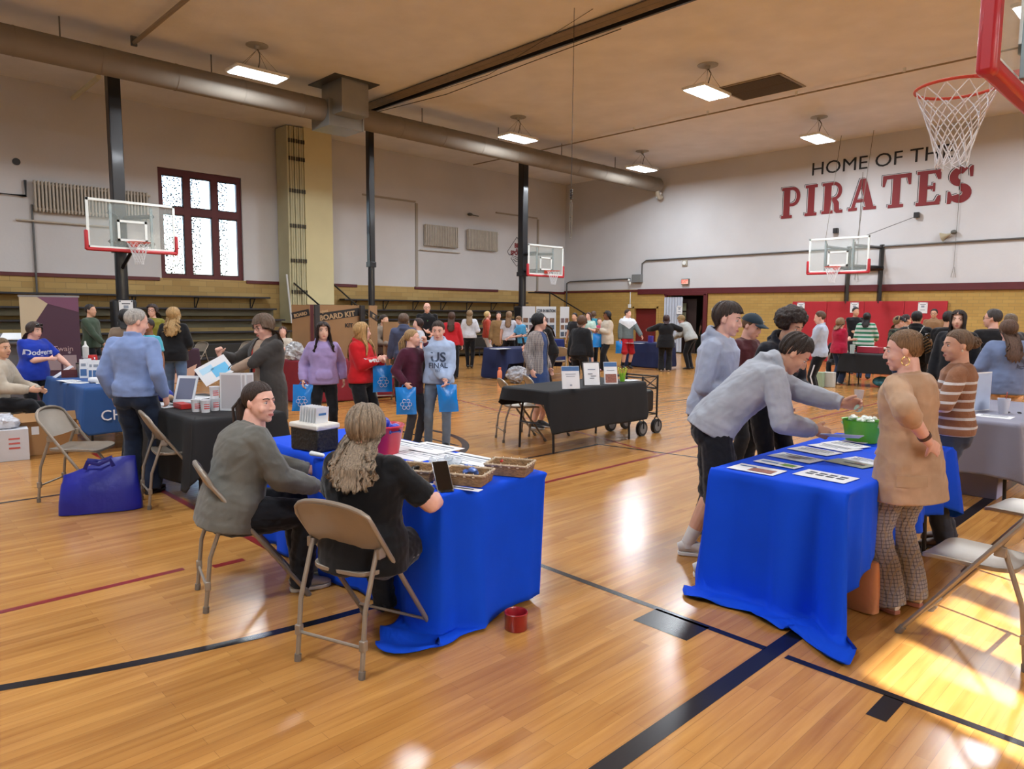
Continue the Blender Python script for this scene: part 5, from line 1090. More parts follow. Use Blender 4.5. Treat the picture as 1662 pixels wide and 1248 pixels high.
def tablecloth(name, label, x0, x1, y0, y1, z, drops, m, amp=.03, freq=9, pool=None, corner=.05, cat='tablecloth', r=.03, seed=1, group=None, bev=.004, n=260, flare=.012, cx_=None):
    """drops: dict of E,N,W,S -> hanging length.  Top sheet, then rows hanging over the edge with folds; spare length lies on the floor"""
    W, D = x1 - x0, y1 - y0; cx, cy = (x0 + x1) / 2, (y0 + y1) / 2; per = 2 * (W + D); rr = np.random.RandomState(seed); ph = rr.rand(6) * 6.28; P = []
    for i in range(n):
        s = per * i / n
        if s < D: p, nn, dr, e = (x1, y0 + s), (1, 0), 'E', min(s, D - s)
        elif s < D + W: p, nn, dr, e = (x1 - (s - D), y1), (0, 1), 'N', min(s - D, D + W - s)
        elif s < 2 * D + W: p, nn, dr, e = (x0, y1 - (s - D - W)), (-1, 0), 'W', min(s - D - W, 2 * D + W - s)
        else: p, nn, dr, e = (x0 + (s - 2 * D - W), y0), (0, -1), 'S', min(s - 2 * D - W, per - s)
        P.append((np.array(p), np.array(nn, float), dr, e, s))
    rows = 22; G = np.zeros((rows + 6, n, 3)); order = 'ENWS'
    dl = np.array([drops[q[2]] for q in P], float); k_ = max(3, int(n * .02)); ker = np.ones(k_) / k_; dl = np.convolve(np.concatenate([dl[-k_:], dl, dl[:k_]]), ker, 'same')[k_:-k_]
    nrm = np.array([q[1] for q in P]); kk = max(3, int(n * .09 / per * 4)); sm2 = np.stack([np.convolve(np.concatenate([nrm[-kk * 2:, a], nrm[:, a], nrm[:kk * 2, a]]), np.ones(kk) / kk, 'same')[kk * 2:-kk * 2] for a in (0, 1)], 1)
    for i, (p, nn, dr, e, s) in enumerate(P):
        nv = sm2[i] / max(.3, np.linalg.norm(sm2[i])); L = dl[i] * (1 + .01 * math.sin(7 * s + ph[0])) + sum(q_[2] * math.exp(-(np.hypot(p[0] - q_[0], p[1] - q_[1]) / q_[3]) ** 2) for q_ in (cx_ or ())); cf = math.exp(-(e / .16) ** 2)
        fa = freq * s + ph[1] + 1.1 * math.sin(freq * .37 * s + ph[2]); fold = .5 * (1 - 2 * abs(math.sin(fa / 2))) + .3 * math.sin(fa) + .35 * (1 - 2 * abs(math.sin(freq * .85 * s + ph[3]))) * math.sin(freq * .21 * s + ph[5])
        G[0, i] = (cx, cy, z); 
        for j, tt in enumerate((.35, .7, .96)): G[1 + j, i] = (cx + (p[0] - cx) * tt, cy + (p[1] - cy) * tt, z + .001 * math.sin(5 * s + j))
        pe = p - nn * .012; G[4, i] = (pe[0], pe[1], z); G[5, i] = (p[0] + nn[0] * .002, p[1] + nn[1] * .002, z - .010)
        hang = min(L, z - .012); extra = L - hang; ex = extra if dr != 'x' else 0
        for j in range(rows):
            t = (j + 1) / rows; q = L * t; off = (amp * fold * (.25 + .75 * t) * (1 + 1.1 * cf) + flare * t + corner * cf * t * 1.2); off = max(off, -.03 - .03 * t)
            if q <= hang: zz = z - .010 - q; pos = p + nv * (.006 + off)
            else:
                u = q - hang; zz = .014 + .018 * (1 + math.sin(22 * s + 30 * u + ph[4])) * min(1, u * 8) * (1 - .3 * t) ; pos = p + nv * (.006 + off + u * .75) + np.array([-nv[1], nv[0]]) * .03 * math.sin(13 * s + 20 * u + ph[5]) * min(1, u * 6)
            zz = max(zz, .010); G[6 + j, i] = (pos[0], pos[1], zz)
    V = G.reshape(-1, 3); mb = MB(); mb.v = V.tolist(); R_ = rows + 6
    for a in range(R_ - 1):
        for b in range(n): 
            mb.f.append([a * n + b, (a + 1) * n + b, (a + 1) * n + (b + 1) % n, a * n + (b + 1) % n]); mb.m.append(0)
    V2 = V.copy(); mb.v = (V2 - np.array([cx, cy, 0])).tolist(); o = mb.build(name, m, None, angle=180, loc=(cx, cy, 0))
    me = o.data; import bmesh; bmm = bmesh.new(); bmm.from_mesh(me); bmesh.ops.remove_doubles(bmm, verts=bmm.verts, dist=.0006); bmesh.ops.recalc_face_normals(bmm, faces=bmm.faces); bmm.to_mesh(me); bmm.free()
    sd_ = o.modifiers.new('thickness', 'SOLIDIFY'); sd_.thickness = .003; sd_.offset = 1; tag(o, label, cat, group); return o
m_blue = mat('royal_blue_cloth', '#0048d6', .8, bump=.10, bscale=260, var=.05, vscale=3, sheen=0, spec=.25); m_blackc = mat('black_cloth', '#111215', .85, bump=.12, bscale=240, var=.15, vscale=3)
m_navy = mat('navy_cloth', '#15224c', .85, bump=.12, bscale=240, var=.1, vscale=3); m_marc = mat('maroon_cloth', '#7d1826', .85, bump=.12, bscale=240, var=.08, vscale=3); m_greyc = mat('grey_cloth', '#7b7c8c', .85, bump=.12, bscale=240, var=.06, vscale=3)
m_chi = mat('slate_blue_cloth', '#1d4a86', .8, bump=.1, bscale=240, var=.06, vscale=3); m_plum = mat('plum_cloth', '#3a2434', .85, bump=.12, bscale=240, var=.1, vscale=3)
ZT = .748
table('folding table under the blue cloth in front of the two seated women', -4.70, -2.70, 2.16, 2.86); tablecloth('tablecloth', 'royal blue cloth on the near table with baskets, trailing to the floor', -4.72, -2.68, 2.13, 2.88, ZT, dict(E=.72, N=.70, W=.6, S=.73), m_blue, amp=.055, freq=9, seed=4, corner=.03, flare=-.01, cx_=[(-2.80, 2.13, .36, .17)])
table('folding table under the blue cloth at the right with handouts', -2.10, -1.36, 3.70, 5.50); tablecloth('tablecloth', 'royal blue cloth on the right-hand table of handouts, bunched on the floor', -2.12, -1.33, 3.68, 5.52, ZT, dict(E=.40, N=.5, W=.62, S=.86), m_blue, amp=.075, freq=15, seed=9, corner=.04, flare=.0, cx_=[(-1.95, 3.68, .12, .2), (-1.38, 3.68, .26, .22)])
table('folding table under the black cloth with three sign holders', -6.12, -5.44, 5.86, 7.64); tablecloth('tablecloth', 'black cloth on the mid table with three sign holders', -6.16, -5.40, 5.82, 7.68, ZT, dict(E=.48, N=.30, W=.22, S=.14), m_blackc, amp=.015, freq=6, seed=3, corner=.02, flare=.02)
table('folding table under the black cloth with white cups', -7.62, -5.88, 2.14, 2.84); tablecloth('tablecloth', 'black cloth on the left table with white cups', -7.66, -5.84, 2.10, 2.88, ZT, dict(E=.45, N=.5, W=.4, S=.58), m_blackc, amp=.035, freq=9, seed=5, corner=.06)
table('folding table under the slate blue cloth with brochures', -10.82, -9.05, 2.10, 2.86); tablecloth('tablecloth', 'slate blue cloth lettered CHI on the table of brochures at the left', -10.86, -9.0, 2.06, 2.90, ZT, dict(E=.52, N=.5, W=.4, S=.35), m_chi, amp=.03, freq=8, seed=6, corner=.06)
_l = text('lettering', 'CHI', .17, (-8.955, 2.34, .42), RX, mat('white_print', '#d8dee8', .7), None)
table('folding table under the grey cloth at the right edge', -1.95, -1.28, 7.10, 8.9); tablecloth('tablecloth', 'grey lavender cloth on the table at the right edge behind the striped sweater', -1.99, -1.24, 7.06, 8.94, ZT, dict(E=.5, N=.5, W=.3, S=.45), m_greyc, amp=.03, freq=7, seed=7, corner=.10)
table('folding table under the navy cloth beyond the orange bottle', -12.98, -12.25, 11.7, 13.5); tablecloth('tablecloth', 'navy cloth on the far table beyond the orange bottle', -13.02, -12.2, 11.66, 13.54, ZT, dict(E=.35, N=.5, W=.6, S=.72), m_navy, amp=.02, freq=7, seed=8)
table('folding table under the navy cloth in front of the red door', -13.05, -11.85, 17.5, 18.2); tablecloth('tablecloth', 'navy cloth on the table in front of the red door', -13.1, -11.8, 17.46, 18.24, ZT, dict(E=.7, N=.6, W=.7, S=.72), m_navy, amp=.02, freq=7, seed=12)
table('folding table under the black cloth near the red wall padding', -6.45, -4.7, 16.9, 17.6); tablecloth('tablecloth', 'black cloth on the table near the red wall padding', -6.5, -4.65, 16.86, 17.64, ZT, dict(E=.5, N=.4, W=.45, S=.42), m_blackc, amp=.015, freq=6, seed=13)
table('light folding table with a green bottle in front of the red wall padding', -7.2, -5.3, 20.6, 21.3)
table('folding table under the plum cloth by the left post', -17.05, -16.4, 4.1, 6.0); tablecloth('tablecloth', 'plum cloth with Health lettering on the table in front of the left bleachers', -17.1, -16.35, 4.05, 6.05, ZT, dict(E=.70, N=.7, W=.6, S=.7), m_plum, amp=.02, freq=7, seed=14)
table('folding table under the second plum cloth behind the banner', -14.9, -14.2, 3.0, 4.4); tablecloth('tablecloth', 'dark plum cloth on the table right of the banner', -14.95, -14.15, 2.95, 4.45, ZT, dict(E=.70, N=.7, W=.6, S=.7), m_plum, amp=.02, freq=7, seed=15)
table('folding table under the maroon cloth holding the cardboard boards', -12.0, -11.25, 5.95, 8.0); tablecloth('tablecloth', 'maroon cloth on the table with the cardboard boards behind the girls', -12.05, -11.2, 5.9, 8.05, ZT, dict(E=.72, N=.72, W=.6, S=.72), m_marc, amp=.025, freq=7, seed=16)
# gather loose lettering under its cloth
def adopt(o, lab):
    for q in C.objects:
        if q.get('label') == lab: o.parent = q; o.location = o.location - q.location; return
adopt(_l, 'slate blue cloth lettered CHI on the table of brochures at the left')
_h = text('lettering', 'Health', .24, (-16.335, 5.45, .52), RX, mat('plum_print', '#6d5c80', .7)); adopt(_h, 'plum cloth with Health lettering on the table in front of the left bleachers')
_h = MB().frame(RX, (-16.33, 5.6, .2)).prism([(-.7, -.19), (.42, -.19), (.42, .22), (.1, .08)], (0, 0, 0), (1, 0, 0), (0, 1, 0), (0, 0, .003)).build('pale_wedge', mat('peach_print', '#c9a897', .7), smooth=False); adopt(_h, 'plum cloth with Health lettering on the table in front of the left bleachers')
# ---------------------------------------------------------------- things on and around the tables
ZT2 = ZT + .004
def Rup(a): c, s = math.cos(a), math.sin(a); return np.stack([(c, s, 0), (-s, c, 0), (0, 0, 1)], 1)       # sheet lying flat, reading along a
def paper(label, px, py, w_, h_, a, z=ZT2, m=None, lines=None, group='handouts on the tables', cat='paper', name='paper_sheet'):
    p = at(px, py, z); return sheet(name, label, cat, (p[0], p[1], z + .0015), Rup(a * D2R), w_, h_, m or m_paper, lines if lines is not None else [(0, .3, .7, .06, m_ink), (0, .12, .75, .03, mat('grey_print', '#8a93a0', .7)), (0, .0, .7, .03, mat('grey_print', '#8a93a0', .7)), (-.1, -.15, .5, .03, mat('grey_print', '#8a93a0', .7))], group, th=.0015)
m_pb = mat('picture_brown', '#8a5648', .6, var=.4, vscale=60); m_pbl = mat('print_blue', '#3c6fa6', .6); m_pg = mat('print_green', '#6f9a3c', .6); m_sage = mat('sage_paper', '#8f9482', .7, var=.05); m_cream = mat('offwhite_paper', '#c3c4c4', .7)
WICK = mat('wicker', '#93734f', .75, bump=.9, bscale=70, var=.35, vscale=40, stretch=(1, 1, 3)); WRIM = mat('wicker_rim', '#b9a58a', .7, bump=.6, bscale=90, var=.3, vscale=50)
def tray(label, px, py, L, W, a, fill=None):
    p = at(px, py, ZT2); t = thing('wicker_basket', label, 'basket', (p[0], p[1], ZT2), a * D2R, 'wicker trays on the near blue table'); H = .062
    o = .012; A = [(-L / 2, -W / 2), (L / 2, -W / 2), (L / 2, W / 2), (-L / 2, W / 2)]; m = MB(); rows = []
    def ringp(sx, sy, z): return [(sx * q[0], sy * q[1], z) for q in A]
    G = [ringp(.90, .87, .002), ringp(.95, .94, H * .5), ringp(1, 1, H)]; Hh = [ringp(.84, .80, .008), ringp(.89, .87, H * .5), ringp(.94, .92, H)]
    m.grid(G, wrap=True, thick=Hh); m.box((0, 0, .006), (L * .88, W * .85, .008)); m.build('tray_body', WICK, t, smooth=False)
    q = np.array(ringp(.985, .975, H)); m = MB()
    for i in range(4): m.tube([q[i], q[(i + 1) % 4]], .0065, 8)
    m.build('rim_band', WRIM, t)
    for i in range(4):
        for k in range(1, 5):
            c = q[i] + (q[(i + 1) % 4] - q[i]) * k / 5; d = unit(q[(i + 1) % 4] - q[i]); MB().loft([c - d * .004 + np.array([0, 0, -.012]), c + np.array([0, 0, .010]), c + d * .004 + np.array([0, 0, -.012])], .0035, n=6).build('rim_stitch', mat('stitch', '#ddd2bd', .7), t)
    return t
def lumps(name, label, cat, c, n, r, spread, m, seed=1, flat=.6, group=None, z0=None):
    rr = np.random.RandomState(seed); out = []
    for i in range(n):
        q = np.array([c[0] + rr.uniform(-1, 1) * spread[0], c[1] + rr.uniform(-1, 1) * spread[1], (c[2] if z0 is None else z0) + r * flat * (1 + .8 * (i % 2))])
        mb = MB().ell((0, 0, 0), (r * rr.uniform(.8, 1.2), r * rr.uniform(.6, 1.0), r * flat), R=rot_z(rr.rand() * 3) @ rot_x(rr.uniform(-.4, .4)), n=10, m=7)
        V = np.array(mb.v); V += rr.normal(size=V.shape) * r * .06; mb.v = V.tolist(); o = mb.build(name, m, loc=tuple(q)); tag(o, label, cat, group); out.append(o)
    return out
ta = tray('wicker tray of dark binder clips, leftmost of the trays', 678, 776, .24, .19, 25); lumps('binder_clip', 'small black clip heaped in the leftmost wicker tray', 'clip', at(676, 768, ZT2), 7, .020, (.045, .035), mat('black_plastic', '#101114', .3), 3, group='black clips in the leftmost tray', z0=ZT2 + .02)
lumps('nut', 'small brown candy in the leftmost wicker tray', 'candy', at(700, 764, ZT2), 8, .012, (.03, .03), mat('brown_candy', '#8a6236', .5), 4, group='brown candies in the leftmost tray', z0=ZT2 + .015)
tb = tray('wicker tray of blue wrapped packets, the middle one', 757, 783, .25, .19, 28); lumps('packet', 'blue packet in clear wrap in the middle wicker tray', 'packet', at(757, 775, ZT2), 9, .026, (.06, .05), mat('blue_packet', '#4668b0', .3, coat=.5, var=.3, vscale=40), 5, group='blue packets in the middle tray', z0=ZT2 + .02)
lumps('plastic_wrap', 'crumpled clear wrapper heaped behind the middle tray', 'wrapper', at(722, 757, ZT2), 8, .030, (.10, .045), mat('clear_wrap', '#c8d2da', .15, alpha=.45, spec=.8, bump=.8, bscale=50), 6, group='clear wrappers behind the trays', z0=ZT2 + .01)
tc_ = tray('wicker tray with a red item, rightmost of the trays', 828, 768, .24, .19, 28); lumps('candy', 'red candy in the rightmost wicker tray', 'candy', at(812, 760, ZT2), 2, .022, (.015, .01), mat('red_candy', '#c02a24', .4), 7, group='red candies in the rightmost tray', z0=ZT2 + .022)
ph_ = thing('tablet', 'black tablet propped on a stand at the near edge of the blue table', 'tablet', at(718, 793, ZT2), 70 * D2R); Rt = rot_x(52 * D2R)
MB().frame(Rt, (0, .0, .065)).box((0, 0, 0), (.085, .17, .009)).build('tablet_case', mat('silver_case', '#a5a8ad', .3, metal=.5), ph_, bevel=.003); MB().frame(Rt, (0, 0, .065)).box((0, 0, .0052), (.078, .158, .002)).build('screen', mat('black_screen', '#08090b', .08, spec=.8), ph_, smooth=False); MB().box((0, -.03, .004), (.07, .10, .006)).build('stand', mat('black_plastic', '#101114', .3), ph_, bevel=.002)
paper('long white printed strip beside the tablet', 752, 793, .20, .05, 20, lines=[(0, 0, .6, .3, m_ink)]); paper('small white card stack left of the tablet', 690, 786, .085, .055, 20, lines=[(0, 0, .6, .2, m_ink)])
for i, (x, y, a_, l) in enumerate(((672, 738, 8, 'large white form nearest the red bucket'), (716, 741, 3, 'large white form in the middle of the blue table'), (757, 746, 5, 'large white form at the far right of the blue table'), (648, 722, 2, 'white form behind the red bucket'), (700, 727, 6, 'white form along the far edge of the blue table'), (735, 757, 12, 'white form half covered by the wrappers'))):
    paper(l, x, y, .36, .26, a_, z=ZT2 + .0012 * i)
bb = thing('waste_basket', 'red plastic bucket holding blue balls on the near blue table', 'bucket', at(625, 735, ZT2)); mr_ = mat('red_bucket', '#c22a3c', .35, coat=.2)
MB().lathe([(.085, 0), (.118, .172), (.126, .176), (.122, .184), (.114, .178), (.080, .006), (0, .006)], 36).build('bucket_body', mr_, bb, angle=60)
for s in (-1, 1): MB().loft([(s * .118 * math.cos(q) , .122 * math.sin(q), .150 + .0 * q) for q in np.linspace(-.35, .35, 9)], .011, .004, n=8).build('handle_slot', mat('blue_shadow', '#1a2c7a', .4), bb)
for i, (x, y, z_) in enumerate(((0, 0, .165), (.06, .02, .16), (-.06, .01, .16), (.02, .065, .158), (-.03, -.06, .158), (.045, -.055, .15), (-.055, .06, .155), (.01, -.01, .205))):
    o = MB().ell((0, 0, 0), (.036, .036, .036), n=20, m=14).build('ball', mat('blue_ball', '#2b3fb5', .3, var=.25, vscale=30), loc=(bb.location[0] + x, bb.location[1] + y, ZT2 + z_ - .01)); tag(o, 'shiny blue ball in the red bucket', 'ball', 'blue balls in the red bucket')
kb = thing('storage_basket', 'black woven basket with white liner and leaflets behind the seated women', 'basket', at(511, 729, ZT2), 10 * D2R); mkb = mat('black_weave', '#15130f', .6, bump=1, bscale=45, var=.4, vscale=30)
MB().box((0, 0, .075), (.27, .17, .15)).build('basket_body', mkb, kb, bevel=.012); MB().box((0, 0, .160), (.285, .185, .035)).build('liner', mat('white_liner', '#d8d5cc', .8, bump=.5, bscale=40), kb, bevel=.01)
for i in range(7):
    o = sheet('leaflet', 'white folded leaflet standing in the black woven basket', 'leaflet', (kb.location[0] - .09 + i * .027, kb.location[1] - .01 + .004 * i, ZT2 + .205), rot_z(.2) @ rot_y(.12) @ np.stack([(0, 1, 0), (0, 0, 1), (1, 0, 0)], 1), .10, .15, m_paper, [(0, .2, .6, .1, m_pbl)], 'leaflets in the black basket')
o = MB().limb((0, 0, .02), (.10, .02, .02), .016, .012).build('tube', m_white, loc=tuple(at(506, 741, ZT2))); tag(o, 'small white tube lying before the black woven basket', 'tube')
t = thing('round_tin', 'small dark red round tin on the floor by the blue cloth', 'tin', (-2.53, 2.50, 0)); MB().lathe([(.056, 0), (.060, .004), (.060, .085), (.063, .09), (.058, .094), (.053, .085), (.050, .01), (0, .01)], 32).build('tin_body', mat('red_tin', '#8e1620', .3, coat=.4), t, angle=50)
# --- right blue table
a90 = 90
paper('colour leaflet with photographs at the near left corner of the right table', 1228, 762, .28, .18, 0, lines=[(.15, -.1, .5, .5, m_pb), (-.25, .2, .35, .1, m_pbl)]); paper('printed sheet with rows of dark pictures at the near right corner', 1340, 773, .29, .19, -4, lines=[(x_, y_, .14, .14, m_ink) for x_ in (-.3, -.1, .1, .3) for y_ in (.2, -.05)])
paper('long white sheet with a green picture', 1263, 753, .27, .11, -6, lines=[(.25, 0, .3, .5, m_pg), (-.2, 0, .4, .2, m_pbl)]); paper('off-white sheet in the left middle of the right table', 1292, 743, .29, .18, -8, m=m_cream); paper('off-white sheet beyond the first one', 1322, 732, .29, .18, -10, m=m_cream)
paper('white form on the far part of the right table', 1355, 726, .28, .20, -14); paper('second white form under the reaching hand', 1372, 722, .26, .18, -16, z=ZT2 + .003); paper('sage green folded booklet with dark drawings', 1380, 752, .25, .15, -12, m=m_sage, lines=[(.1, 0, .5, .15, m_ink), (.2, .2, .3, .1, m_pb)], name='booklet', cat='booklet'); paper('white sheet behind the sage green booklet', 1404, 748, .22, .14, -14, z=ZT2)
paper('lilac slip by the lime green bucket', 1388, 717, .16, .08, 0, m=mat('lilac_paper', '#b9bcd6', .7), z=ZT2 + .004)
gb = thing('bucket', 'lime green plastic tub of wrapped candy on the right table', 'bucket', at(1398, 716, ZT2)); mg = mat('lime_plastic', '#5aa81e', .35, coat=.2); k_ = []
m = MB(); m.loft([(0, 0, 0), (0, 0, .15), (0, 0, .155)], [.105, .135, .142], [.085, .108, .114], n=36, cap=False, side=(1, 0, 0)); m.loft([(0, 0, .155), (0, 0, .15), (0, 0, .008), (0, 0, .006)], [.142, .128, .100, .001], [.114, .102, .080, .001], n=36, cap=False, side=(1, 0, 0)); m.build('tub_body', mg, gb)
for s in (-1, 1): MB().loft([(s * .13 * math.cos(q) + 0, .12 * math.sin(q) * 1.0, .125) for q in np.linspace(-.4, .4, 9)], .012, .006, n=8).build('grip_opening', mat('pale_lime', '#c4d8b0', .4), gb)
lumps('wrapped_candy', 'white wrapped candy in the lime green tub', 'candy', tuple(np.array(gb.location) + np.array([0, 0, .14])), 16, .026, (.075, .06), mat('white_wrap', '#d5ddd5', .25, spec=.7, bump=.6, bscale=60, var=.15, vscale=20), 9, group='wrapped candies in the lime tub')
t = thing('cardboard_box', 'plain carton standing under the far end of the right blue table', 'box', (-1.72, 4.95, 0), .06); MB().box((0, 0, .21), (.52, .50, .42)).build('carton', mat('kraft_pale', '#b49a78', .8, var=.06), t, bevel=.004); MB().box((0, 0, .425), (.05, .50, .004)).build('tape', mat('tape', '#c6ad88', .3), t)
t = thing('tote_bag', 'peach leather tote on the floor right of the blue cloth', 'bag', at(1388, 985, 0), -8 * D2R); m = MB(); m.loft([(0, 0, .005), (0, 0, .10), (0, 0, .20), (0, 0, .28), (0, 0, .29)], [.125, .13, .122, .115, .113], [.055, .058, .045, .03, .022], side=(1, 0, 0), n=28, pw=3.2); m.build('bag_body', mat('peach_leather', '#c88a62', .45, bump=.3, bscale=30, var=.08), t)
for s in (-1, 1): MB().loft([(-.06, s * .03, .27), (-.05, s * .035, .36), (0, s * .04, .40), (.05, s * .035, .36), (.06, s * .03, .27)], .006, n=8).build('bag_handle', mat('peach_leather_strap', '#b87a54', .45), t)
t = thing('tote_bag', 'teal reusable bag standing behind the peach tote', 'bag', at(1418, 958, 0), 5 * D2R); MB().box((0, 0, .17), (.25, .14, .34)).build('bag_body', mat('teal_bag', '#6b9aa6', .6, bump=.4, bscale=12, var=.25, vscale=8), t, bevel=.02)
for s in (-1, 1): MB().loft([(-.07, s * .07, .30), (-.06, s * .08, .42), (.06, s * .08, .42), (.07, s * .07, .30)], .010, .003, n=6).build('bag_handle', mat('teal_strap', '#5a8894', .6), t)
# --- black table with signs
def sign(label, px, py, w_, h_, head, m_top, extra, frame=None, tilt=12):
    p = at(px, py, ZT2); t = thing('sign_holder', label, 'sign', (p[0], p[1], ZT2), head * D2R); R_ = rot_x(-tilt * D2R) @ np.stack([(1, 0, 0), (0, 0, 1), (0, -1, 0)], 1); c = (0, .03, h_ / 2 + .006)
    if frame: MB().frame(R_, c).box((0, 0, 0), (w_ + .03, h_ + .03, .014)).build('picture_frame', frame, t, bevel=.003)
    else: MB().frame(R_, c).box((0, 0, 0), (w_ + .006, h_ + .006, .006)).build('acrylic', mat('acrylic', '#ccd4dc', .1, spec=.7), t, smooth=False)
    q = MB().frame(R_, c).box((0, 0, .009 if frame else .004), (w_, h_, .002)).build('sign_sheet', m_paper, t, smooth=False)
    if m_top: MB().frame(R_, c).box((0, h_ * .39, .011 if frame else .0055), (w_, h_ * .2, .002)).build('sign_header', m_top, t, smooth=False)
    for (x, y, a, b, mm_) in extra: MB().frame(R_, c).box((x * w_, y * h_, .0115 if frame else .006), (a * w_, b * h_, .002)).build('sign_print', mm_, t, smooth=False)
    MB().box((0, .09, .003), (w_ * .6, .10, .005)).build('foot', mat('acrylic', '#ccd4dc', .1, spec=.7), t); return t
m_hd = mat('header_blue', '#3d6596', .6); gp = mat('grey_print', '#8a93a0', .7)
sign('white sign with a blue header, left one of the three on the black table', 927, 632, .21, .26, 60, m_hd, [(0, .15, .6, .03, gp), (0, .05, .5, .03, gp), (0, -.35, .12, .08, gp)]); t = sign('white sheet with handwriting in a black picture frame on the black table', 961, 626, .20, .27, 63, None, [(0, .2, .5, .04, gp), (-.1, 0, .3, .03, m_ink), (.1, -.1, .35, .03, m_ink), (0, -.2, .3, .03, m_ink)], frame=mat('black_frame', '#101013', .3)); sign('sign with a blue header and a photograph, right one on the black table', 992, 624, .17, .27, 60, m_hd, [(0, -.25, .86, .40, m_pb), (0, .12, .6, .03, gp)])
t = thing('pen_cup', 'lime green cup of green pens on the black table', 'cup', at(1010, 619, ZT2)); MB().lathe([(.030, 0), (.040, .105), (.036, .105), (.028, .005), (0, .005)], 20).build('cup_body', mat('lime_cup', '#7fc43a', .4), t)
for i in range(9):
    a = i * .7; q = np.array([math.cos(a) * .022, math.sin(a) * .022, .02]); e = np.array([math.cos(a) * .055, math.sin(a) * .055, .15 + .012 * (i % 3)]); o = MB().tube([q, e], .005, 8).ell(e, (.009, .009, .009), n=8, m=6).build('pen', mat('lime_pen', '#a5b83a', .4), loc=tuple(t.location)); tag(o, 'green pen with a round top in the lime cup', 'pen', 'green pens in the lime cup')
paper('white sheets lying at the right end of the black table', 1022, 617, .25, .18, 80)
# wagon
wg = thing('folding_wagon', 'black folding wagon with grey wheels at the end of the black table', 'wagon', (-5.78, 7.95, 0)); mw = mat('wagon_black', '#1a1a1d', .5)
for sx in (-1, 1):
    for sy in (-1, 1):
        x, y = sx * .26, sy * .17; wl = MB().tube([(x - .025, y, .10), (x + .025, y, .10)], .10, 24).build('wheel', mat('tyre', '#232427', .7), wg); MB().tube([(x - .028, y, .10), (x + .028, y, .10)], .068, 20).build('wheel_hub', mat('hub_grey', '#6f7174', .5), wl)
        MB().loft([(x - .035, y, .10), (x - .035, y, .20), (x, y, .24), (x + .035, y, .20), (x + .035, y, .10)], .008, n=6).build('wheel_fork', mw, wg); MB().tube([(x, y, .22), (x, y, .80)], .014, 8).build('frame_post', mw, wg)
for z_ in (.27, .62, .78): MB().loft([(-.26, -.17, z_), (.26, -.17, z_), (.26, .17, z_), (-.26, .17, z_), (-.26, -.17, z_)], .011, n=6).build('frame_rail', mw, wg)
MB().tube([(.26, -.17, .62), (.26, .17, .78)], .008).tube([(.26, .17, .62), (.26, -.17, .78)], .008).build('cross_brace', mw, wg); MB().box((0, 0, .45), (.48, .28, .30)).build('wagon_fabric', mw, wg, bevel=.04)
# --- black table with white cups
def cup(px, py, label, z=ZT2): 
    p = at(px, py, z) if not isinstance(px, np.ndarray) else px; t = thing('paper_cup', label, 'cup', (p[0], p[1], z), 0, 'white paper cups with red print'); MB().lathe([(.034, 0), (.043, .105), (.045, .108), (.041, .108), (.033, .004), (0, .004)], 28).build('cup_body', mat('cup_white', '#dfe2e6', .5), t)
    for k in range(3): MB().loft([((.0365 + .0008 * (2 - k)) * math.cos(a), (.0365 + .0008 * (2 - k)) * math.sin(a), .072 - .018 * k) for a in np.linspace(-.7, .5 + .1 * k, 9)], .003, .0055, up=(0, 0, 1), n=6).build('cup_print', mat('cup_red', '#c43a34', .6), t)
    return t
c1 = cup(319, 668, 'white paper cup with red print, front left on the black table'); cup(334, 669, 'white paper cup with red print, front centre'); c3 = cup(349, 666, 'white paper cup with red print, carrying another cup'); 
cup(np.array(c3.location), 0, 'white paper cup stacked on top of another', z=ZT2 + .105)
t = sign('grey acrylic sign leaning on the left of the paper cups', 300, 655, .20, .26, 40, None, [(0, 0, .8, .8, mat('dim_sign', '#686c80', .5))], tilt=24)
for px, w_, l, hd in ((377, .24, 'wide pale panel board standing right of the paper cups', 40), (403, .10, 'narrow pale panel standing at the right end of the black table', 70)): sign(l, px, 668, w_, .33, hd, None, [(0, 0, .9, .9, mat('pale_panel', '#b3b2b6', .6))], tilt=2)
o = MB().box((0, 0, .022), (.20, .09, .044)).box((0, -.046, .024), (.14, .004, .016)).build('red_box', mat('red_card', '#b5221f', .5), loc=tuple(at(296, 662, ZT2)), bevel=.003); tag(o, 'flat red box beside the leaning grey sign', 'box')
paper('white pages behind the leaning grey sign', 318, 645, .30, .22, 30); paper('white page under the leaning grey sign', 297, 655, .2, .15, 10); paper('white pages near the man in the blue shirt', 265, 655, .2, .14, 0); paper('second white page near the man in the blue shirt', 268, 660, .2, .12, 8, z=ZT2 + .002)
t = thing('cloth_bag', 'bright blue and red fabric pouch with a pink strap on the black table', 'pouch', at(262, 650, ZT2), .5); MB().ell((0, 0, .06), (.13, .08, .065)).build('pouch_body', mat('cobalt_fabric', '#2438a8', .7, bump=.4, bscale=20), t); MB().ell((-.09, .03, .06), (.07, .07, .06)).build('pouch_side', mat('red_fabric', '#9c2230', .7), t); MB().loft([(-.05, -.05, .12), (.02, -.06, .10), (.09, -.05, .06)], .012, .003, n=6).build('strap', mat('pink_strap', '#d06a9a', .6), t); MB().ell((.12, -.03, .035), (.05, .04, .033)).build('beige_roll', mat('beige_roll', '#c6a98a', .7), t)
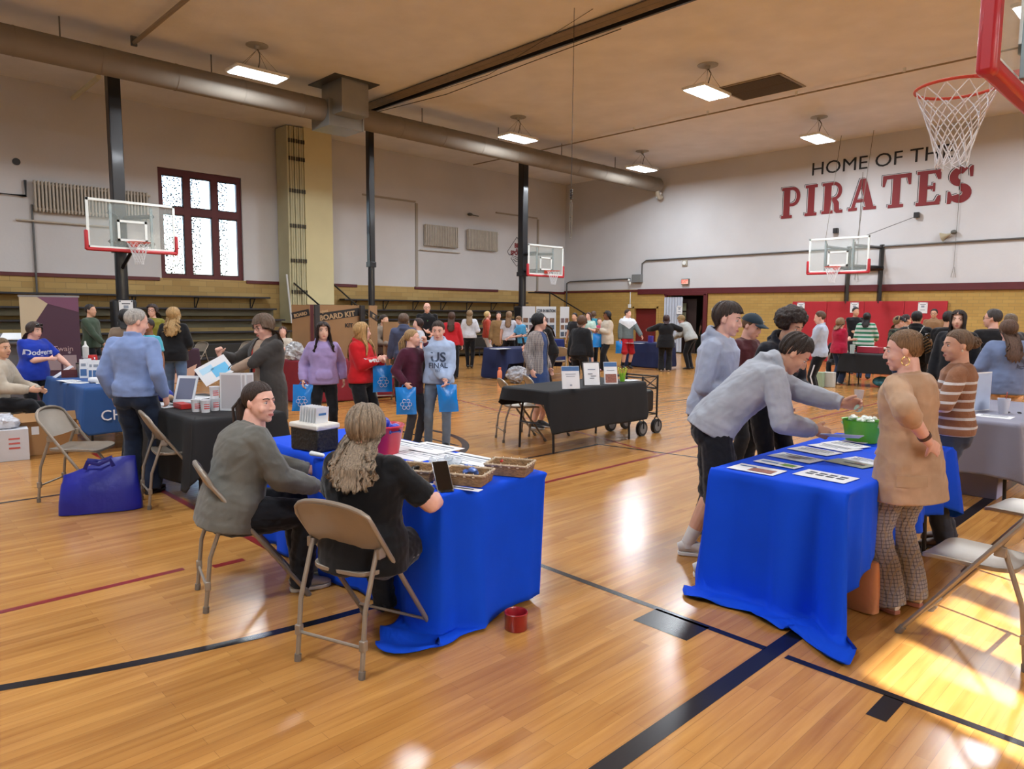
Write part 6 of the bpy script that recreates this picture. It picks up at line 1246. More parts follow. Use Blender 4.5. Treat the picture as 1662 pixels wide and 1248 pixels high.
# --- slate blue table
for i, (x, y, l) in enumerate(((126, 619, 'first'), (133, 617, 'second'), (140, 621, 'third'), (147, 621, 'fourth'))):
    p = at(x, y, ZT2); sheet('brochure', f'upright white and navy brochure on the slate blue table, {l} from the left', 'brochure', (p[0] - .35, p[1] + .15, ZT2 + .125), rot_z(-.5) @ rot_y(-.10) @ RX, .09, .24, m_paper, [(0, -.2, .8, .35, m_hd), (0, .2, .6, .15, gp)], 'brochures standing on the slate blue table')
for i, (x, y, a_, l) in enumerate(((112, 618, 10, 'white leaflet at the left end of the slate blue table'), (128, 621, 30, 'white leaflet in front of the standing brochures'), (170, 612, 60, 'white form at the far side of the slate blue table'), (160, 606, 20, 'small white slip on the slate blue table'), (176, 621, 80, 'long rolled white leaflet at the near side'))): paper(l, x, y, .26, .18, a_, z=ZT2 + .001 * i)
o = MB().limb((0, 0, .035), (0, .30, .035), .035, .035).build('paper_roll', m_paper, loc=tuple(at(148, 622, ZT2))); tag(o, 'pale roll of paper on the slate blue table', 'paper roll')
t = thing('desk_sign', 'dark red V-shaped nameplate stand on the slate blue table', 'nameplate', at(135, 612, ZT2), 1.1); MB().box((-.08, 0, .05), (.32, .012, .10), rot_z(.35)).build('left_panel', mat('dark_red_stand', '#541a1c', .5), t); MB().box((.14, .02, .045), (.22, .012, .09), rot_z(-.7)).build('right_panel', mat('dark_red_stand', '#541a1c', .5), t)
t = thing('tumbler', 'steel tumbler on the slate blue table beside the woman in the blue T-shirt', 'tumbler', (-10.45, 2.35, ZT2)); MB().lathe([(.032, 0), (.040, .17), (.0, .17)], 24).build('tumbler_body', mat('brushed_steel', '#8d9094', .25, metal=.8), t, angle=50); MB().lathe([(.041, .17), (.041, .185), (0, .19)], 24).build('lid', plastic('#18191c'), t)
t = thing('insulated_jug', 'red jug with a steel handle behind the steel tumbler', 'jug', (-10.62, 2.55, ZT2)); MB().lathe([(.05, 0), (.055, .24), (.05, .27), (0, .27)], 24).build('jug_body', plastic('#c42a28', .4), t, angle=50); MB().loft([(.05, 0, .24), (.09, 0, .22), (.09, 0, .10), (.05, 0, .08)], .008, n=8).build('jug_handle', mat('brushed_steel', '#8d9094', .25, metal=.8), t)
o = MB().box((0, 0, .02), (.24, .10, .04)).build('red_pack', mat('red_card', '#b5221f', .5), loc=tuple(at(165, 613, ZT2)), bevel=.012); tag(o, 'small red pack on the slate blue table', 'pack')
o = MB().frame(rot_x(.6), (0, 0, .07)).box((0, 0, 0), (.17, .25, .008)).build('tablet', mat('white_tablet', '#d8dce4', .3), loc=tuple(at(103, 612, ZT2)), bevel=.003); tag(o, 'white tablet leaning by the hand of the woman in blue', 'tablet')
# --- cartons at the left
t = thing('cardboard_box', 'large brown cardboard box on the floor at the left', 'box', (*((at(30, 748) + at(113, 718)) / 2)[:2], 0), 1.45); MB().box((0, 0, .20), (.60, .46, .40)).build('carton', mat('kraft', '#a27b50', .8, var=.07, vscale=3), t, bevel=.004); MB().box((0, -.0, .403), (.60, .05, .004)).build('tape', mat('tape2', '#b8925f', .25), t); MB().box((-.0, -.25, .43), (.58, .006, .12), rot_x(-.75)).build('flap', mat('kraft', '#a27b50', .8), t); MB().box((-.10, -.232, .28), (.07, .004, .09)).build('label_sticker', m_paper, t)
t = thing('cardboard_box', 'white box with red print and plastic bag on top, cut by the left edge', 'box', (*at(2, 745)[:2], 0), 1.45); MB().box((0, 0, .17), (.50, .40, .34)).build('carton', mat('white_card', '#c6cad2', .7, var=.04), t, bevel=.004); crumple(MB().ell((0, 0, .39), (.21, .17, .10), n=40, m=26), .04, 26, 6).build('plastic_bag', mat('pale_wrap', '#b9bcc4', .25, bump=1, bscale=16, var=.2, vscale=14), t)
for k in range(3): MB().box((.12, -.203, .14 + .05 * k), (.10, .003, .018)).build('red_print', mat('red_print', '#c05a58', .6), t)
# --- big blue bag
t = thing('shopping_bag', 'big royal blue reusable shopping bag on the floor by the empty chair', 'bag', (*((at(107, 835) + at(222, 824)) / 2)[:2], 0), (math.degrees(math.atan2(*(at(222, 824) - at(107, 835))[1::-1]))) * D2R)
Gb = []; n_ = 26
m = MB(); m.loft([(0, 0, .006), (0, .0, .10), (0.0, .01, .24), (.0, .02, .34), (0, .025, .385)], [.30, .295, .275, .262, .258], [.085, .09, .075, .045, .02], side=(1, 0, 0), n=36, pw=3.5)
V = np.array(m.v); V[:, 2] += .03 * np.sin(V[:, 0] * 8 + .8) * (V[:, 2] > .3) + .05 * (V[:, 0] / .3) * (V[:, 2] > .3); V[:, 1] += .012 * wob(V, 22, 2); m.v = V.tolist(); m.build('bag_body', mat('cobalt_bag', '#131d8c', .35, bump=.5, bscale=9, var=.15, vscale=5, spec=.5), t)
for s in (-1, 1): MB().loft([(-.10, s * .03, .36), (-.08, s * .05, .42), (.0, s * .06, .40), (.08, s * .05, .43), (.10, s * .03, .37)], .016, .003, n=6).build('bag_handle', mat('cobalt_strap', '#111a78', .5), t)
# --- maroon table with cardboard boards
KR = mat('kraft_board', '#8f6d4a', .8, var=.06, vscale=4); m_kp = mat('board_print', '#1f1a18', .7)
def board(label, p, head, w_, h_, z, prints=(), txt=None, tilt=0):
    t = thing('cardboard_display', label, 'display board', (p[0], p[1], z), head * D2R); R_ = rot_x(-tilt * D2R) @ np.stack([(1, 0, 0), (0, 0, 1), (0, -1, 0)], 1)
    MB().frame(R_, (0, 0, h_ / 2)).box((0, 0, 0), (w_, h_, .02)).build('board_panel', KR, t, smooth=False)
    for (x, y, a, b, ang) in prints: MB().frame(R_ @ rot_z(ang), (np.array([0, 0, h_ / 2]) + R_ @ np.array([x * w_, y * h_, .012]))).box((0, 0, 0), (a * w_, b * h_, .003)).build('board_band', m_kp, t, smooth=False)
    for (s, size, x, y, ang, mm_) in (txt or ()): text('board_lettering', s, size, np.array([0, 0, h_ / 2]) + R_ @ np.array([x * w_, y * h_, .016]), R_ @ rot_z(ang), mm_, t, bold=.004)
    return t
m_kl = mat('board_letter', '#a88a66', .7); d0 = at(505, 583, ZT)
board('large cardboard display panel reading BOARD KIT behind the girl in lavender', (-11.60, 6.78), 78, .86, .98, ZT, [(0, .32, 1.0, .15, .14)], [('BOARD KIT', .13, .0, .30, .14, m_kl), ('Project', .07, -.32, .38, .14, m_kl), ('KIT', .10, .25, .12, 0, m_kp)])
board('left cardboard side panel of the display boards', (-11.82, 6.18), 30, .36, .98, ZT, [(0, .33, 1.0, .12, .2)], [('BOARD', .08, 0, .32, .2, m_kl)]); board('right cardboard side panel of the display boards', (-11.40, 7.42), 125, .38, .98, ZT, [(0, .30, 1.0, .12, -.25)], [('KIT', .08, 0, .29, -.25, m_kl)])
for q, l in (((-11.50, 6.32), 'left dark corner strip of the cardboard display'), ((-11.42, 7.2), 'right dark corner strip of the cardboard display')): o = MB().box((0, 0, .49), (.05, .09, .98)).build('corner_strip', mat('dark_strip', '#2a2728', .6), loc=(*q, ZT)); tag(o, l, 'strip')
board('plain brown cardboard panel behind the blonde girl in red', (-11.55, 8.05), 90, .62, .72, ZT - .05)
t = thing('tumbler', 'bright pink tall tumbler beside the girl in red', 'tumbler', (-11.45, 7.85, ZT)); MB().lathe([(.04, 0), (.055, .27), (0, .28)], 20).build('tumbler_body', plastic('#a02a8a', .3), t, angle=50)
t = thing('tumbler', 'clear cup with a black base on the maroon table', 'cup', (-11.60, 7.60, ZT + .004)); MB().lathe([(.035, 0), (.048, .17), (0, .175)], 20).build('tumbler_body', mat('dark_drink', '#3a3634', .2), t, angle=50); MB().tube([(0, 0, .17), (.01, 0, .26)], .004).build('straw', m_white, t)
o = crumple(MB().ell((0, 0, .14), (.20, .17, .18), n=50, m=34), .045, 26, 2).build('plastic_bag', mat('clear_bag', '#b9bcc0', .2, alpha=.8, bump=1, bscale=14, var=.3, vscale=16, spec=.8), loc=(-11.75, 6.0, ZT)); tag(o, 'crumpled clear plastic bag of packets at the left end of the maroon table', 'plastic bag')
# --- banner and plum tables
bn = thing('retractable_banner', 'tall purple Mark Twain roll-up banner at the left', 'banner', (-13.3, 2.62, 0), 70 * D2R); bw_, bh = .80, 1.76
MB().box((0, 0, .03), (.86, .18, .06)).build('banner_base', mat('brushed_alu', '#909295', .35, metal=.6), bn, bevel=.01); MB().box((0, 0, .06 + bh / 2), (bw_, .006, bh)).build('banner_sheet', m_plumb, bn, smooth=False) if 'm_plumb' in globals() else MB().box((0, 0, .06 + bh / 2), (bw_, .006, bh)).build('banner_sheet', mat('banner_purple', '#43283c', .6), bn, smooth=False)
MB().box((0, 0, .06 + bh), (bw_ + .03, .02, .03)).build('top_rail', mat('brushed_alu', '#909295', .35, metal=.6), bn); MB().prism([(-.40, .70), (-.40, bh), (.05, bh), (-.2, 1.35), (-.32, 1.0)], (0, -.0045, .06), (1, 0, 0), (0, 0, 1), (0, -.002, 0)).build('banner_stripe', mat('banner_cream', '#b6a990', .6), bn, smooth=False); MB().prism([(-.18, bh), (.40, bh), (.40, bh - .25), (-.02, bh - .12)], (0, -.0065, .06), (1, 0, 0), (0, 0, 1), (0, -.002, 0)).build('banner_stripe', mat('banner_mauve', '#6e4460', .6), bn, smooth=False)
Rb = np.stack([(1, 0, 0), (0, 0, 1), (0, -1, 0)], 1); mpk = mat('banner_print', '#b39a9e', .6); text('banner_lettering', 'Mark Twain', .115, (.02, -.010, .98), Rb, mpk, bn); text('banner_lettering', 'Behavioral Health', .085, (.06, -.010, .52), Rb, mpk, bn)
for i in range(3):
    x = -.20 + i * .22; MB().box((x, -.010, .76), (.19, .004, .24)).ell((x, -.010, .92), (.022, .004, .022), n=12, m=6).build('banner_figure', mat('banner_figure', '#8f8088', .6), bn, smooth=False)
t = thing('squeeze_bottle', 'white pump bottle on the plum table right of the banner', 'bottle', at(148, 566, ZT) * np.array([1, 1, 1])); t.location = (-14.4, 3.35, ZT); MB().lathe([(.05, 0), (.05, .2), (.02, .24), (.015, .30), (0, .3)], 18).build('bottle_body', m_white, t)
o = MB().box((0, 0, .11), (.26, .12, .22)).build('orange_box', mat('orange_card', '#c25a32', .5), loc=(-14.4, 3.75, ZT), bevel=.004); tag(o, 'orange box on the plum table right of the banner', 'box'); sheet('picture_card', 'white picture card leaning on the orange box', 'card', (-14.25, 3.98, ZT + .15), RX, .22, .28, m_paper, [(0, 0, .6, .6, m_pb)])
t = thing('lectern', 'grey lectern stand with papers behind the woman in the blue T-shirt', 'lectern', (-13.9, 2.25, 0), 1.2); MB().box((0, 0, .55), (.40, .06, 1.1)).build('column', mat('lectern_grey', '#5d6068', .5), t, bevel=.01); MB().box((0, 0, 1.13), (.52, .40, .03), rot_x(.35)).build('lectern_top', mat('lectern_grey', '#5d6068', .5), t); MB().box((0, -.02, 1.17), (.40, .28, .01), rot_x(.35)).build('papers', m_paper, t)
# --- navy table and around
t = thing('laptop', 'open black laptop on the far navy table', 'laptop', (-12.35, 12.55, ZT2), 2.5); MB().box((0, 0, .01), (.34, .24, .02)).build('keyboard_base', plastic('#141518'), t, bevel=.004); MB().box((0, .13, .13), (.34, .012, .23), rot_x(-.2)).build('lid', plastic('#141518'), t, bevel=.004)
paper('white papers on the left half of the far navy table', 812, 566, .45, .30, 90); paper('white papers beside the black laptop', 862, 562, .35, .25, 70)
t = thing('water_bottle', 'orange water bottle standing on the floor by the navy table', 'bottle', at(811, 620)); MB().lathe([(.052, 0), (.055, .02), (.055, .25), (.035, .28), (.03, .285), (.03, .325), (0, .325)], 24).build('bottle_body', plastic('#e0805a', .4), t, angle=50); MB().lathe([(.034, .285), (.034, .34), (0, .345)], 20).build('bottle_cap', plastic('#d06a48', .4), t)
o = crumple(MB().ell((0, 0, .20), (.24, .22, .22), n=50, m=34), .05, 22, 4).build('plastic_bag', mat('grocery_bag', '#9b9ea6', .3, bump=1, bscale=12, var=.35, vscale=12), loc=(*at(838, 622)[:2], 0)); V = o.data; tag(o, 'stuffed white plastic shopping bag on the floor under the navy table', 'plastic bag')
db = thing('display_board', 'white trifold board with photographs behind the navy table', 'display board', (-15.1, 16.1, 0), 60 * D2R)
for i, (x, r_) in enumerate(((-.62, .5), (0, 0), (.62, -.5))):
    a_ = .62 if i == 1 else .36; Rb2 = rot_z(-r_) @ Rb; pn_ = MB().frame(Rb2, (x * .93, -abs(x) * .12, 1.32)).box((0, 0, 0), (.64 if i == 1 else .40, .95, .012)).build('board_panel', mat('white_board', '#c9ced4', .6), db, smooth=False)
    for a in range(2 if i != 1 else 3):
        for b in range(3): MB().frame(Rb2, (x * .93, -abs(x) * .12, 1.32)).box(((a - (.5 if i != 1 else 1)) * .19, .05 - b * .21, .008), (.15, .14, .004)).build('photo', mat('photo_' + str((a + b + i) % 3), ('#7a5a48', '#4a5868', '#6a5c64')[(a + b + i) % 3], .5, var=.5, vscale=30), pn_, smooth=False)
text('board_lettering', 'COR IN MATION', .13, (0, -.02, 1.66), Rb, m_ink, db, sx=.6, bold=.004)
o = MB().box((0, 0, .0), (.1, .1, .1)).build('tmpx', m_paper) ; bpy.data.objects.remove(o)
tablecloth('tablecloth', 'deep blue cloth on the stand below the white trifold board', -15.6, -14.6, 15.7, 16.4, .80, dict(E=.7, N=.6, W=.6, S=.7), mat('deep_blue_cloth', '#16286a', .85), amp=.02, freq=7, seed=31); table('folding table below the white trifold board', -15.55, -14.65, 15.75, 16.35, h=.785)
t = thing('tote_bag', 'navy tote with white lettering on the floor behind the navy table', 'bag', (-13.9, 13.9, .35), 1.0); MB().box((0, 0, .2), (.42, .16, .40)).build('bag_body', mat('navy_tote', '#18233f', .7), t, bevel=.02); text('lettering', 'LOGO', .1, (0, -.085, .16), Rb, m_paper, t); t.location[2] = .0
# --- table in front of the red door
t = thing('gift_bag', 'purple gift bag on the navy table in front of the red door', 'bag', (*at(1056, 556, ZT)[:2], ZT2)); MB().box((0, 0, .10), (.14, .09, .20)).build('bag_body', mat('purple_bag', '#4a3a8a', .5), t, bevel=.004); MB().loft([(-.04, 0, .19), (-.02, 0, .27), (.02, 0, .27), (.04, 0, .19)], .004, n=5).build('bag_handle', m_black, t)
paper('white papers on the navy table in front of the red door', 1030, 557, .5, .3, 10)
# --- black table near red wall
o = MB().box((0, 0, .07), (.50, .26, .14)).build('crimson_box', mat('crimson_box', '#9e2438', .5), loc=(*at(1412, 573, ZT)[:2], ZT2), bevel=.006); tag(o, 'crimson box on the black table near the red padding', 'box'); sheet('paper_sheet', 'stack of white pages on top of the crimson box', 'paper', np.array(o.location) + np.array([-.05, 0, .146]), Rup(0), .35, .22, m_paper)
t = thing('drink_cup', 'clear plastic cup of pale drink on the black table near the red padding', 'cup', (*at(1383, 574, ZT)[:2], ZT2)); MB().lathe([(.045, 0), (.06, .20), (.0, .205)], 20).build('cup_body', mat('pale_drink', '#9fb4b8', .2), t, angle=50)
o = MB().lathe([(.04, 0), (.045, .14), (.03, .17), (.028, .22), (0, .22)], 18).build('green_bottle', mat('green_plastic', '#2f5a3c', .3), loc=(-6.1, 20.9, .74)); tag(o, 'green bottle on the bare table in front of the red padding', 'bottle')
for px, w_, l, c in ((1330, .16, 'slim pale green paper bag on the floor by the black cloth', '#8fa58c'), (1345, .24, 'white paper bag on the floor by the black cloth', '#b7b7b2')): p = at(px, 628); t = thing('paper_bag', l, 'bag', p, 0); MB().box((0, 0, .17), (w_, .16, .34)).build('bag_body', mat('bag' + c, c, .7, bump=.3, bscale=10), t, bevel=.01)
o = MB().ell((0, 0, .12), (.22, .14, .12)).build('duffel', mat('teal_print_bag', '#4a8a9c', .6, var=.5, vscale=14), loc=(*at(1432, 628)[:2], 0)); tag(o, 'teal patterned bag on the floor at the right end of the black cloth', 'bag')
# --- grey table
t = sign('tall pale blue folder standing on the grey table', 1598, 668, .26, .36, 75, None, [(0, 0, .95, .95, mat('pale_blue_card', '#a3b4d0', .6))], tilt=0)
t = thing('drink_cup', 'white foam cup on the grey table', 'cup', at(1628, 671, ZT2)); MB().lathe([(.036, 0), (.052, .14), (.047, .14), (.033, .005), (0, .005)], 24).build('cup_body', mat('foam_cup', '#c0c4d2', .6), t); MB().tube([(0, 0, .01), (.02, 0, .2)], .004, 6).build('straw', plastic('#c05a50'), t)
lumps('key', 'small dark key fob on the grey table', 'key', at(1645, 671, ZT2), 2, .022, (.05, .02), mat('black_plastic', '#101114', .3), 21, flat=.35, group='dark fobs on the grey table'); paper('white page on the grey table by the cup', 1613, 676, .28, .2, 0)
o = MB().box((0, 0, .21), (.34, .36, .42)).build('lilac_carton', mat('lilac_card', '#8c8ca8', .7), loc=(*at(1590, 800)[:2], 0), bevel=.005); tag(o, 'lilac carton on the floor below the grey cloth', 'box')
# ---------------------------------------------------------------- everybody
def place(px, foot=None, d=None):
    if foot is not None: return at(px, foot)[:2]
    return along(px, 512, d)[:2]
def hgt(xy, ytop, extra=.0):
    """standing height that puts the crown at image row ytop"""
    lo, hi = .8, 2.4
    for _ in range(30):
        m = (lo + hi) / 2; v = np.array([xy[0], xy[1], m - CAM_H]); y = 624 - F_PX * (v @ _u) / (v @ _f)
        if y > ytop: lo = m
        else: hi = m
    return m - extra
def PP(label, px, rel, ytop=None, foot=None, d=None, h=None, xy=None, hx=.02, **kw):
    p = np.array(xy, float) if xy is not None else place(px, foot, d); hc = math.degrees(math.atan2(-p[1], -p[0]))
    if h is None: h = float(np.clip(hgt(p, ytop, hx), 1.42, 1.92))
    return person(label, p, hc + rel, h=h, **kw)
def blue_bag(P, side, label, ang=0, drop=.03, w_=.24, h_=.32, flower=True, tilt=0, off=(0, 0)):
    s = 1 if side == 'R' else -1; q = P['world'](P['WR'][s]) + np.array([0, 0, -.075 * P['k']]); t = thing('plastic_bag', label, 'bag', (q[0] + off[0], q[1] + off[1], q[2]), math.atan2(-q[1], -q[0]) + math.pi / 2 + ang * D2R, 'blue giveaway bags with a white flower print')
    mb_ = mat('cyan_blue_plastic', '#1583dc', .22, spec=.6, bump=.35, bscale=14, var=.08, vscale=8)
    G, H = [], []
    for i in range(9):
        v = i / 8; row, r2 = [], []
        for j in range(9):
            u = j / 8 * 2 - 1; b = (.012 + .035 * math.sin(math.pi * min(1, v * 1.1)) ** .8) * (1 - u * u * .9); x = u * w_ / 2 * (1 - .05 * math.sin(3 * v)) + tilt * v; row.append((x, -b + .006 * math.sin(9 * v + 4 * u), .02 - v * h_)); r2.append((x, b + .006 * math.sin(9 * v + 4 * u), .02 - v * h_))
        G.append(row); H.append(r2)
    MB().grid(G, thick=H).build('bag_body', mb_, t)
    MB().loft([(-.045, 0, .015), (-.03, 0, .045), (.03, 0, .045), (.045, 0, .015)], .006, .004, n=6).build('bag_handle', mb_, t)
    if flower:
        m = MB()
        for k in range(6):
            a = k * math.pi / 3; m.loft([(tilt * .55 + .045 * math.cos(a) + .020 * math.cos(b), -.052 + .006 * abs(math.cos(a)), -h_ * .55 + .045 * math.sin(a) + .020 * math.sin(b)) for b in np.linspace(0, 6.28, 13)], .0022, n=5)
        m.build('flower_print', mat('white_print', '#c4dcf0', .5), t)
    return t
black = dict(col='#14151a'); jeans = '#2c3b58'
# --- the two seated women
P = person('seated woman in grey sweater with dark ponytail looking to the right', (-3.93, 1.66), 76, h=1.62, g=1.36, dist=4.2, skin='pink', hip=.525, po=(0, -.07), lean=20, feet=((-.12, .36), (.10, .30)), head=(-52, 2, 0), hands={'R': (.14, .40, .62), 'L': (-.16, .42, .66)},
   top=dict(type='sweater', col='#65655f', fit=.032, sleeve='long', hem=-.10, rib=True), bottom=dict(col='#17181d', fit=.014, hemr=.07), hair=dict(style='pulled', tail=.34), hcol='#33241d', shoes='#9a948c', sole='#b9b4aa', eyecol='#56708a', curl=(.6, .6))
P = person('seated woman in black short-sleeved top with long ash-blonde hair seen from behind', (-2.90, 1.84), 124, h=1.52, g=1.42, dist=3.5, skin='pink', hip=.50, po=(0, -.04), lean=3, feet=((-.06, .38), (.20, .34)), head=(4, 6, 0), hands={'R': (.30, .27, .70), 'L': (-.18, .34, .72)},
   top=dict(type='tee', col='#101114', fit=.020, sleeve='short', hem=-.10, slen=.85), bottom=dict(col='#111216', fit=.014, hemr=.07), hair=dict(style='long', length=.22, amin=46, wave=.010, flare=.34, th=.020, inner=.03, taper=.02, ripple=.0045), hcol='#8d7d69', shoes='#141418', sole=None, curl=(.35, .5), hdir={'R': (-.35, .75, .55)}, pnorm={'R': (-1, 0, 0)}, face=False)
# --- group at the right table
hood = '#aab6cc'
P3 = PP('teenage boy in pale hoodie with mullet haircut standing at left of the group', 0, 78, h=1.74, xy=(-2.76, 4.74), sex='m', head=(-2, 12, 0), lean=9, hands={'R': (.10, .22, 1.04), 'L': (-.10, .30, 1.06)}, skin='pink', top=dict(type='hoodie', col='#a4afc4', fit=.040, hood=True, sleeve='long', hem=-.06, rib=True), bottom=dict(col='#131317', fit=.026, hemr=.080), hair=dict(style='mullet'), hcol='#3d3029', shoes='#6a6a6c', sole='#8d8a84')
P4 = PP('boy in pale grey hoodie and black shorts bending over the right blue table', 0, 97, h=1.72, xy=(-2.34, 4.17), sex='m', skin='tan', lean=52, po=(.02, -.04), head=(-6, 40, 0), feet=((-.10, -.17), (.30, -.10)), hands={'R': (.12, .54, .93), 'L': (.16, .80, 1.06)}, hdir={'L': (0, 1, .05), 'R': (0, .9, -.2)}, pnorm={'L': (1, 0, -.3), 'R': (-1, 0, -.3)}, pole={'R': (.6, -.5, -.6), 'L': (-.3, -.4, -1)}, twist=4,
   top=dict(type='hoodie', col='#a2a8b2', fit=.038, hood=True, sleeve='long', hem=-.07, rib=True), bottom=dict(type='shorts', col='#14151b', fit=.03, hemr=.11), hair=dict(style='short', th=.026, side_th=.009, ripple=.004, front_el=33), hcol='#33271f', shoes='#c9c7c2', sole='#d8d5cf', socks='#cfccc6', curl=(.7, .8))
P5 = PP('boy with big dark curly hair in black hoodie behind the bending boy', 1252, 46, ytop=494, d=5.9, sex='m', skin='tan', lean=20, head=(4, 20, 0), hands={'R': (.20, .30, .95), 'L': (-.1, .35, 1.0)}, top=dict(type='hoodie', col='#1a1c24', fit=.040, hood=True, sleeve='long'), bottom=black, hair=dict(style='afro', r=.128), hcol='#2a1c15', brow='#1c1310')
P6 = PP('boy in dark baseball cap and maroon shirt, mostly hidden behind the mullet boy', 1204, 62, ytop=503, d=6.8, sex='m', skin='pink', lean=8, head=(0, 20, 0), top=dict(type='tee', col='#4a2026', fit=.03), bottom=black, hair=dict(style='short', th=.002, side_th=.002, ripple=.0005), hcol='#6d5038'); ball_cap(P6, '#22303a')
P7 = PP('woman in camel blazer and plaid trousers with a claw clip, hand on her back', 1460, -122, h=1.57, foot=986, skin='pink', head=(30, 8, 0), lean=5, hands={'L': (-.15, -.19, .99), 'R': (.30, .30, .80)}, pole={'L': (-1, -.5, .1), 'R': (1, -.4, 0)}, hdir={'L': (.85, -.02, -.45), 'R': (-.2, .9, -.25)}, pnorm={'L': (0, 1, 0), 'R': (0, 0, -1)}, curl=(.35, .12), twist=4, g=1.05,
   top=dict(type='blazer', col='#b39274', fit=.034, sleeve='push', hem=-.24, flare=.12, collar=False), bottom=dict(mat=plaid_mat('plaid_trousers', '#8c8a90', '#3c404c', '#8e8270', .020, .25), fit=.024, hemr=.098), hair=dict(style='pulled', bun=(0, -.108, .035), bunr=.030), hcol='#7d5f40', shoes='#d9d4cc', sole='#b97a68', foot_yaw=(-8, 8), bust=.8)
cl = MB().frame(P7['HR'] * P7['hs'], P7['HC'])
for s in (-1, 1):
    for k in range(6): cl.loft([(s * .012, -.120, .085 - k * .018), (s * .045, -.130, .080 - k * .018), (s * .052, -.105, .070 - k * .018)], .0055, n=6)
cl.box((0, -.132, .04), (.035, .012, .10)); cl.build('hair_claw', plastic('#121214', .2), P7['root'])
for s in (-1,): MB().frame(P7['HR'] * P7['hs'], P7['HC']).loft([(s * .078 + .0, -.008 + .020 * math.sin(a), -.055 + .024 * math.cos(a)) for a in np.linspace(0, 6.28, 21)], .003, n=6).build('hoop_earring', mat('gold', '#c9a860', .25, metal=.9), P7['root'])
from mathutils.bvhtree import BVHTree
def flap(P, t, side, w_, h_, m):
    me = P['top'].data; bv = BVHTree.FromPolygons([v.co for v in me.vertices], [tuple(p.vertices) for p in me.polygons]); d = P['dirn'](t); sdv = P['SD'](t); n = unit(-np.cross(d, sdv) * .75 - sdv * side); u_ = unit(np.cross(d, n)); c_ = P['S'](t); G, H = [], []
    for i in range(5):
        row, r2 = [], []
        for j in range(7):
            q = c_ + u_ * (j / 6 - .5) * w_ + d * (i / 4 - .5) * h_; h = bv.ray_cast(Vector(q + n * .6), Vector(-n), 1.2); b_ = np.array(h[0]) if h[0] is not None else q; row.append(b_ + n * .006); r2.append(b_ + n * .001)
        G.append(row); H.append(r2)
    MB().grid(G, thick=H).build('pocket_flap', m, P['top'])
flap(P7, -.10, 1.0, .15, .06, cloth('#ab8b6c'))
w7 = P7['WR'][-1]; e7 = P7['EL'][-1]; dv = unit(w7 - e7); MB().tube([w7 - dv * .055, w7 - dv * .038], .034, 20).build('bracelet', mat('brown_band', '#4a2b22', .4), P7['root'])
m8 = stripes_mat('striped_sweater', '#8a5f44', '#c9c6c4', .062, .28, lo=1.24)
P8 = PP('woman in brown sweater with white stripes and a low bun, turned to the left', 1536, -92, foot=886, h=1.55, skin='tan', head=(26, 4, 0), hands={'R': (.02, .28, 1.02), 'L': (-.10, .20, 1.00)}, pole={'L': (-1, -.5, -.2), 'R': (1, -.3, -.2)}, top=dict(type='sweater', mat=m8, fit=.024, sleeve='long', hem=-.03, rib=True), bottom=dict(col='#343b4a', fit=.012, hemr=.07), hair=dict(style='pulled', bun=(0, -.115, .02), bunr=.036), hcol='#6b543e', shoes='#5a4438', sole='#3a2c26', bust=.8)
MB().frame(P8['HR'] * P8['hs'], P8['HC']).ell((-.080, .0, -.030), (.008, .006, .010)).build('earring', mat('pearl', '#d8cbb8', .25), P8['root'])
# --- left foreground group
P9 = PP('grey-haired man in light blue dress shirt and dark jeans seen from behind', 228, 148, h=1.65, foot=800, sex='m', g=1.12, skin='pink', head=(-40, 14, 0), hands={'R': (.25, .02, .88), 'L': (-.24, .05, .86)}, top=dict(type='dress_shirt', col='#7d94c4', fit=.026, sleeve='long', hem=-.02, collar=True), bottom=dict(col='#1b2538', fit=.016, hemr=.085), hair=dict(style='short', th=.007, side_th=.007, ripple=.0012, front_el=50, top_el=84), hcol='#a8a49e', shoes='#1a1a1c', sole='#1a1a1c')
MB().loft([P9['P0'] + np.array([.158 * math.cos(a), .118 * math.sin(a) - .005, .085]) for a in np.linspace(0, 6.28, 33)], .006, .018, up=(0, 0, 1), n=6).build('belt', mat('black_leather', '#1a1512', .4), P9['root'])
P10 = PP('woman in royal blue T-shirt lettered in white script behind the slate blue table', 48, 32, d=9.3, ytop=520, skin='pink', g=1.34, lean=6, head=(14, 10, 0), hands={'L': (-.36, .30, .80), 'R': (-.02, .30, .98)}, hdir={'R': (-.9, .3, -.1), 'L': (-.2, .6, -.7)}, top=dict(type='tee', col='#1f3aa8', fit=.022, hem=-.12, slen=.9), bottom=black, hair=dict(style='bob', length=.12, bangs=22), hcol='#3a2c26')
chest_text(P10, 'Dodgers', .10, .33, mat('shirt_white', '#c8d0e4', .7), fo=.038, side=.0, bold=.002, sx=1.0)
MB().frame(P10['HR'] * P10['hs'], P10['HC']).ell((-.033, .072, .098), (.026, .012, .020)).ell((.033, .072, .098), (.026, .012, .020)).build('sunglasses', plastic('#141416', .15), P10['root'])
c11 = (-9.95, 1.42); _q = [o for o in C.objects if o.get('label') == 'brown folding chair under the seated woman in cream at the left edge'][0]; _q.location = (c11[0], c11[1], 0); _q.rotation_euler[2] = -32 * D2R
P11 = person('seated woman in cream cardigan and black trousers at the left edge', c11, 58, h=1.66, g=1.05, dist=8, skin='tan', hip=.55, po=(0, -.07), lean=12, feet=((-.08, .42), (.02, .56, .12)), head=(-22, 4, 0), hands={'R': (.10, .34, .70), 'L': (-.12, .36, .68)}, top=dict(type='cardigan', col='#b0a696', fit=.036, sleeve='long', hem=-.12), bottom=black, hair=dict(style='pulled', bun=(0, -.095, .085), bunr=.034), hcol='#6a543c', shoes='#b89878', sole='#8a6a4c')
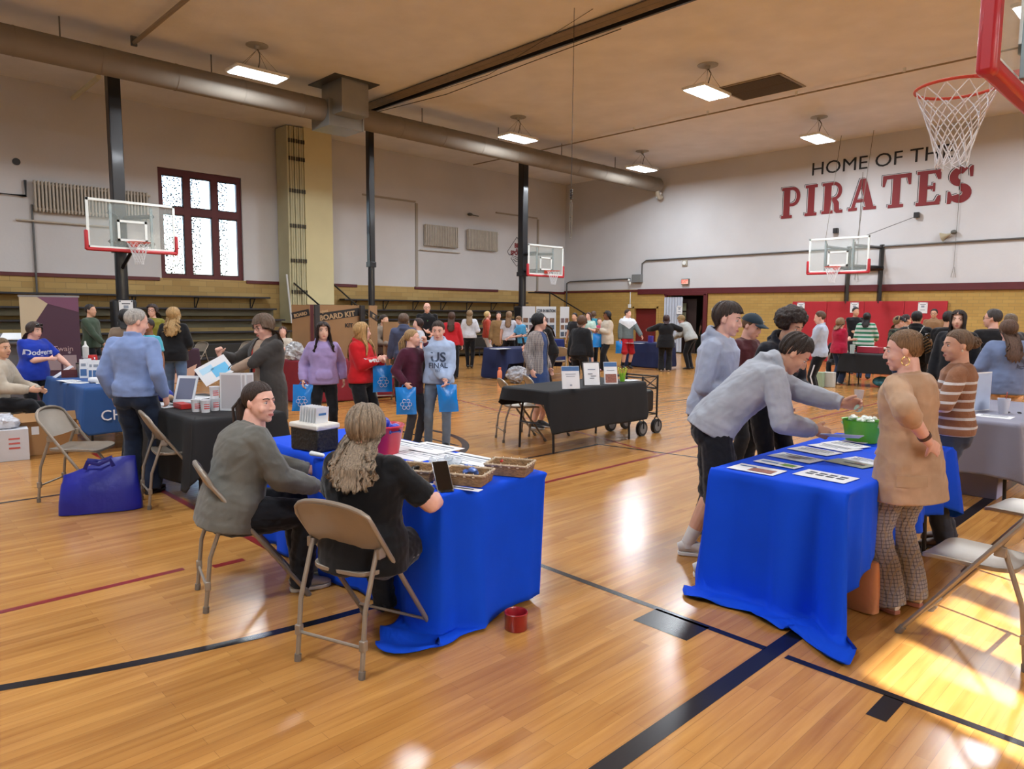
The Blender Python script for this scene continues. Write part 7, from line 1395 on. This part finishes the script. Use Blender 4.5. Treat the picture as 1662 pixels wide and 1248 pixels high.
P12 = PP('woman in dark grey cardigan with glasses and red lanyard holding a blue brochure', 432, -52, d=6.9, ytop=506, skin='pink', g=1.12, head=(-8, 18, 0), hands={'R': (.26, .34, 1.20), 'L': (.10, .40, 1.04)}, pole={'R': (.6, -.8, -.6), 'L': (-.8, -.4, -.6)}, curl=(1.15, .75), hdir={'R': (-.1, .3, .9)}, top=dict(type='cardigan', open=.075, inner='#9a8472', iname='blouse', col='#3f3c3a', fit=.036, sleeve='long', hem=-.32, hood=True, name='cardigan'), bottom=dict(col='#8a7f74'), hair=dict(style='bob', length=.15, bangs=17, th=.022), hcol='#6a5747', glasses='#4a2030')
S_ = P12['S']; fw = np.cross(P12['dirn'](.3), P12['SD'](.3)); ln = MB()
for s in (-1, 1): ln.loft([S_(.50, .03) + P12['SD'](.5) * s * .06, S_(.40, .135) + P12['SD'](.4) * s * .055, S_(.28, .165) + P12['SD'](.3) * s * .02, S_(.18, .17)], .004, .010, n=6)
ln.build('lanyard', mat('red_ribbon', '#c0392f', .6), P12['root'])
q = P12['world'](P12['WR'][-1]); sheet('brochure', 'open pale blue brochure in the hand of the woman in the grey cardigan', 'brochure', q + np.array([-.02, -.12, .02]), face_cam(q, .55, .5), .30, .20, m_paper, [(.15, -.1, .5, .5, mat('sky_print', '#5fb4e0', .5)), (-.2, .2, .4, .3, mat('pale_print', '#a8d0e6', .5))])
# --- four girls with blue bags
P18 = PP('girl in lavender hoodie with long dark wavy hair facing the camera', 527, 4, foot=722, ytop=521, skin='pale', head=(6, -6, 0), hands={'R': (.24, .05, .80), 'L': (-.24, -.04, .80)}, top=dict(type='hoodie', col='#a08fc0', fit=.042, hood='pocket', sleeve='long', hem=-.07, rib=True), bottom=dict(col='#121318', fit=.006, hemr=.050), hair=dict(style='long', length=.25, wave=.012, amin=50, flare=.42, th=.02, front=True), hcol='#2a1d1a')
blue_bag(P18, 'R', 'blue giveaway bag held low by the girl in lavender', -12, tilt=-.02)
P19 = PP('girl in bright red hoodie with long blonde hair looking right', 588, 52, foot=722, ytop=521, skin='pink', head=(26, 2, 0), hands={'R': (.02, .26, 1.06), 'L': (-.06, .27, 1.03)}, top=dict(type='hoodie', col='#c01c24', fit=.042, hood=True, sleeve='long', hem=-.05, rib=True), bottom=dict(col='#14151a', fit=.03, hemr=.10), hair=dict(style='long', length=.30, amin=50, th=.018, wave=.005, flare=.25, front=True), hcol='#b8925c')
chest_text(P19, 'MUSTANGS', .055, .27, mat('shirt_white2', '#d8d4d4', .7), fo=.035, side=.03, bold=.003)
blue_bag(P19, 'L', 'blue giveaway bag under the folded hands of the girl in red', 10)
P20 = PP('girl in maroon sweatshirt with a blonde ponytail touching her chin', 668, 50, foot=726, ytop=537, skin='pink', head=(32, -2, 0), hands={'R': (.22, .10, .80), 'L': (-.03, .20, 1.27)}, pole={'L': (-.5, -.2, -1)}, hdir={'L': (.2, -.1, .9)}, curl=(.9, 1.0), top=dict(type='sweatshirt', col='#4a1c30', fit=.036, sleeve='long', hem=-.14), bottom=dict(col='#3b3d45', fit=.008, hemr=.055), hair=dict(style='pulled', tail=.24), hcol='#a5855a')
blue_bag(P20, 'R', 'blue giveaway bag hanging from the hand of the girl in maroon', 0, tilt=.01)
P21 = PP('girl in pale blue US FINAL hoodie and grey-blue leggings', 712, -2, foot=727, ytop=518, skin='pink', head=(-6, 12, 0), feet=((-.09, .03), (.13, -.12)), hands={'R': (-.06, .22, .86), 'L': (-.10, .23, .84)}, top=dict(type='hoodie', col='#9fb2d0', fit=.044, hood='pocket', sleeve='long', hem=-.05, rib=True), bottom=dict(col='#6f8094', fit=.006, hemr=.052), hair=dict(style='pulled', part=.012, side_el=-16, th=.014), hcol='#3a2a22')
mt_ = mat('shirt_print', '#33415a', .7); chest_text(P21, 'US', .155, .30, mt_, fo=.022, bold=.004); chest_text(P21, 'FINAL', .085, .195, mt_, fo=.026, bold=.0015); chest_text(P21, 'EST', .04, .135, mt_, fo=.03)
blue_bag(P21, 'L', 'blue giveaway bag without visible print held by the girl in pale blue', 15, tilt=.03, flower=False)
# --- woman behind the sign table
P34 = PP('woman with black bob hair in tweed blazer and blue dress behind the sign table', 0, 60, h=1.62, xy=(-6.92, 7.22), skin='pink', head=(30, 0, 0), hands={'R': (.24, .04, .84), 'L': (-.24, .06, .84)}, top=dict(type='blazer', open=.07, inner='#2c4270', iname='dress_top', mat=plaid_mat('tweed', '#8d8685', '#6e6868', '#a59a94', .03, .3), fit=.028, sleeve='long', hem=-.18, name='blazer', opent=.1), bottom=dict(type='skirt', col='#2c4270', len=.45), hair=dict(style='long', length=.16, amin=48, th=.022, wave=.003), hcol='#0c0c10')
# --- crowd behind, left
PP('man half hidden behind the roll-up banner', 146, 60, d=13.7, ytop=492, sex='m', skin='tan', top=dict(type='shirt', col='#3c4a3c', sleeve='long', fit=.03), bottom=black, hair='short', hcol='#2a2220', hands={'R': (.15, .4, .85)})
PP('dark-haired person in taupe top mostly hidden behind the man in blue', 203, 175, d=10.2, ytop=500, skin='brown', top=dict(type='sweater', col='#7d6c5c', sleeve='long', fit=.03), bottom=black, hair=dict(style='bob', length=.10), hcol='#141214', face=False)
PP('woman with curly brown hair and glasses in olive top behind the man in blue', 248, -20, d=13.5, ytop=492, skin='pink', top=dict(type='sweater', col='#7c7a30', sleeve='long', fit=.03), bottom=black, hair=dict(style='curly', length=.16), hcol='#3a2c2a', glasses='#222222')
PP('person in turquoise top partly hidden right of the man in blue', 240, -40, d=9.8, ytop=528, skin='brown', h=1.5, top=dict(type='tee', col='#4aa0b8', fit=.03, hem=-.2), bottom=dict(col='#3f8fb0'), hair='short', hcol='#2a2020')
PP('woman in black jacket with long curly blonde hair seen from behind', 281, 165, d=11.4, ytop=497, skin='pink', head=(-10, 0, 0), feet=((-.12, .05), (.08, -.15)), hands={'R': (.16, .25, 1.0), 'L': (-.16, .25, 1.0)}, top=dict(type='jacket', col='#15161a', sleeve='long', fit=.045, hem=-.10), bottom=dict(col='#51688a', hemr=.06, fit=.008), hair=dict(style='curly', length=.28, amin=40), hcol='#b08e5e', face=False)
PP('seated woman in white printed top far behind beside the cardboard display', 462, 0, xy=(-14.2, 7.0), h=1.6, hip=.55, feet=((-.1, .4), (.1, .4)), skin='pink', hands={'R': (.05, .25, .80), 'L': (-.05, .25, .80)}, top=dict(type='sweatshirt', col='#c4bcae', sleeve='long', fit=.04), bottom=black, hair=dict(style='long', length=.2), hcol='#4a3428')
o = copy_tree(_c0); o.location = (-14.2, 7.0, 0); o.rotation_euler = (0, 0, (math.degrees(math.atan2(-7.0, 14.2)) - 90) * D2R); o['label'] = 'folding chair under the seated woman in the white printed top'; o['group'] = 'tan metal folding chairs'
PP('woman in taupe hoodie behind the cardboard display looking right', 622, 35, d=13.9, ytop=509, skin='tan', head=(20, 0, 0), hands={'R': (.1, .3, 1.0), 'L': (-.1, .3, 1.0)}, top=dict(type='hoodie', col='#84776a', sleeve='long', fit=.038, hood=True), bottom=black, hair='pulled', hcol='#33261f')
PP('person in slate navy hoodie with short brown hair seen from behind', 655, 178, d=12.4, ytop=507, skin='tan', top=dict(type='hoodie', col='#3f4660', sleeve='long', fit=.04, hood=True), bottom=black, hair=dict(style='bob', length=.05), hcol='#5a4638', face=False, sex='m')
PP('woman with long dark hair in white top facing left behind the girls', 680, -80, d=13.4, ytop=515, skin='pink', top=dict(type='tee', col='#b8bcc6', fit=.03), bottom=black, hair=dict(style='long', length=.22), hcol='#2a1a18')
Pb = PP('bald man in black polo with green lanyard and glasses at the bleachers', 693, 5, d=17.2, ytop=489, sex='m', skin='pink', g=1.1, hands={'R': (.05, .3, 1.15), 'L': (-.1, .28, 1.08)}, top=dict(type='polo', col='#15161a', fit=.03, collar=True), bottom=black, hair=None, glasses='#222222')
MB().loft([Pb['S'](.5, .05) + np.array([.05, 0, 0]), Pb['S'](.35, .16), Pb['S'](.5, .05) - np.array([.05, 0, 0])], .01, n=5).build('lanyard', mat('green_ribbon', '#3f9a5a', .6), Pb['root'])
PP('girl in red hoodie with long brown hair seen from behind', 733, 172, d=17.0, ytop=505, skin='pink', top=dict(type='hoodie', col='#b3202a', sleeve='long', fit=.04), bottom=black, hair=dict(style='long', length=.3, amin=45), hcol='#4a342a', face=False)
PP('girl in white sweater and black leggings seen from behind with a blue bag', 762, 176, foot=598, ytop=502, skin='pink', feet=((-.05, .1), (.06, -.06)), top=dict(type='sweater', col='#c8cad2', sleeve='long', fit=.042, hem=-.03), bottom=dict(col='#101116', fit=.004, hemr=.05), hair=dict(style='long', length=.26, amin=45), hcol='#8f7658', face=False, hands={'R': (.15, .2, 1.1)}, shoes='#22201f', sole='#d8d4cc')
PP('blonde woman in rust sweater and white trousers facing right', 790, 95, foot=592, ytop=504, skin='pink', top=dict(type='sweater', col='#a03a2a', sleeve='long', fit=.038), bottom=dict(col='#b9b6b6', hemr=.07), hair=dict(style='long', length=.22), hcol='#cdb078', shoes='#c9c5c0')
PP('dark-haired woman in tan coat facing the camera in the far crowd', 809, 5, d=20.5, ytop=505, skin='pink', top=dict(type='coat', col='#8d6f4a', sleeve='long', fit=.045, hem=-.25), bottom=black, hair=dict(style='long', length=.22), hcol='#1c1618')
PP('girl in white T-shirt with long brown hair leaning an arm to the right', 826, 170, d=19.8, ytop=504, skin='pink', hands={'R': (.45, .2, 1.15)}, top=dict(type='tee', col='#c6c6d0', fit=.03), bottom=dict(col='#121318', fit=.006), hair=dict(style='long', length=.28, amin=45), hcol='#8a6c50', face=False)
PP('boy in light blue T-shirt looking down in the far crowd', 849, -60, d=19.4, ytop=511, sex='m', skin='pink', lean=12, head=(0, 30, 0), hands={'R': (.2, .35, .9), 'L': (0, .3, .95)}, top=dict(type='tee', col='#4e9fd0', fit=.03, slen=.8), bottom=black, hair='short', hcol='#7a5a3c')
PP('person in grey sleeves bending at the photo board in the far crowd', 884, -70, d=19.0, ytop=508, skin='pink', lean=22, hands={'R': (.1, .5, 1.0)}, top=dict(type='sweater', col='#8d8a84', sleeve='long', fit=.035), bottom=black, hair=dict(style='bob', length=.05), hcol='#1c1a1c')
PP('woman in black T-shirt with long brown hair and glasses leaning over the navy table', 896, -72, d=13.6, ytop=507, skin='pink', lean=22, head=(0, 16, 0), hands={'R': (.05, .50, .98), 'L': (-.1, .50, .95)}, top=dict(type='tee', col='#15161a', fit=.028), bottom=black, hair=dict(style='long', length=.34), hcol='#5a3c2c', glasses='#333333')
PP('person with brown hair in black top hidden behind the woman in tweed', 941, 150, d=13.4, ytop=510, skin='pink', lean=10, top=dict(type='sweater', col='#15161a', sleeve='long', fit=.04), bottom=black, hair=dict(style='bob', length=.05), hcol='#5a4030', face=False)
PP('dark-haired boy in the far crowd left of the mint T-shirt', 933, -30, d=20.8, ytop=507, sex='m', skin='tan', top=dict(type='tee', col='#222226', fit=.03), bottom=black, hair='short', hcol='#1c1618')
Pm = PP('woman in mint T-shirt and jeans holding a blue bag', 954, -12, foot=594, ytop=506, skin='pink', g=1.12, head=(-20, 0, 0), hands={'R': (-.02, .25, 1.10), 'L': (-.12, .26, 1.12)}, feet=((-.12, .05), (.14, -.05)), top=dict(type='tee', col='#b4cfc4', fit=.028, hem=-.10), bottom=dict(col='#4f6688', hemr=.08), hair=dict(style='long', length=.10), hcol='#4a3028')
blue_bag(Pm, 'R', 'blue giveaway bag held by the woman in the mint T-shirt', 0, w_=.26, h_=.38, flower=False)
PP('person in teal top seen from behind in the far crowd', 963, 160, d=24.5, ytop=504, skin='pink', top=dict(type='sweater', col='#2f7f96', sleeve='long', fit=.035), bottom=black, hair=dict(style='bob', length=.05), hcol='#5a4638', face=False)
PP('child in pink top behind the woman in the mint T-shirt', 973, 10, d=21.6, ytop=519, h=1.45, skin='pink', top=dict(type='sweater', col='#b03a5a', sleeve='long', fit=.03), bottom=black, hair='short', hcol='#6a4a36')
Pc = PP('dark-haired woman in cream jacket and black flared trousers facing left', 984, -62, foot=602, ytop=504, skin='brown', g=1.08, feet=((-.08, .14), (.10, -.10)), hands={'R': (.05, .28, 1.10), 'L': (-.05, .26, 1.15)}, top=dict(type='jacket', col='#bdb3a4', sleeve='long', fit=.05, hem=-.16), bottom=dict(col='#121216', hemr=.095, fit=.012), hair=dict(style='curly', length=.05, th=.03), hcol='#1a1416', shoes='#b58a9a')
blue_bag(Pc, 'R', 'blue giveaway bag held by the woman in the cream jacket', 20, w_=.26, h_=.38, flower=False)
mwb = mat('windbreaker', '#5e6a6c', .6, bump=.12, bscale=200); t_, b_ = nodes_of(mwb); tc__ = t_.nodes.new('ShaderNodeTexCoord'); sp__ = t_.nodes.new('ShaderNodeSeparateXYZ'); t_.links.new(tc__.outputs['Object'], sp__.inputs[0])
ab = t_.nodes.new('ShaderNodeMath'); ab.operation = 'ABSOLUTE'; t_.links.new(sp__.outputs[0], ab.inputs[0]); ad_ = t_.nodes.new('ShaderNodeMath'); ad_.operation = 'ADD'; mu = t_.nodes.new('ShaderNodeMath'); mu.operation = 'MULTIPLY'; mu.inputs[1].default_value = -1.2; t_.links.new(ab.outputs[0], mu.inputs[0]); t_.links.new(mu.outputs[0], ad_.inputs[0]); ad_.inputs[1].default_value = 0
su = t_.nodes.new('ShaderNodeMath'); su.operation = 'SUBTRACT'; t_.links.new(sp__.outputs[2], su.inputs[0]); su.inputs[1].default_value = 1.22; t_.links.new(mu.outputs[0], su.inputs[1]) if False else None
gt = t_.nodes.new('ShaderNodeMath'); gt.operation = 'GREATER_THAN'; su2 = t_.nodes.new('ShaderNodeMath'); su2.operation = 'ADD'; m12 = t_.nodes.new('ShaderNodeMath'); m12.operation = 'MULTIPLY'; m12.inputs[1].default_value = -.7; t_.links.new(ab.outputs[0], m12.inputs[0]); t_.links.new(sp__.outputs[2], su2.inputs[0]); t_.links.new(m12.outputs[0], su2.inputs[1]); t_.links.new(su2.outputs[0], gt.inputs[0]); gt.inputs[1].default_value = 1.16
mxw = t_.nodes.new('ShaderNodeMix'); mxw.data_type = 'RGBA'; mxw.inputs[6].default_value = (*srgb('#5e6a6c'), 1); mxw.inputs[7].default_value = (*srgb('#ced3da'), 1); t_.links.new(gt.outputs[0], mxw.inputs[0]); t_.links.new(mxw.outputs[2], b_.inputs['Base Color'])
Pw = PP('boy in grey and white windbreaker and red shorts in front of the red door', 1016, 25, foot=598, ytop=501, sex='m', skin='pink', head=(35, 0, 0), hands={'L': (-.34, .32, .92), 'R': (.24, .05, .84)}, top=dict(type='windbreaker', mat=mwb, sleeve='long', fit=.040, hood=True, hem=-.06), bottom=dict(type='shorts', col='#a81c28', fit=.03, hemr=.10), hair='short', hcol='#3a2820', shoes='#1c1c1e', socks='#1c1c1e')
blue_bag(Pw, 'R', 'blue giveaway bag held low by the boy in the windbreaker', 0, w_=.24, h_=.36, flower=False)
PP('woman in loose black top and trousers with her back turned by the navy table', 1079, 182, foot=603, ytop=510, skin='pink', g=1.25, hands={'L': (-.50, .28, 1.15), 'R': (.34, .25, 1.15)}, pole={'R': (1, -.3, -.3)}, top=dict(type='tunic', col='#121216', sleeve='long', fit=.05, hem=-.20, flare=.1), bottom=dict(col='#15161a', hemr=.09, fit=.014), hair=dict(style='bob', length=.08), hcol='#3a2426', shoes='#b9b5b0', face=False)
PP('woman in pale grey sweater and black leggings stooping to the left', 1120, -115, foot=600, h=1.66, skin='pink', g=1.12, lean=36, head=(10, 20, 0), hands={'R': (.1, .5, .95), 'L': (-.1, .5, .90)}, top=dict(type='sweater', col='#9fa3a2', sleeve='long', fit=.05), bottom=dict(col='#121216', hemr=.055, fit=.008), hair=dict(style='bob', length=.06), hcol='#8a7048', shoes='#22201f', sole='#d0ccc4')
Pd = PP('person in mauve top holding a blue bag inside the hall doorway', 1137, 0, xy=(-15.42, 26.0), h=1.62, skin='tan', top=dict(type='tee', col='#5a3a3e', fit=.03), bottom=black, hair=dict(style='bob', length=.05), hcol='#3a2a28')
blue_bag(Pd, 'L', 'blue giveaway bag in the hall doorway', 0, w_=.24, h_=.36, flower=False)
# --- crowd behind, right
Pq = PP('young man in white dress shirt and black track trousers facing left', 1326, -95, foot=652, ytop=503, sex='m', skin='pink', head=(0, 10, 0), hands={'R': (.1, .3, 1.0), 'L': (-.1, .32, .98)}, top=dict(type='dress_shirt', col='#aebbd0', fit=.032, sleeve='long', collar=True, hem=-.08), bottom=dict(col='#101116', fit=.014, hemr=.065), hair='short', hcol='#5a4232')
MB().loft([Pq['KN'][-1] * .5 + (Pq['P0'] + np.array([-.1, 0, 0])) * .5 + np.array([-.105, 0, .0]), Pq['KN'][-1] + np.array([-.078, 0, 0]), Pq['AN'][-1] + np.array([-.072, 0, 0])], .004, .014, up=(0, 1, 0), n=6).build('side_stripe', mat('white_print', '#c4dcf0', .5), Pq['root'])
PP('woman in crimson top with curly light hair and folded arms, right of the white shirt', 1358, 128, foot=624, ytop=515, skin='pink', g=1.25, hands={'R': (-.05, .30, 1.08), 'L': (.05, .30, 1.05)}, top=dict(type='tee', col='#a01838', fit=.03, slen=1.0, hem=-.12), bottom=dict(col='#263450', hemr=.075), hair=dict(style='curly', length=.10), hcol='#8a6c50', shoes='#c4c4c6')
PP('man in black shirt with short beard in front of the red padding', 1388, 30, d=19.4, ytop=497, sex='m', skin='tan', hands={'R': (0, .28, 1.1), 'L': (0, .26, 1.12)}, top=dict(type='tee', col='#15151a', fit=.03), bottom=black, hair='short', hcol='#1c1618')
PP('woman in white and green striped sweater seen from behind', 1407, 172, d=17.8, ytop=506, skin='tan', hands={'R': (.2, .3, 1.0)}, top=dict(type='sweater', mat=stripes_mat('green_stripes', '#c2cac6', '#2f7a5c', .105, .48), fit=.042, sleeve='long'), bottom=dict(col=jeans), hair=dict(style='long', length=.20, amin=45), hcol='#1a1414', face=False)
PP('seated child with brown hair leaning on the black table by the red padding', 1398, -8, xy=(-7.0, 18.0), h=1.5, hip=.5, feet=((-.1, .4), (.1, .4)), lean=18, head=(0, 28, 0), skin='pink', hands={'R': (.1, .35, .80), 'L': (-.1, .35, .80)}, top=dict(type='sweater', col='#1a1a20', sleeve='long', fit=.03), bottom=black, hair=dict(style='bob', length=.05), hcol='#5a4030')
o = copy_tree(_c0); o.location = (-7.0, 18.0, 0); o.rotation_euler = (0, 0, (math.degrees(math.atan2(-18.0, 7.0)) - 98) * D2R); o['label'] = 'folding chair under the seated child at the black table'; o['group'] = 'tan metal folding chairs'
Pp = PP('person in dark plaid shirt and black cap facing right', 1449, 62, foot=646, ytop=511, sex='m', skin='pink', head=(10, 6, 0), top=dict(type='flannel_shirt', mat=plaid_mat('dark_plaid', '#232826', '#5a6a58', '#3a2a2a', .075, .2), sleeve='long', fit=.036), bottom=dict(col='#23304c', hemr=.085), hair=dict(style='long', length=.08), hcol='#8f7450'); ball_cap(Pp, '#16181c')
Pk = PP('person in black hoodie wearing a pale backpack seen from behind', 1488, 175, d=11.6, ytop=503, sex='m', skin='tan', g=1.1, top=dict(type='hoodie', col='#16181c', sleeve='long', fit=.045, hood=True), bottom=black, hair='short', hcol='#141214', face=False)
bk = MB(); k_ = Pk['k']; S_ = Pk['S']
bk.loft([S_(.06, -.25), S_(.12, -.26), S_(.30, -.26), S_(.40, -.24), S_(.44, -.21)], [.12 * k_, .15 * k_, .15 * k_, .12 * k_, .05 * k_], [.05, .08, .08, .07, .04], n=20, pw=3, side=(1, 0, 0)); bk.build('backpack', mat('sage_pack', '#9a9c90', .7, bump=.3, bscale=18, var=.15), Pk['root'])
m = MB()
for s in (-1, 1): m.loft([S_(.40, -.20, s * .06), S_(.50, -.10, s * .10), S_(.53, .0, s * .115), S_(.44, .13, s * .12), S_(.2, .10, s * .16)], .006, .022, n=6)
m.build('backpack_strap', mat('pale_strap', '#c4c6c0', .6), Pk['root'])
PP('dark-haired person in brown top behind the plaid shirt', 1470, 120, d=14.6, ytop=509, skin='tan', top=dict(type='tee', col='#3a2c2c', fit=.03), bottom=black, hair='short', hcol='#2a1a1c', face=False)
PP('man with glasses in tan shirt at the right end of the red padding', 1516, -12, d=18.8, ytop=500, sex='m', skin='tan', top=dict(type='shirt', col='#8a6a4c', fit=.03, collar=True), bottom=black, hair='short', hcol='#1c1618', glasses='#222222')
PP('girl with very long dark hair in black sweatshirt facing the camera', 1556, -6, d=8.6, ytop=500, skin='pale', head=(0, 2, 0), top=dict(type='sweatshirt', col='#14161c', sleeve='long', fit=.036), bottom=black, hair=dict(style='long', length=.44, amin=50, flare=.3, front=True), hcol='#2a1f1c')
PP('dark-haired person just behind the girl with very long dark hair', 1539, 165, d=11.2, ytop=503, skin='tan', top=dict(type='jacket', col='#17181c', sleeve='long', fit=.045), bottom=black, hair='short', hcol='#1a1618', face=False)
PP('boy with glasses in black jacket with a pale grey hood facing left', 1614, -150, d=9.2, ytop=499, sex='m', skin='pink', head=(40, 0, 0), top=dict(type='jacket', col='#17181c', sleeve='long', fit=.045), bottom=black, hair='short', hcol='#3f3a38', glasses='#333333')
h56 = MB(); _P = None
PP('brown-haired person half hidden behind the boy with the grey hood', 1641, -140, d=10.0, ytop=507, sex='m', skin='pink', top=dict(type='sweater', col='#2a2c33', sleeve='long', fit=.04), bottom=black, hair='short', hcol='#6a5a48', face=False)
P58 = PP('woman in slate blue printed sweatshirt with long hair at the right edge', 1640, -158, d=8.0, ytop=516, skin='pink', g=1.15, top=dict(type='sweatshirt', col='#6a7a9c', sleeve='long', fit=.055, hem=-.12), bottom=dict(type='shorts', mat=mat('floral_shorts', '#c9a888', .8, var=.6, vscale=18), fit=.03, hemr=.11), hair=dict(style='long', length=.30, amin=48), hcol='#5c4538', face=False, hands={'L': (-.2, .25, 1.0)})
chest_text(P58, 'S', .26, .28, mat('dark_flourish', '#3a4560', .7), fo=.06, side=.10, back=True, bold=.004)
# held things
q = P4['world'](P4['WR'][-1] + np.array([0, .10, -.0])); t = thing('candy_packet', 'clear wrapped pale candy in the reaching hand of the bending boy', 'candy', q); MB().ell((0, 0, -.02), (.028, .024, .03)).build('candy_body', mat('mint_candy', '#b8d8c4', .3), t); MB().loft([(0, 0, 0), (0, 0, .05), (0, 0, .09)], [.012, .026, .030], [.008, .012, .010], n=10).build('wrapper', mat('clear_wrap', '#c8d2da', .15, alpha=.45), t)
q = P4['world'](P4['WR'][1] + np.array([0, .10, -.01])); sheet('paper_sheet', 'white sheet held by the bending boy over the table', 'paper', q + np.array([.06, .02, -.02]), rot_z(.5) @ rot_x(-.25), .24, .18, m_paper, [(0, 0, .5, .2, m_pbl)])
